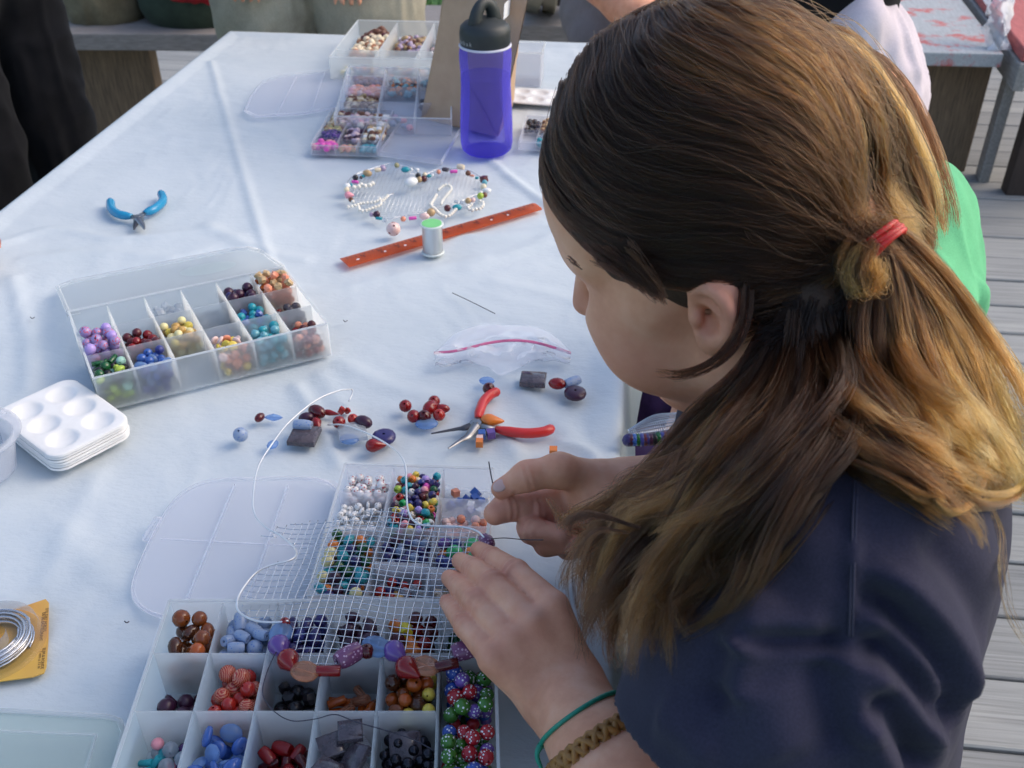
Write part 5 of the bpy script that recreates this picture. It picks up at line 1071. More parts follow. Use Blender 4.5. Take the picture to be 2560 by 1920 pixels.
# ---- pliers
plain('blue_grip', (0.015, 0.25, 0.46), 0.25); plain('red_grip', (0.62, 0.035, 0.032), 0.28)
def pliers(label, grips, pivot, jaws, rg, grip_mat, hg=.006):
    c = T(*pivot, .006); root = thing('pliers', label, 'pliers', (c[0], c[1], TZ)); o0 = np.array(root.location)
    for g in grips:
        P = catmull(np.array([T(x, y, hg) for x, y in g]), 16) - o0; R = np.full(16, rg); R[0] = rg * .6; R[1] = rg * .95; R[-3:] = np.linspace(rg * .9, rg * .6, 3)
        mb = MB(); mb.tube(P, R, 10); mb.build('grip', grip_mat, root, True)
        e = P[-1]; mb = MB(); mb.tube([e, (e + (c - o0)) / 2, c - o0], [rg * .62, rg * .75, rg * .8], 8, flat=.6); mb.build('shank', 'steel', root, True)
    for i, j in enumerate(jaws):
        P = catmull(np.array([T(x, y, .006 + .0016 * i) for x, y in j]), 10) - o0; mb = MB(); mb.tube(P, np.linspace(rg * .95, rg * .18, 10), 8, flat=.62); mb.build('jaw', 'dark_steel' if i == 0 else 'steel', root, True, 50)
    mb = MB(); mb.lathe([(rg * 1.15, -.003), (rg * 1.15, .003), (rg * .55, .0032), (rg * .5, .0042)], c - o0, 14); mb.build('pivot', 'steel', root, True, 40)
pliers('red-handled long-nose pliers lying open among loose beads', [[(1248, 978), (1228, 985), (1209, 1004), (1200, 1026), (1194, 1046)], [(1383, 1069), (1360, 1079), (1320, 1083), (1281, 1080), (1239, 1073)]], (1189, 1062), [[(1186, 1062), (1160, 1070), (1145, 1072), (1078, 1084)], [(1189, 1064), (1170, 1090), (1150, 1102), (1121, 1121)]], .0052, 'red_grip')
pliers('small blue-handled pliers lying open near the left table edge', [[(276, 500), (279, 522), (298, 536), (330, 541)], [(402, 480), (407, 502), (386, 522), (360, 533)]], (346, 546), [[(346, 548), (339, 562), (335, 574)], [(346, 548), (356, 562), (361, 573)]], .0062, 'blue_grip')
# ---- ruler
q = [T(874, 671), T(1355, 527), T(1331, 510), T(849, 649)]; q = [np.array([p[0], p[1], 0]) for p in q]
root = thing('ruler', 'translucent orange plastic ruler lying on the cloth', 'ruler', (*q[0][:2], TZ)); o0 = q[0]
mb = MB(); B4 = [(p - o0)[:2] for p in q]; e1 = (q[1] - q[0]); e2 = (q[3] - q[0])
mb.hexa([(*b_, .0002) for b_ in B4], [(*(B4[0] + .04 * e2[:2]), .0028), (*(B4[1] + .04 * e2[:2]), .0028), (*(B4[2] - .3 * e2[:2]), .0028), (*(B4[3] - .3 * e2[:2]), .0028)]); mb.build('blade', 'orange_acrylic', root)
plain('ruler_ink', (0.05, 0.012, 0.01), 0.6); mb = MB()
def R_(u, v, z=.0031): p = u * e1 + v * e2; return np.array([p[0], p[1], z])
for i in range(1, 49):
    u = i / 49; l = .26 if i % 4 == 0 else .15; w = .0006
    z0 = .0033 - .0020 * .6; a, b_ = R_(u, .70, .0031), R_(u, .70 - l, .0031); mb.wall(a, b_, .0030, .0032, w * 1.5)
mb.build('tick_marks', 'ruler_ink', root)
def text(body, p, size, ang, mat, parent=None, tilt=None, name='lettering'):
    cu = bpy.data.curves.new(name, 'FONT'); cu.body = body; cu.size = size; cu.extrude = 0.00005; cu.align_x = 'CENTER'; cu.align_y = 'CENTER'; tmp = bpy.data.objects.new(name, cu); me = bpy.data.meshes.new_from_object(tmp); bpy.data.objects.remove(tmp); me.materials.clear(); me.materials.append(MATS[mat]); o = link(name, me, parent, p); o.rotation_euler = tilt if tilt else (0, 0, ang); return o
ra = math.atan2(e1[1], e1[0])
for i in range(1, 12): text(str(i), R_(i / 12 * .985 + .008, .40, .0033), .0115, ra, 'ruler_ink', root, name='numeral')
plain('hole_white', (0.78, 0.8, 0.84), 0.5); mb = MB()
for u, w_ in ((.055, .016), (.185, .012), (.285, .012), (.735, .012), (.825, .012)):
    c = [R_(u + w_ * .5 * math.cos(a), .30 + .06 * math.sin(a), .0032) for a in np.linspace(0, 2 * math.pi, 13)[:-1]]; mb.add(c, [tuple(range(12))])
mb.build('punched_slot', 'hole_white', root)
# ---- spool of silver wire
c = T(1083, 633); root = thing('wire_spool', 'spool of fine silver wire with green label on top', 'spool', (c[0], c[1], TZ))
t = NT('spool_wire'); v = t.coord('Object', (1, 1, 420)); w = t.n('TexWave', Scale=1.0, Distortion=0.6); w.bands_direction = 'Z'; t.l(v, w.inputs['Vector']); t.done(t.bsdf((0.62, 0.64, 0.66), 0.28, t.bump(w.outputs[0], 0.35, 0.0005), Metallic=1.0))
plain('flange_plastic', (0.66, 0.72, 0.70), 0.4); plain('green_label', (0.20, 0.62, 0.22), 0.5, 0.08, 90)
mb = MB(); mb.lathe([(.0130, .0016), (.0132, .004), (.0132, .036), (.0130, .0385)], n=28); mb.build('wire_winding', 'spool_wire', root, True, 40)
for z in (0, .0388): mb = MB(); mb.lathe([(.0145, z), (.0150, z + .0006), (.0150, z + .002), (.0142, z + .0027)], n=28); mb.build('flange', 'flange_plastic', root, True, 40)
mb = MB(); mb.lathe([(.0128, .0415), (.0128, .0421)], n=28); mb.build('label_disc', 'green_label', root)
# ---- water bottle
c = T(1217, 379); root = thing('water_bottle', 'purple translucent water bottle with dark screw lid and loop', 'bottle', (c[0], c[1], TZ))
frosted('purple_tritan', (0.26, 0.22, 0.85), 0.17, 0.08, 0.6, 0.9, tint=(.70, .69, .97)); frosted('water_tint', (0.40, 0.36, 0.75), 0.08, 0.1, 0.6, 0.3, tint=(.86, .85, .97)); plain('lid_black', (0.018, 0.024, 0.026), 0.5, 0.15, 60); plain('lid_ring', (0.62, 0.62, 0.72), 0.35)
prof = [(.024, .0005), (.034, .001), (.0395, .006), (.0415, .016), (.0412, .045), (.0398, .08), (.0385, .105), (.0385, .125), (.0398, .145), (.0400, .155), (.0388, .164), (.037, .168)]
mb = MB(); mb.lathe(prof, n=40, caps=False); mb.lathe([(.0001, .0012), (.034, .0012)], n=40, caps=False); mb.build('bottle_wall', 'purple_tritan', root, True, 60)
mb = MB(); mb.lathe([(.0001, .004), (.034, .004), (.0385, .009), (.0398, .045), (.0385, .08), (.0372, .105), (.0372, .122), (.0001, .122)], n=40, caps=False); mb.build('water', 'water_tint', root, True, 40)
mb = MB(); mb.lathe([(.0395, .1655), (.0402, .167), (.0395, .1685)], n=40); mb.build('seal_ring', 'lid_ring', root, True)
lidb = MB(); lidb.lathe([(.0375, .1688), (.0385, .171), (.0385, .187), (.0370, .195), (.0310, .2005), (.022, .203), (.016, .2065)], n=40); lid_o = lidb.build('screw_lid', 'lid_black', root, True, 50)
lv = nrm(ray(1217, 379) * (1, 1, 0)); side_ = np.array([lv[1], -lv[0], 0]) * .75 + lv * .66; side_ = nrm(side_)
mb = MB(); lp = [side_ * .0185 * math.cos(a) + np.array([0, 0, .199 + .0285 * math.sin(a)]) for a in np.linspace(-.25, math.pi + .25, 18)]; mb.tube(lp, np.interp(np.linspace(0, 1, 18), [0, .5, 1], [.0105, .0062, .0105]), 10, flat=1.3); mb.build('carry_loop', 'lid_black', lid_o, True)
plain('print_grey', (0.42, 0.43, 0.42), 0.6)
for i, ch in enumerate('gobak'[::-1]):     # faint print on the lid's near left side, curving round it
    a = math.atan2(-lv[1], -lv[0]) - rad(34) - rad(9.5) * i; pr = (.0389 * math.cos(a), .0389 * math.sin(a), .176); text(ch, pr, .0085, 0, 'print_grey', lid_o, (math.pi / 2, 0, a + math.pi / 2))
# ---- brown paper bag
t = NT('kraft_paper'); v = t.coord('Object', (1, 1, 1)); f = t.noise(t.coord('Object', (1, 1, 1)), 30, 5, .6); t.done(t.bsdf(t.ramp(f, [(.3, (.47, .305, .185)), (.7, (.54, .36, .225))]), .8, t.bump(f, .2, .001)))
b0, b1, b2 = T(1053, 297), T(1245, 343), T(1284, 258); b3 = b0 + b2 - b1; root = thing('paper_bag', 'tall brown paper bag behind the purple bottle', 'bag', (*b0[:2], TZ)); o0 = np.array([*b0[:2], TZ])
dn = nrm(np.cross(b1 - b0, (0, 0, 1)))
def up_pt(px, y): p = YP(px, 0, y); return p
Ht = .40; t0 = YP(1111, 0, b0[1] + .03); k = Ht / (t0[2] - TABLE); T0 = b0 + (t0 - b0) * k; T1 = b1 + (T0 - b0) * .96 + (b1 - b0) * -.04; t2 = YP(1299, 0, b2[1]); T2 = b2 + (t2 - b2) * (Ht / (t2[2] - TABLE)); T3 = T0 + T2 - T1
z = lambda p: np.array(p) - np.array([o0[0], o0[1], TABLE]) 
def panel(name, a, b_, c_, d_, th=.0008, sub=(7, 10), amp=.002, seed=0, mat='kraft_paper'):
    r = np.random.default_rng(seed); n_ = nrm(np.cross(b_ - a, d_ - a)); nu, nv = sub; V = []; 
    for sgn in (0, 1):
        r2 = np.random.default_rng(seed)
        for j in range(nv + 1):
            for i in range(nu + 1):
                u, w = i / nu, j / nv; p = (a * (1 - u) + b_ * u) * (1 - w) + (d_ * (1 - u) + c_ * u) * w; e = min(u, 1 - u, w, 1 - w); V.append(p + n_ * (amp * r2.normal() * min(1, e * 5) + sgn * th))
    s = (nu + 1) * (nv + 1); F = []
    for j in range(nv):
        for i in range(nu):
            k = j * (nu + 1) + i; F += [(k, k + nu + 1, k + nu + 2, k + 1), (s + k, s + k + 1, s + k + nu + 2, s + k + nu + 1)]
    mb = MB(); mb.add(V, F); return mb.build(name, mat, root, True)
panel('front_panel', z(b0), z(b1), z(T1), z(T0), seed=1); panel('side_gusset', z(b1), z(b2), z(T2), z(T1), seed=2); panel('back_panel', z(b2), z(b3), z(T3), z(T2), seed=3); panel('side_gusset', z(b3), z(b0), z(T0), z(T3), seed=4)
mb = MB(); f0, f1 = z(b0) + dn * .0022, z(b1) + dn * .0022; apex = f0 * .45 + f1 * .55 + (z(T0) - z(b0)) * .17; mb.add([f0 + (0, 0, .001), f1 + (0, 0, .001), apex, f0 + (0, 0, .001) + dn * .001, f1 + (0, 0, .001) + dn * .001, apex + dn * .001], [(0, 1, 2), (3, 5, 4), (0, 3, 4, 1), (1, 4, 5, 2), (2, 5, 3, 0)]); mb.build('bottom_fold', 'kraft_paper', root)
plain('label_white', (0.78, 0.8, 0.84), 0.6)
sg = nrm(np.cross(z(b2) - z(b1), z(T2) - z(b2))); LQ = []
for px, py in ((1255, 52), (1274, 34), (1276, -8), (1258, 12)):
    d = ray(px, py); n_ = sg; tpar = ((b1 + n_ * .0) - CAM) @ n_ / (d @ n_); LQ.append(CAM + d * tpar + n_ * .0018)
mb = MB(); LQ = [z(p) for p in LQ]; mb.add(LQ + [p + sg * .0004 for p in LQ], [(0, 3, 2, 1), (4, 5, 6, 7), (0, 1, 5, 4), (1, 2, 6, 5), (2, 3, 7, 6), (3, 0, 4, 7)]); mb.build('price_label', 'label_white', root)
# ---- stacked palettes
def palette(label, h, first=None, group='white six-well palettes stacked on the cloth'):
    e1 = np.array([-.4598 + .5514, .7239 - .7856, 0]); e2 = np.array([-.4977 + .4598, .6649 - .7239, 0]) * 1.0; c = (np.array([-.5919, .7296]) + np.array([-.4598, .7239])) / 2
    o = link('paint_palette', first, None, (c[0], c[1], TZ + h)) if first else None; return o, e1, e2, c
plain('palette_white', (0.80, 0.80, 0.785), 0.38, 0.05, 60)
cP = np.array([-.5262, .7250]); ea = nrm(np.array([.0916, -.0617, 0])); eb = nrm(np.array([.0405, .056, 0]) ); eb = nrm(eb - ea * (eb @ ea)); LA, LB = .056, .0395
WELL = [(-.034, .0185), (0.0, .0185), (.034, .0185), (-.034, -.0185), (0.0, -.0185), (.034, -.0185)]
NXp, NYp = 56, 42; V = []; Fp = []
for j in range(NYp + 1):
    for i in range(NXp + 1):
        a, b_ = -1 + 2 * i / NXp, -1 + 2 * j / NYp
        # rounded-rectangle mapping
        x, y = a * LA, b_ * LB; rc_ = .014; qx, qy = abs(x) - (LA - rc_), abs(y) - (LB - rc_)
        if qx > 0 and qy > 0:
            L = math.hypot(qx, qy); mxx = max(qx, qy); k = mxx / L; x = math.copysign(LA - rc_ + qx * k, x); y = math.copysign(LB - rc_ + qy * k, y)
        zz = 0
        for wx, wy in WELL:
            d = math.hypot(x - wx, y - wy) / .0148
            if d < 1: zz = -.0050 * (1 - d ** 2.6)
        p = ea * x + eb * y; V.append((p[0], p[1], zz))
s0 = len(V)
for j in range(NYp):
    for i in range(NXp): k = j * (NXp + 1) + i; Fp.append((k, k + 1, k + NXp + 2, k + NXp + 1))
rim_i = [i for i in range(NXp + 1)] + [j * (NXp + 1) + NXp for j in range(1, NYp + 1)] + [NYp * (NXp + 1) + i for i in range(NXp - 1, -1, -1)] + [j * (NXp + 1) for j in range(NYp - 1, 0, -1)]
for lv_ in range(2):
    base = len(V)
    for k in rim_i: p = np.array(V[k]); dirp = nrm([p[0], p[1], 0]); V.append(tuple(p + dirp * (.0016 if lv_ == 0 else .0022) + np.array([0, 0, -.0006 if lv_ == 0 else -.0026])))
    prev = rim_i if lv_ == 0 else list(range(base - len(rim_i), base)); cur = list(range(base, base + len(rim_i)))
    for i in range(len(rim_i)): Fp.append((prev[i], cur[i], cur[(i + 1) % len(rim_i)], prev[(i + 1) % len(rim_i)]))
mbp = MB(); mbp.add(V, Fp); pm = mbp.mesh('paint_palette', 'palette_white', True, 50)
names = ['lowest of the stacked white palettes, flat on the cloth', 'white palette second from the bottom of the stack', 'white palette third from the bottom of the stack', 'white palette third from the top of the stack', 'white palette just under the topmost one', 'topmost white six-well palette of the stack on the cloth']
for i in range(6): tag(link('paint_palette', pm, None, (cP[0] + .0005 * ((i * 7) % 3 - 1), cP[1] + .0004 * ((i * 5) % 3 - 1), TZ + .0062 + i * .0031)), names[i], 'palette', 'white six-well palettes stacked on the cloth')
# ---- clear cup at the left edge
c = T(-78, 1098, .040); root = thing('plastic_cup', 'clear plastic tub cut by the left picture edge', 'cup', (c[0], c[1], TZ))
mb = MB(); mb.lathe([(.030, 0), (.031, .001), (.038, .037), (.0375, .037), (.0302, .002)], n=36, caps=False); mb.lathe([(.0001, .0012), (.031, .0012)], n=36, caps=False); mb.build('cup_wall', 'clear_plastic', root, True, 50)
mb = MB(); mb.lathe([(.0375, .0372), (.043, .038), (.0455, .0405), (.045, .043), (.042, .0438), (.0375, .0425), (.0375, .0372)], n=40, caps=False); mb.build('rim', 'clear_plastic', root, True)
# ---- carded wire coil
root = thing('wire_coil_pack', 'coil of silver wire in a clear bubble on a yellow card', 'wire', T(40, 1600)); o0 = np.array(root.location); o0[2] = TZ; root.location = tuple(o0)
t = NT('yellow_card'); v = t.coord('Object'); f = t.noise(v, 16, 3); t.done(t.bsdf(t.ramp(f, [(.35, (.62, .30, .07)), (.65, (.74, .46, .09))]), .5)); plain('card_ink', (.16, .09, .04), .7); plain('card_red', (.62, .12, .14), .6)
cp = [(124, 1512), (116, 1503), (60, 1522), (-90, 1560), (-110, 1725), (0, 1709), (83, 1698), (112, 1688), (118, 1672), (123, 1600)]
P2 = [(T(*q_) - o0)[:2] for q_ in cp]; mb = MB(); mb.prism(P2, .0004, .0014); mb.build('card', 'yellow_card', root)
cc = T(-22, 1592, .012); mb = MB(); r = np.random.default_rng(4)
pts = []; nt = 13
for a in np.linspace(0, nt * 2 * math.pi, nt * 26): 
    kx = a / (2 * math.pi); rr = .0285 - .0100 * ((kx * .37) % 1) ; zz = .003 + .0095 * kx / nt; pts.append(np.array([rr * math.cos(a), rr * math.sin(a), zz]) + (cc - o0) * (1, 1, 0))
mb.tube(np.array(pts), .00095, 6); mb.build('wire_coil', 'silver_wire', root, True)
mb = MB(); mb.lathe([(.0375, .0016), (.0345, .004), (.0335, .0145), (.031, .0165), (.013, .0165), (.011, .0145), (.0105, .003)], (cc - o0) * (1, 1, 0), 40, caps=False); mb.build('bubble', 'film_plastic', root, True, 40)
ang = math.atan2(*(T(104, 1670) - T(118, 1530))[:2][::-1])
for body, (px, py), sz in (('DTL DAY NORTH', (117, 1555), .0042), ('DE EIS BASTELDRAHT', (108, 1572), .0042), ('ELIM & RONDE', (110, 1652), .0042), ('1 mm x 13 m', (102, 1655), .0042)):
    text(body, T(px, py) * (1, 1, 0) - o0 * (1, 1, 0) + (0, 0, .0016), sz * .75, ang, 'card_ink', root)
# ---- clear organiser in the lower left corner
q = [T(-60, 1778, .028), T(270, 1796, .028), T(300, 1806, .028), T(311, 1832, .028), T(275, 2010, .028), T(-160, 2010, .028)]; root = thing('organiser_case', 'cloudy plastic case cut by the lower left corner', 'case', (*q[0][:2], TZ)); o0 = np.array(root.location)
P2 = [tuple((p - o0)[:2]) for p in q][::-1]; mb = MB(); mb.prism(P2, .0262, .0275); lid = mb.build('lid', 'mint_plastic', root); mb = MB()
n = len(P2)
for i in range(n): mb.wall(P2[i], P2[(i + 1) % n], .001, .026, .0014)
mb.prism(P2, 0.0002, .0014); mb.build('tray', 'mint_plastic', root)
mb = MB(); mb.tube([(p[0], p[1], .0285) for p in P2[::-1][:5]], .0022, 6); mb.build('lid_rim', 'frosted_plastic', lid, True)
mb = MB(); a, b_ = (T(243, 1842, .028) - o0)[:2], (T(200, 1990, .028) - o0)[:2]; mb.wall(a, b_, .0278, .0296, .0015); a2 = (T(-40, 1830, .028) - o0)[:2]; mb.wall(a2, a, .0278, .0292, .0015); mb.build('lid_ridge', 'frosted_plastic', lid)
for i in range(5): mb = MB(); x = P2[0][0] + (P2[1][0] - P2[0][0]) * i / 5; mb.wall((x - .06 * 0, -.09), (x, -.004), .0016, .025, .001); 
# ---- zip bag
def zz7(x, y): return (x / 3.317 + 1040, y / 3.317 + 700)
root = thing('zip_bag', 'crumpled clear zip bag with a pink closure strip', 'bag', T(*zz7(700, 620))); o0 = np.array(root.location); o0[2] = TZ; root.location = tuple(o0)
top = [(200, 560), (330, 440), (560, 370), (760, 375), (960, 385), (1090, 430), (1190, 500), (1285, 600)]; zipl = [(150, 600), (300, 588), (450, 556), (600, 518), (780, 497), (950, 507), (1100, 542), (1283, 602)]; bot = [(160, 715), (330, 690), (480, 705), (600, 730), (700, 800), (850, 735), (1050, 660), (1270, 695)]
rowsZ = [(top, .002), (None, .014), (zipl, .011), (None, .012), (bot, .0012)]; ct = catmull(np.array(top, float), 26); cz = catmull(np.array(zipl, float), 26); cb = catmull(np.array(bot, float), 26); r = np.random.default_rng(9)
V = []; NV = 14
for j in range(NV + 1):
    w = j / NV
    for i in range(26):
        if w < .5: pz = ct[i] * (1 - 2 * w) + cz[i] * 2 * w; h = .002 + .013 * math.sin(math.pi * w)
        else: pz = cz[i] * (2 - 2 * w) + cb[i] * (2 * w - 1); h = .002 + .011 * math.sin(math.pi * w)
        e = min(1, 5 * min(w, 1 - w)) ; h = h * (.6 + .8 * vnoise2(np.array([i * .55]), np.array([j * .5]), 8)[0]) + e * r.normal(0, .0012); V.append(T(*zz7(*pz), max(.0012, h)) - o0 + (0, 0, TABLE - TABLE))
mb = MB(); mb.add([p + np.array([0, 0, 0]) for p in V], [(j * 26 + i, j * 26 + i + 1, (j + 1) * 26 + i + 1, (j + 1) * 26 + i) for j in range(NV) for i in range(25)]); mb.build('film', 'film_plastic', root, True)
mb = MB(); mb.add([np.array([p[0], p[1], .0012 + .0003 * (i % 3)]) for i, p in enumerate(V)], [(j * 26 + i, j * 26 + i + 1, (j + 1) * 26 + i + 1, (j + 1) * 26 + i) for j in range(NV) for i in range(25)]); mb.build('film', 'film_plastic', root, True)
plain('zip_pink', (0.72, 0.16, 0.32), 0.35)
for dy in (0, 9):
    mb = MB(); mb.tube(np.array([T(*zz7(x, y + dy), .0145 * (.6 + .4 * math.sin(math.pi * i / 25)) + .001) for i, (x, y) in enumerate(cz)]) - o0, .0009, 6); mb.build('zip_strip', 'zip_pink', root, True)
for k_, (x_, y_, lb_) in enumerate(((76, 794, 'tiny dark scrap of thread left of the box lid'), (312, 1590 - 35, 'tiny dark scrap on the cloth left of the front box'), (858, 802, 'tiny dark scrap behind the mixed bead heap'), (1406, 492, 'tiny silver scrap beside the bent forehead'))):
    mb = MB(); mb.tube(catmull(np.array([T(x_, y_, .001), T(x_ + 5, y_ + 4, .002), T(x_ + 11, y_ + 1, .001)]), 6) + (0, 0, .001), .0005, 5); tag(mb.build('thread_scrap', 'dark_steel', None, True), lb_, 'scrap', 'tiny scraps on the cloth')
# ---- short loose wire, scraps
mb = MB(); mb.tube(catmull(np.array([T(1131, 735, .001), T(1180, 758, .003), T(1238, 787, .001)]), 12) + (0, 0, .0015), .0005, 6); tag(mb.build('wire_offcut', 'dark_steel', None, True), 'short straight wire offcut behind the zip bag', 'wire')
# ---- finished beaded heart
def z6(x, y): return (x / 5.027 + 820, y / 5.027 + 380)
root = thing('beaded_heart', 'heart of fine wire mesh edged with mixed beads', 'wire craft', T(*z6(1100, 560))); o0 = np.array(root.location); o0[2] = TZ; root.location = tuple(o0)
HB = [(865, 170, 'round', 'olive', 5), (940, 200, 'round', 'clear_glass', 2), (972, 225, 'oval', 'teal', 7), (1045, 225, 'round', 'white_bead', 3.6), (1120, 232, 'round', 'white_bead', 4), (1132, 300, 'round', 'black_glass', 5), (1215, 290, 'round', 'cream', 4.6), (1150, 352, 'round', 'tan', 5.6), (1205, 342, 'round', 'dark_red', 6), (1045, 378, 'oval', 'white_bead', 11), (1268, 306, 'oval', 'teal', 4), (1308, 295, 'round', 'white_bead', 3),
      (1390, 252, 'round', 'coral', 4.2), (1475, 225, 'barrel', 'smoky', 5), (1525, 218, 'round', 'clear_glass', 3), (1580, 250, 'tube', 'hot_pink', 4.4), (1668, 190, 'barrel', 'cream', 6), (1760, 270, 'round', 'brown_bead', 5), (1808, 302, 'tube', 'coral', 2.6), (1872, 330, 'oval', 'teal', 3.4), (1960, 345, 'cube', 'maroon', 6), (1968, 386, 'round', 'aqua', 5), (1955, 440, 'round', 'cream', 5.6), (1995, 490, 'oval', 'white_bead', 7), (1968, 545, 'round', 'brown_bead', 5), (1915, 555, 'round', 'lime', 6), (1820, 606, 'round', 'pale_pink', 4.6), (1760, 616, 'round', 'tan', 5.4),
      (1680, 640, 'round', 'clear_glass', 4), (1610, 630, 'round', 'clear_glass', 4), (1622, 700, 'oval', 'teal', 7), (1500, 710, 'round', 'maroon', 6), (690, 206, 'round', 'mauve', 6), (625, 228, 'barrel', 'cream', 5), (495, 270, 'oval', 'tan', 8), (440, 308, 'oval', 'teal', 4), (345, 326, 'round', 'black_glass', 5.4), (415, 325, 'round', 'smoky', 3.2), (342, 380, 'tube', 'hot_pink', 4), (290, 422, 'round', 'teal', 3.4), (240, 436, 'round', 'white_bead', 6.4), (235, 478, 'round', 'cream', 5), (265, 545, 'drop', 'pink', 7), (288, 602, 'round', 'brown_bead', 4.6), (312, 628, 'round', 'pearl', 3.2),
      (548, 790, 'round', 'mauve', 4), (612, 788, 'round', 'plum', 6), (640, 840, 'tube', 'teal', 3.4), (715, 860, 'round', 'clear_glass', 4), (945, 846, 'round', 'coral', 4.6), (1065, 836, 'tube', 'hot_pink', 4.2), (1212, 812, 'oval', 'pale_pink', 7.4), (1295, 762, 'round', 'tan', 7.2)]
lp = []
for x, y, kd, mt, r in HB:
    r = r * .80; p = T(*z6(x, y), r * .0011 + .003); p[2] = TZ + r * .00105 + .0025; nx_ = T(*z6(x + 30, y), .003) - T(*z6(x, y), .003)
    bead(kd, mt, p - o0, r * .00105, axisM(rotz(rng.normal(0, .25)) @ nx_) if kd in ('tube', 'oval', 'barrel', 'drop') else (rng.uniform(0, 3), 0, rng.uniform(0, 3)), parent=root, name='bead')
dotted('pink_marble', (.78, .56, .52), (.22, .05, .05), 1.3, .22); p = T(*z6(820, 935), .0145); bead('round', 'pink_marble', np.array([p[0], p[1], TZ + .0095]) - o0, .0098, (.6, .3, 0), parent=root, name='bead')
HO_ = [(1132, 300), (1045, 225), (865, 170), (690, 206), (495, 270), (345, 326), (240, 436), (265, 545), (312, 640), (430, 740), (560, 790), (640, 840), (760, 890), (945, 846), (1065, 836), (1212, 812), (1295, 762), (1500, 720), (1622, 690), (1760, 616), (1915, 555), (1995, 490), (1968, 386), (1872, 330), (1760, 270), (1580, 250), (1390, 252), (1268, 306), (1205, 330)]
HP = np.array([T(*z6(*q_))[:2] for q_ in HO_]); PO = HP; ctr = HP.mean(0); mb = MB()
cu_ = catmull(np.array([[*p, TZ + .004] for p in list(HP) + [HP[0]]]), 90) - o0; mb.tube(cu_, .0005, 6); mb.build('outline_wire', 'silver_wire', root, True)
mb = MB()
for d0, d1 in ((np.array([1.0, .05]), np.array([-.05, 1.0])), (np.array([-.05, 1.0]), np.array([1.0, .05]))):
    for k in range(-24, 25):
        run = []
        for s in np.arange(-.15, .15, .004):
            q_ = ctr + d0 * s + d1 * (k * SP)
            if inside(*q_): run.append(np.array([q_[0], q_[1], TZ + .003]) - o0)
            else:
                if len(run) > 1: mb.tube([run[0], run[-1]], .00018, 4)
                run = []
        if len(run) > 1: mb.tube([run[0], run[-1]], .00018, 4)
tag(mb.build('wire_grid', 'silver_wire', root, True), kind='stuff')
def pearls(label, pts, r, extra=()):
    c = T(*z6(*pts[0])); rt = thing('pearl_strand', label, 'pearl strand', (c[0], c[1], TZ)); o1 = np.array(rt.location); r = r * .74; P = np.array([T(*z6(*q_), .005) for q_ in pts]); C = catmull(P, 160); acc = 0; last = C[0]; out = [C[0]]
    for p in C[1:]:
        if np.linalg.norm(p - last) >= r * 1.96: out.append(p); last = p
    for p in out: bead('round', 'pearl', np.array([p[0], p[1], TZ + .0045 + r]) - o1, r, (1.2, .3, 0), parent=rt, name='pearl')
    mb = MB(); mb.tube(np.array([[p[0], p[1], TZ + .0045 + r] for p in out]) - o1, .0003, 5); mb.build('string', 'pearl', rt, True)
    for e in extra: mb = MB(); mb.tube(np.array([T(*z6(*q_), .008) for q_ in e]) - o1, .0009, 6); mb.build('clasp', 'white_bright_wire', rt, True)
pearls('doubled pearl strand lying on the left of the beaded heart', [(255, 716), (330, 702), (390, 680), (440, 666), (540, 660), (600, 652), (645, 630), (650, 598)], .0033)
pearls('curved pearl strand along the lower left of the heart', [(385, 715), (400, 758), (460, 766), (520, 745), (575, 725), (630, 706), (668, 680), (662, 652), (705, 622), (738, 590), (757, 568)], .0035, [[(740, 555), (825, 520)]])
pearls('hooked pearl strand standing up in the heart', [(1390, 500), (1430, 465), (1465, 443), (1515, 443), (1548, 474), (1540, 512), (1510, 542), (1480, 582), (1455, 612), (1430, 652), (1420, 690)], .0033, [[(1495, 430), (1520, 388)]])
pearls('looped pearl strand bunched at the heart right of centre', [(1362, 570), (1340, 604), (1318, 642), (1292, 688), (1312, 722), (1355, 756), (1392, 800), (1440, 828), (1490, 840), (1540, 815), (1575, 780), (1612, 745)], .0037)
pearls('small pearl ring at the right of the heart', [(1800, 690), (1758, 728), (1800, 757), (1855, 748), (1905, 740), (1946, 700), (1938, 656), (1888, 642)], .0036, [[(1670, 695), (1840, 636)]])
pearls('cream pearls clustered at the left end of the heart', [(330, 480), (390, 470), (432, 442), (482, 470), (522, 455), (570, 425)], .0050)
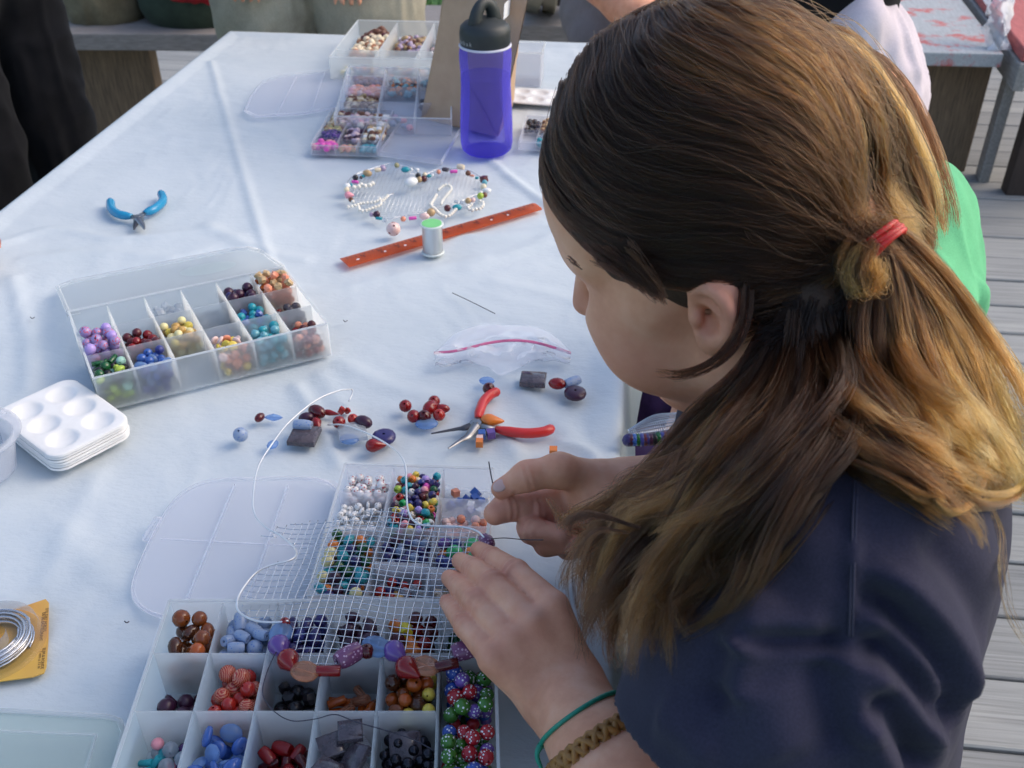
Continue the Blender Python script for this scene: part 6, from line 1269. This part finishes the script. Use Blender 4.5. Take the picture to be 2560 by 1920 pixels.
# ---- boxes at the far end: heaps of tiny beads are one mass each
def heap(box, u0, u1, v0, v1, mats, n, r, seed, hmax, name='bead_heap'):
    g = np.random.default_rng(seed); o1 = np.array(box.root.location); mb = MB(); 
    for i in range(n):
        u, v = g.uniform(u0, u1), g.uniform(v0, v1); p = box.loc(u, v); h = hmax * (1 - ((u - (u0 + u1) / 2) / (u1 - u0) * 1.6) ** 2) * g.random() ** .6; mb.cur = int(g.integers(0, len(mats))); rr = r * g.uniform(.8, 1.2)
        mb.ball((p[0], p[1], .002 + rr + h), (rr, rr, rr * .85), n=6, k=4)
    tag(mb.build(name, mats, box.root, True), kind='stuff')
F1 = Box('bead_box', 'frosted bead box farthest away at the table end', (-.562, 1.835), (-.250, 1.850), (-.571, 2.098), .042, 'frosted_plastic', [0, .27, .52, .77, 1], [0, .22, 1])
heap(F1, .04, .25, .40, .9, ['cream', 'cream', 'peach_glass'], 130, .007, 1, .014); heap(F1, .05, .24, .80, .96, ['brown_bead', 'maroon'], 50, .008, 2, .016); heap(F1, .30, .50, .55, .94, ['tan', 'mauve', 'brown_bead'], 120, .006, 3, .012); heap(F1, .55, .75, .45, .92, ['white_bead', 'pale_pink', 'coral'], 120, .006, 4, .014); heap(F1, .05, .9, .03, .19, ['navy', 'yellow', 'white_bead', 'coral', 'aqua'], 120, .005, 5, .004)
F2 = Box('bead_box', 'lilac bead box behind the clear one with its lid folded left', (-.478, 1.555), (-.283, 1.565), (-.522, 1.825), .030, 'lilac_plastic', [0, .36, .68, 1], [0, .3, .6, .82, 1])
heap(F2, .04, .33, .62, .80, ['coral', 'pink', 'pale_pink'], 60, .006, 11, .004); heap(F2, .04, .33, .32, .56, ['tan', 'cream', 'brown_bead'], 110, .0055, 12, .010); heap(F2, .04, .33, .05, .26, ['mauve', 'pale_pink', 'brown_bead'], 100, .0055, 13, .008); heap(F2, .40, .66, .64, .96, ['smoky', 'brown_bead', 'orange', 'aqua'], 110, .0055, 14, .008); heap(F2, .72, .96, .38, .58, ['white_bead', 'smoky', 'black_glass'], 50, .0055, 15, .002); heap(F2, .06, .32, .85, .97, ['indigo', 'maroon'], 50, .006, 16, .004); heap(F2, .72, .95, .85, .97, ['teal', 'smoky'], 40, .006, 17, .003); heap(F2, .40, .65, .05, .25, ['grey_blue', 'mauve', 'pink'], 14, .006, 18, .002)
o1 = np.array(F2.root.location); lo = [T(*q_, .006) - o1 for q_ in ((850, 172), (700, 190), (655, 205), (628, 238), (612, 275), (640, 290), (760, 282), (872, 262))]; mb = MB(); P2 = [tuple(p[:2]) for p in lo]; mb.prism(P2, .0006, .0018); lidf = mb.build('lid', 'lilac_plastic', F2.root); mb = MB(); mb.tube([(x, y, .004) for x, y in P2 + P2[:1]], .0022, 6); mb.build('lid_rim', 'lilac_plastic', lidf, True)
for a, b_ in (((740, 190), (690, 285)), ((810, 180), (775, 280))): p0, p1 = (T(*a, .006) - o1)[:2], (T(*b_, .006) - o1)[:2]; mb = MB(); mb.wall(p0, p1, .002, .006, .003); mb.build('rib', 'lilac_plastic', lidf)
F3 = Box('bead_box', 'shallow clear bead case with pink and violet beads, lid open right', (-.4915, 1.4600), (-.3850, 1.4640), (-.5030, 1.6350), .016, 'clear_plastic', [0, .36, .68, 1], {0: [0, .22, .45, .62, 1], 1: [0, .2, .55, 1], 2: [0, .2, .6, 1]})
heap(F3, .04, .33, .02, .19, ['hot_pink', 'pink'], 26, .0062, 21, .004); heap(F3, .04, .33, .24, .43, ['indigo', 'violet'], 130, .004, 22, .008); heap(F3, .04, .33, .47, .6, ['olive', 'brown_bead', 'tan'], 70, .0042, 23, .006); heap(F3, .05, .33, .64, .97, ['brown_bead', 'tan', 'maroon', 'cream'], 120, .0046, 24, .006); heap(F3, .40, .66, .03, .14, ['coral', 'tan'], 40, .004, 25, .002); heap(F3, .72, .95, .03, .15, ['teal', 'aqua'], 40, .004, 26, .003); heap(F3, .42, .66, .23, .5, ['mauve', 'plum', 'pale_pink'], 40, .0055, 27, .004); heap(F3, .70, .98, .25, .85, ['cream', 'tan', 'white_bead', 'brown_bead'], 80, .0058, 28, .006); heap(F3, .42, .62, .6, .95, ['white_bead', 'pearl', 'pink'], 14, .006, 29, .003)
o1 = np.array(F3.root.location); P2 = [tuple((T(*q_, .004) - o1)[:2]) for q_ in ((948, 388), (1103, 411), (1150, 330), (1010, 300))]; mb = MB(); mb.prism(P2, .0006, .0018)
for i in range(4): mb.wall(P2[i], P2[(i + 1) % 4], .002, .009, .0014)
mb.build('lid', 'clear_plastic', F3.root)
F4 = Box('bead_box', 'clear bead case beside the bottle, half hidden by brown hair', tuple(T(1296, 378)[:2]), tuple(T(1420, 384)[:2]), tuple(T(1318, 312)[:2]), .014, 'clear_plastic', [0, .34, .67, 1], [0, .5, 1])
heap(F4, .05, .3, .55, .95, ['smoky', 'black_glass'], 20, .005, 31, .003); heap(F4, .38, .64, .55, .95, ['brown_bead', 'tan', 'maroon'], 30, .005, 32, .004); heap(F4, .36, .64, .05, .45, ['clear_glass', 'teal', 'white_bead'], 30, .005, 33, .003)
pal2 = link('paint_palette', pm, None, (*T(1345, 250)[:2], TZ + .0065)); pal2.rotation_euler = (0, 0, rad(28)); tag(pal2, 'cream palette lying alone beside the paper bag', 'palette')
c0 = T(1310, 205); root = thing('storage_tub', 'clear plastic tub standing right of the paper bag', 'tub', (*c0[:2], TZ)); mb = MB(); w0 = .034
q0 = [(-w0, -w0), (w0, -w0), (w0, w0), (-w0, w0)]
for i in range(4): mb.wall(q0[i], q0[(i + 1) % 4], .001, .062, .0014)
mb.prism(q0, .0001, .0012); mb.build('tub_wall', 'clear_plastic', root); mb = MB()
for i in range(4): mb.wall(np.array(q0[i]) * 1.06, np.array(q0[(i + 1) % 4]) * 1.06, .0622, .0655, .003)
mb.build('rim', 'frosted_plastic', root)
# ================================================================== the girl's bracelets, nail and shirt print
plain('green_cord', (0.01, 0.26, 0.17), 0.45, 0.15, 300); plain('braided_leather', (0.30, 0.135, 0.03), 0.5, 0.25, 120, 0.3, 300); plain('red_cord', (0.5, 0.03, 0.03), 0.5)
AX = nrm(WR_L - EL_L); _vw = nrm(ray(1430, 1800)); RN = nrm(AX - 0.85 * (AX @ _vw) * _vw)
def arm_ring(py, n=40, lift=0.001, tilt=0.0):
    t_ = min(np.linspace(0, .6, 200), key=lambda k: abs(PX(WR_L + (EL_L - WR_L) * k)[1] - py)); c = WR_L + (EL_L - WR_L) * t_
    u = nrm(np.cross(RN, [0, 0, 1.0])); w = np.cross(RN, u); out = []
    for a in np.linspace(0, 2 * math.pi, n):
        d = nrm(math.cos(a) * u + math.sin(a) * w + AX * tilt * math.cos(a + 1.0)); h = bvB.ray_cast(Vector(c + d * .09), Vector(-d)); out.append((np.array(h[0]) if h[0] else c + d * .03) + d * lift)
    return np.array(out), c
R1, c1 = arm_ring(1800, lift=.0012); mb = MB(); mb.tube(R1 - GO, .0015, 8, False); br = mb.build('cord_bracelet', 'green_cord', girl, True)
k0 = R1[np.argmin([PX(p)[0] for p in R1])]; mb = MB(); mb.tube(catmull(np.array([k0, k0 + (-.002, -.006, -.004), k0 + (.002, -.012, -.010)]), 8) - GO, [.002, .0022, .002, .0016, .0016, .0016, .0014, .001], 6); mb.build('knot', 'green_cord', br, True)
mb = MB(); n = 120
for s in range(3):
    base, c2 = arm_ring(1872, 121, .0022); P = []
    for i, p in enumerate(base):
        a = i / 120 * 2 * math.pi * 15 + s * 2 * math.pi / 3; o_ = nrm(p - c2); P.append(p + RN * .0044 * math.sin(a) + o_ * .0016 * math.cos(2 * a) - GO)
    mb.tube(np.array(P), .0033, 7, False, flat=.7)
mb.build('braided_bracelet', 'braided_leather', girl, True)
R3, c3 = arm_ring(1706, 40, .001); mb = MB(); mb.tube(R3[26:38] - GO, .0013, 6); 
# nail on the right thumb
plain('nail', (0.62, 0.40, 0.36), 0.25)
a, b_ = RT[2], RT[3]; ax = nrm(b_ - a); vw = -nrm(ray(1245, 1215)); nv = nrm(vw + np.array([0, 0, .8]) - ax * ((vw + np.array([0, 0, .8])) @ ax)); c = b_ - ax * .0015 + nv * .0068; Mn = np.column_stack([np.cross(nv, ax), ax, nv])
mb = MB(); mb.ball(c - GO, (.0050, .0064, .0018), Mn, 12, 8); mb.build('nail', 'nail', girl, True)
# stitched armhole seam
mb = MB(); plain('seam_thread', (0.036, 0.035, 0.062), .95)
for dx in (-4, 4):
    P = [hit(bvS, x + dx, y) for x, y in ((2141, 1170), (2138, 1250), (2135, 1330), (2132, 1420), (2129, 1510), (2127, 1590))]
    if all(p is not None for p in P): mb.tube(catmull(np.array([p - nrm(ray(2135, 1400)) * .0004 for p in P]), 60) - GO, .0006, 5)
if mb.v: mb.build('seam', 'seam_thread', shirt, True)
# chest print
plain('print_white', (0.55, 0.58, 0.72), 0.8); plain('print_blue', (0.10, 0.12, 0.45), 0.8)
for strokes, w, mt in (([[(1662, 1275), (1690, 1215), (1722, 1150)], [(1680, 1282), (1712, 1225), (1745, 1160)], [(1652, 1262), (1668, 1230), (1690, 1190)], [(1690, 1250), (1720, 1200), (1716, 1180)], [(1705, 1180), (1722, 1160), (1735, 1130)], [(1660, 1250), (1690, 1240), (1705, 1215)]], .0016, 'print_white'), ([[(1700, 1290), (1740, 1220), (1772, 1150), (1790, 1090)], [(1760, 1120), (1790, 1060), (1812, 1000)], [(1775, 1130), (1805, 1070), (1825, 1010)]], .0028, 'print_blue')):
    mb = MB()
    for st in strokes:
        P = [hit(bvS, *q) for q in st]
        if any(p is None for p in P): continue
        P = catmull(np.array([p - nrm(ray(*q)) * .0006 for p, q in zip(P, st)]), 10); mb.tube(P - GO, w, 6, flat=.35)
    if mb.v: mb.build('shirt_print', mt, shirt, True)
fabric('dark_jeans', (0.03, 0.04, 0.07))
# lower body, out of sight below the table edge
Q = SDF((-.35, .30, .0), (.42, .76, .74), .008)
Q.ell((.165, .525, .56), (.10, .15, .14), None, .05)
for s in (-1, 1): Q.cap((.16, .525 + s * .08, .53), (-.20, .525 + s * .10, .53), .085, .065, .03); Q.cap((-.20, .525 + s * .10, .52), (-.18, .525 + s * .11, .07), .06, .045, .02)
QV, QF = Q.nets(); gpart('trousers', relax(QV, QF, 2), QF, 'dark_jeans')
b = thing('bench', 'grey bench along the table under the two seated people', 'bench', (.3, .8, 0)); quadbox('seat', (.04, -.15), (.29, -.15), (.04, 1.75), (.29, 1.75), .385, .422, 'bench_grey', b); quadbox('leg', (.05, .0), (.27, .0), (.05, .05), (.27, .05), 0, .384, 'wood_brown', b); quadbox('leg', (.05, 1.55), (.27, 1.55), (.05, 1.6), (.27, 1.6), 0, .384, 'wood_brown', b)

# ================================================================== second girl beside her, in green
g2 = thing('person', 'person in bright green shirt with loose golden hair behind the ponytail', 'person', (.35, 1.1, 0)); G2 = np.array((.35, 1.1, 0))
fabric('green_cotton', (0.15, 0.50, 0.25), .10); fabric('purple_cotton', (0.065, 0.035, 0.11), .2); fabric('black_cloth', (0.008, 0.008, 0.010), .3); fabric('khaki_cloth', (0.42, 0.385, 0.29), .16, 500); fabric('grey_cloth', (0.20, 0.19, 0.205), .15); fabric('white_cotton', (0.62, 0.55, 0.60), .06)
def part(parent, name, mat, lo, hi, h, fn, it=2):
    s = SDF(lo, hi, h); fn(s); V, F = s.nets(); V = relax(V, F, it)
    if name in ('t_shirt', 'trousers', 'shirt', 'clothing', 'top', 'cloth'):
        Nn = vertex_normals(V, F); w_ = vnoise2(V[:, 0] * 26 + V[:, 1] * 22, V[:, 2] * 7 + V[:, 1] * 4, 41); w2_ = vnoise2(V[:, 0] * 14 - V[:, 2] * 16, V[:, 1] * 16 + V[:, 2] * 9, 42); V = V + Nn * (0.011 * (1 - np.abs(2 * w_ - 1)) + 0.009 * (1 - np.abs(2 * w2_ - 1)) - .008)[:, None]; V = relax(V, F, 1)
    return link(name, np_mesh(name, V - np.array(parent.location), F, mat), parent)
H2 = D(2090, 400, .98)
def f(s):
    s.ell(H2, (.085, .072, .10), None, .02); s.chain([H2 + (.03, .01, -.07), (.31, 1.13, .74)], [.045, .05], .03)
    s.chain([(.30, .97, .70), (.28, .91, .62), D(1765, 985, 1.02)], [.040, .036, .03], .02); s.cap(D(1790, 900, 1.05), D(1770, 1030, 1.02), .036, .030, .02)
    s.cap(D(1770, 1030, 1.02), D(1700, 1080, 1.02), .022, .016, .02)
part(g2, 'body', 'skin', (-.02, .78, .48), (.50, 1.30, 1.14), .004, f)
def f(s):
    s.ell((.340, 1.13, .73), (.088, .15, .17), None, .05); s.ell((.35, 1.12, .55), (.095, .15, .16), None, .06); s.cap((.30, 1.12, .80), (.31, .99, .78), .045, .055, .05); s.cap((.31, .99, .78), (.29, .94, .66), .055, .056, .04)
    for k in range(6): s.cap((.40, 1.02 + .03 * k, .80 - .01 * k), (.43, 1.03 + .035 * k, .56), .006, .010, .02)
g2s = part(g2, 't_shirt', 'green_cotton', (.15, .78, .40), (.56, 1.40, 1.0), .005, f)
def f(s):
    s.ell((.38, 1.10, .50), (.13, .17, .10), None, .05)
    for k in (-.09, .10): s.cap((.37, 1.10 + k, .50), (.02, 1.0 + k, .56), .085, .070, .03); s.cap((.02, 1.0 + k, .55), (.04, 1.02 + k, .08), .06, .045, .02)
part(g2, 'trousers', 'purple_cotton', (-.10, .76, .0), (.56, 1.40, .72), .007, f)
def gp(pts, d0, d1): return np.array([D(p[0], p[1], d0 + (d1 - d0) * i / (len(pts) - 1)) for i, p in enumerate(pts)])
G2G = [gp(g, .90, .90) for g in [[(1990, 150), (2080, 140), (2160, 200), (2230, 310), (2280, 430), (2315, 540), (2318, 620)], [(1980, 170), (2070, 190), (2150, 290), (2210, 410), (2260, 530), (2290, 620), (2300, 690)], [(2000, 140), (2100, 130), (2180, 190), (2250, 310), (2300, 440), (2330, 540), (2335, 590)],
       [(2000, 220), (2090, 270), (2150, 380), (2200, 500), (2240, 610), (2270, 700), (2290, 770)], [(2020, 300), (2100, 380), (2150, 480), (2190, 590), (2230, 700), (2270, 800), (2320, 880)], [(1960, 200), (2060, 260), (2130, 380), (2180, 520), (2220, 640), (2250, 760), (2280, 860)]]]
P_, t_ = spread(G2G, 9000, 16, .014, .011, .003, 71, .24, .58, .5, clumps=110); hair_object('hair', P_, .00026 * np.ones(len(P_)), t_, g2, G2)
m2 = SDF((.02, .68, .70), (.45, 1.12, 1.16), .005); m2.ell(H2, (.070, .062, .085), None, .02)
for g in G2G: q = resample(g[None], 10)[0]; m2.chain(q[:7] + .016 * nrm(ray(2200, 400)), np.linspace(.014, .006, 7), .01)
V, F = m2.nets(); link('hair_underlayer', np_mesh('hair_underlayer', relax(V, F, 2) - G2, F, 'hair_mass'), g2)
# her mesh piece with dark beads
root = thing('beaded_wire_mesh', 'silver mesh strip with dark beads held in the purple lap', 'wire craft', D(1660, 1070, .98)); o0 = np.array(root.location)
def zl(x, y): return (x / 4.1475 + 1500, y / 4.1475 + 840)
topc = catmull(np.array([D(*zl(x, y), .99) for x, y in ((280, 985), (420, 890), (560, 820), (720, 800), (900, 790), (1040, 800))]), 40); botc = catmull(np.array([D(*zl(x, y), .955) for x, y in ((300, 1045), (450, 1040), (600, 1030), (780, 1000), (930, 960), (1040, 930))]), 40)
mb = MB()
for i in range(40): mb.tube(np.array([topc[i], (topc[i] + botc[min(39, i + 2)]) / 2 + (0, 0, .004), botc[min(39, i + 2)]]) - o0, .0006, 4)
for w in np.linspace(0, 1, 9): mb.tube(topc * (1 - w) + botc * w - o0 + np.array([0, 0, .004 * math.sin(w * 3.14)]), .0006, 4)
tag(mb.build('wire_grid', 'silver_wire', root, True), kind='stuff')
dk = ['indigo', 'plum', 'black_glass', 'green_glass', 'navy', 'maroon']
for i in range(22): p = botc[min(39, int(i * 1.8))]; bead('round', 'green' if i == 15 else ('blue_glass' if i == 2 else dk[i % 6]), p - o0 + (0, 0, -.004), .0065 if i != 15 else .010, (i, i * .7, 0), parent=root, name='bead')
# dark green bucket under the table edge
plain('bucket_green', (0.03, 0.045, 0.022), .45, .2, 20); c = G(1570, 1110, .0); root = thing('bucket', 'dark green bucket standing under the cloth edge', 'bucket', (c[0], c[1] + .22, .002))
mb = MB(); mb.lathe([(.10, 0), (.13, .28), (.138, .285), (.138, .295), (.126, .295), (.097, .01)], n=28, caps=False); mb.lathe([(.0001, .01), (.1, .01)], n=28, caps=False); mb.build('pail', 'bucket_green', root, True, 40)

# ================================================================== people standing and sitting round the table
plain('shoe_dark', (.03, .028, .027), .6, .2, 30)
def standing(label, pos, face, trousers, top, skin_hair, spread_=.095, leg_r=.078, hem=.06, hips=.86, hand=None, shorts=False):
    root = thing('person', label, 'person', (*pos, 0)); x0, y0 = pos; f_ = np.array([math.cos(face), math.sin(face), 0]); l_ = np.array([-f_[1], f_[0], 0]); c = np.array([x0, y0, 0.0])
    P = lambda a, b_, z: c + f_ * a + l_ * b_ + np.array([0, 0, z]); lo = (x0 - .42, y0 - .42, 0); hi = (x0 + .42, y0 + .42, hips + .12)
    def fn(s):
        for k in (-1, 1): s.chain([P(0, spread_ * k, hips - .02), P(.015, spread_ * 1.05 * k, hips * .55), P(0, spread_ * 1.1 * k, hem if not shorts else .42)], [leg_r * 1.18, leg_r, leg_r * (.86 if not shorts else 1.1)], .03)
        s.ell(P(0, 0, hips), (.13, .175, .12), np.column_stack([f_, l_, [0, 0, 1.0]]), .06)
    tr = part(root, 'trousers', trousers, lo, hi, .007, fn)
    def fn(s):
        M = np.column_stack([f_, l_, [0, 0, 1.0]]); s.ell(P(0, 0, hips + .22), (.12, .17, .22), M, .05); s.ell(P(-.01, 0, hips + .42), (.11, .20, .14), M, .06)
        for k in (-1, 1): s.cap(P(0, .19 * k, hips + .48), P(.03, .25 * k, hips + .25), .06, .055, .04)
    part(root, 'shirt', top, (x0 - .42, y0 - .42, hips - .05), (x0 + .42, y0 + .42, hips + .66), .008, fn)
    def fn(s):
        s.cap(P(.0, 0, hips + .52), P(.02, 0, hips + .66), .05, .05, .02); s.ell(P(.03, 0, hips + .76), (.09, .072, .11), np.column_stack([f_, l_, [0, 0, 1.0]]), .02)
        for k in (-1, 1):
            h = P(.16, .12 * k, hips - .03) if hand == 'front' else P(.16, .10 * k, hips + .25); e = P(.02, .26 * k, hips + .2); s.chain([e, h], [.04, .03], .02); s.cap(h, h + np.array([0, 0, -.06]), .03, .022, .02)
            for q in range(4): s.cap(h + l_ * (q - 1.5) * .017 + (0, 0, -.05), h + l_ * (q - 1.5) * .019 + f_ * .012 + (0, 0, -.11), .0085, .007, .003)
            if shorts: s.cap(P(0, spread_ * 1.1 * k, .46), P(0, spread_ * 1.1 * k, .06), .055, .042, .02)
    part(root, 'body', 'skin', (x0 - .42, y0 - .42, 0), (x0 + .42, y0 + .42, hips + .9), .007, fn)
    part(root, 'hair', skin_hair, (x0 - .2, y0 - .2, hips + .6), (x0 + .2, y0 + .2, hips + .96), .008, lambda s: s.ell(P(.012, 0, hips + .785), (.098, .082, .105), np.column_stack([f_, l_, [0, 0, 1.0]]), .02).ell(P(.10, 0, hips + .72), (.07, .10, .085), np.column_stack([f_, l_, [0, 0, 1.0]]), .01, 's'))
    for k in (-1, 1): part(root, 'shoe', 'shoe_dark', (x0 - .4, y0 - .4, 0), (x0 + .4, y0 + .4, .16), .008, lambda s, k=k: s.chain([P(-.05, spread_ * 1.1 * k, .045), P(.10, spread_ * 1.15 * k, .038)], [.045, .04], .03))
    return root
standing('person in black trousers standing past the left table edge', (-1.44, 2.12), rad(-20), 'black_cloth', 'black_cloth', 'hair_mass', .10, .088, hips=.90)
standing('person in baggy khaki shorts standing at the far table end', (-.775, 2.50), rad(-90), 'khaki_cloth', 'white_cotton', 'hair_mass', .13, .120, hips=.90, hand='front', shorts=True)
fabric('blue_denim', (.10, .19, .32), .2)
# seated person in grey at the far right corner, forearms bare
root = thing('person', 'person in grey with bare forearms seated past the far table corner', 'person', (.05, 2.6, 0))
def f(s): s.ell(D(1640, -60, 2.45), (.16, .14, .26), None, .05); s.ell(D(1580, 40, 2.58), (.17, .16, .16), None, .05); s.cap(D(1510, 20, 2.56), D(1530, 130, 2.50), .095, .085, .04)
part(root, 'clothing', 'grey_cloth', (-.25, 2.15, .3), (.5, 2.95, 1.25), .008, f)
def f(s): s.chain([D(1475, -60, 2.30), D(1560, 10, 2.27), D(1650, 62, 2.24)], [.046, .044, .034], .02); s.chain([D(1590, -50, 2.34), D(1660, 20, 2.32), D(1730, 70, 2.28)], [.044, .040, .034], .02); s.ell(D(1690, -420, 2.45), (.08, .09, .11), None, .02); s.chain([D(1690, -420, 2.45), D(1660, -180, 2.48), D(1475, -60, 2.34)], [.05, .06, .04], .03); s.cap(D(1660, -180, 2.48), D(1590, -50, 2.36), .06, .04, .03)
part(root, 'body', 'skin', (-.25, 1.95, .5), (.55, 2.75, 1.65), .006, f)
# pale person with black hair
root = thing('person', 'person in pale pink top with black hair beyond the green shirt', 'person', (.55, 1.85, 0))
def f(s): s.ell(D(2120, 120, 1.75), (.055, .12, .13), None, .04); s.ell(D(2150, 330, 1.85), (.10, .15, .22), None, .05)
part(root, 'top', 'white_cotton', (.2, 1.4, .3), (.95, 2.4, 1.25), .007, f)
def f(s): s.ell(D(2080, -70, 1.70), (.13, .10, .095), None, .03); s.chain([D(2200, -30, 1.70), D(2222, 60, 1.72), D(2222, 170, 1.76)], [.022, .016, .008], .02)
part(root, 'hair', 'black_cloth', (.15, 1.35, .6), (.95, 2.3, 1.5), .006, f)
part(root, 'trousers', 'grey_cloth', (-.1, 1.4, .0), (.8, 2.4, .75), .01, lambda s: s.ell((.38, 1.88, .50), (.14, .17, .10), None, .05).cap((.36, 1.8, .48), (.06, 1.8, .48), .08, .06, .03).cap((.36, 1.97, .48), (.06, 1.97, .48), .08, .06, .03).cap((.06, 1.8, .46), (.06, 1.8, .06), .055, .045, .02).cap((.06, 1.97, .46), (.06, 1.97, .06), .055, .045, .02))
# hand reaching in at the left edge
root = thing('person', 'fingertip of a person reaching in at the left picture edge', 'person', T(-60, 600)); 
def f(s):
    tip = T(2, 606, .03)
    for k, (dx, L) in enumerate(((0, .07), (-.012, .075), (-.02, .07))): p = tip + (dx, -.017 * k - .002, .002 * k); s.chain([p, p + (-L * .5, 0, .008), p + (-L, 0, .004)], [.0075, .0085, .009], .003); s.cap(p + (-L, 0, .004), tip + (-.15, -.02, .01), .012, .018, .01)
    s.cap(tip + (-.15, -.02, .01), tip + (-.4, -.04, .08), .024, .036, .02)
part(root, 'hand', 'skin', tuple(T(2, 606, .0) + (-.46, -.14, -.01)), tuple(T(2, 606, 0) + (.04, .06, .16)), .003, f)
# things on the left bench
fabric('sack_cloth', (.16, .135, .085), .3, 300); fabric('moss_cloth', (.035, .05, .035), .3); fabric('red_cloth', (.36, .012, .02), .2)
c = D(262, 20, 3.4); root = thing('sack', 'lumpy tan sack on the left bench by the black trousers', 'sack', (c[0], c[1], .43)); part(root, 'cloth', 'sack_cloth', tuple(c - (.35, .3, .45)), tuple(c + (.35, .3, .40)), .01, lambda s: s.ell(c + (-.02, .05, .02), (.14, .13, .17), None, .05).ell(c + (-.05, .05, .18), (.08, .08, .10), None, .05))
c = D(470, 10, 3.35); root = thing('cushion_bag', 'dark green bag with a red top on the left bench', 'bag', (c[0], c[1], .43)); part(root, 'base', 'moss_cloth', tuple(c - (.4, .3, .3)), tuple(c + (.4, .3, .35)), .01, lambda s: s.ell(c + (0, .05, .0), (.19, .14, .125), None, .05)); part(root, 'top', 'red_cloth', tuple(c - (.4, .35, .3)), tuple(c + (.4, .35, .45)), .01, lambda s: s.ell(c + (.045, .03, .11), (.18, .155, .125), None, .05))
# clear bag hanging over the red-painted bench
root = thing('plastic_bag', 'crumpled clear plastic bag hanging over the right bench', 'bag', D(2490, 60, 3.1)); o0 = np.array(root.location); r = np.random.default_rng(12); V = []
for j in range(12):
    for i in range(9):
        w = j / 11; xx = 2448 + (i / 8) * (88 - 34 * w) + 26 * w + 8 * r.normal(); yy = -70 + 195 * w; V.append(D(xx, yy, 3.12 - .05 * math.sin(i / 8 * 3.14) + .012 * r.normal()) - o0)
mb = MB(); mb.add(V, [(j * 9 + i, j * 9 + i + 1, (j + 1) * 9 + i + 1, (j + 1) * 9 + i) for j in range(11) for i in range(8)]); frosted('bag_film', (.80, .84, .90), .45, .2, .4, .9); mb.build('film', 'bag_film', root, True)
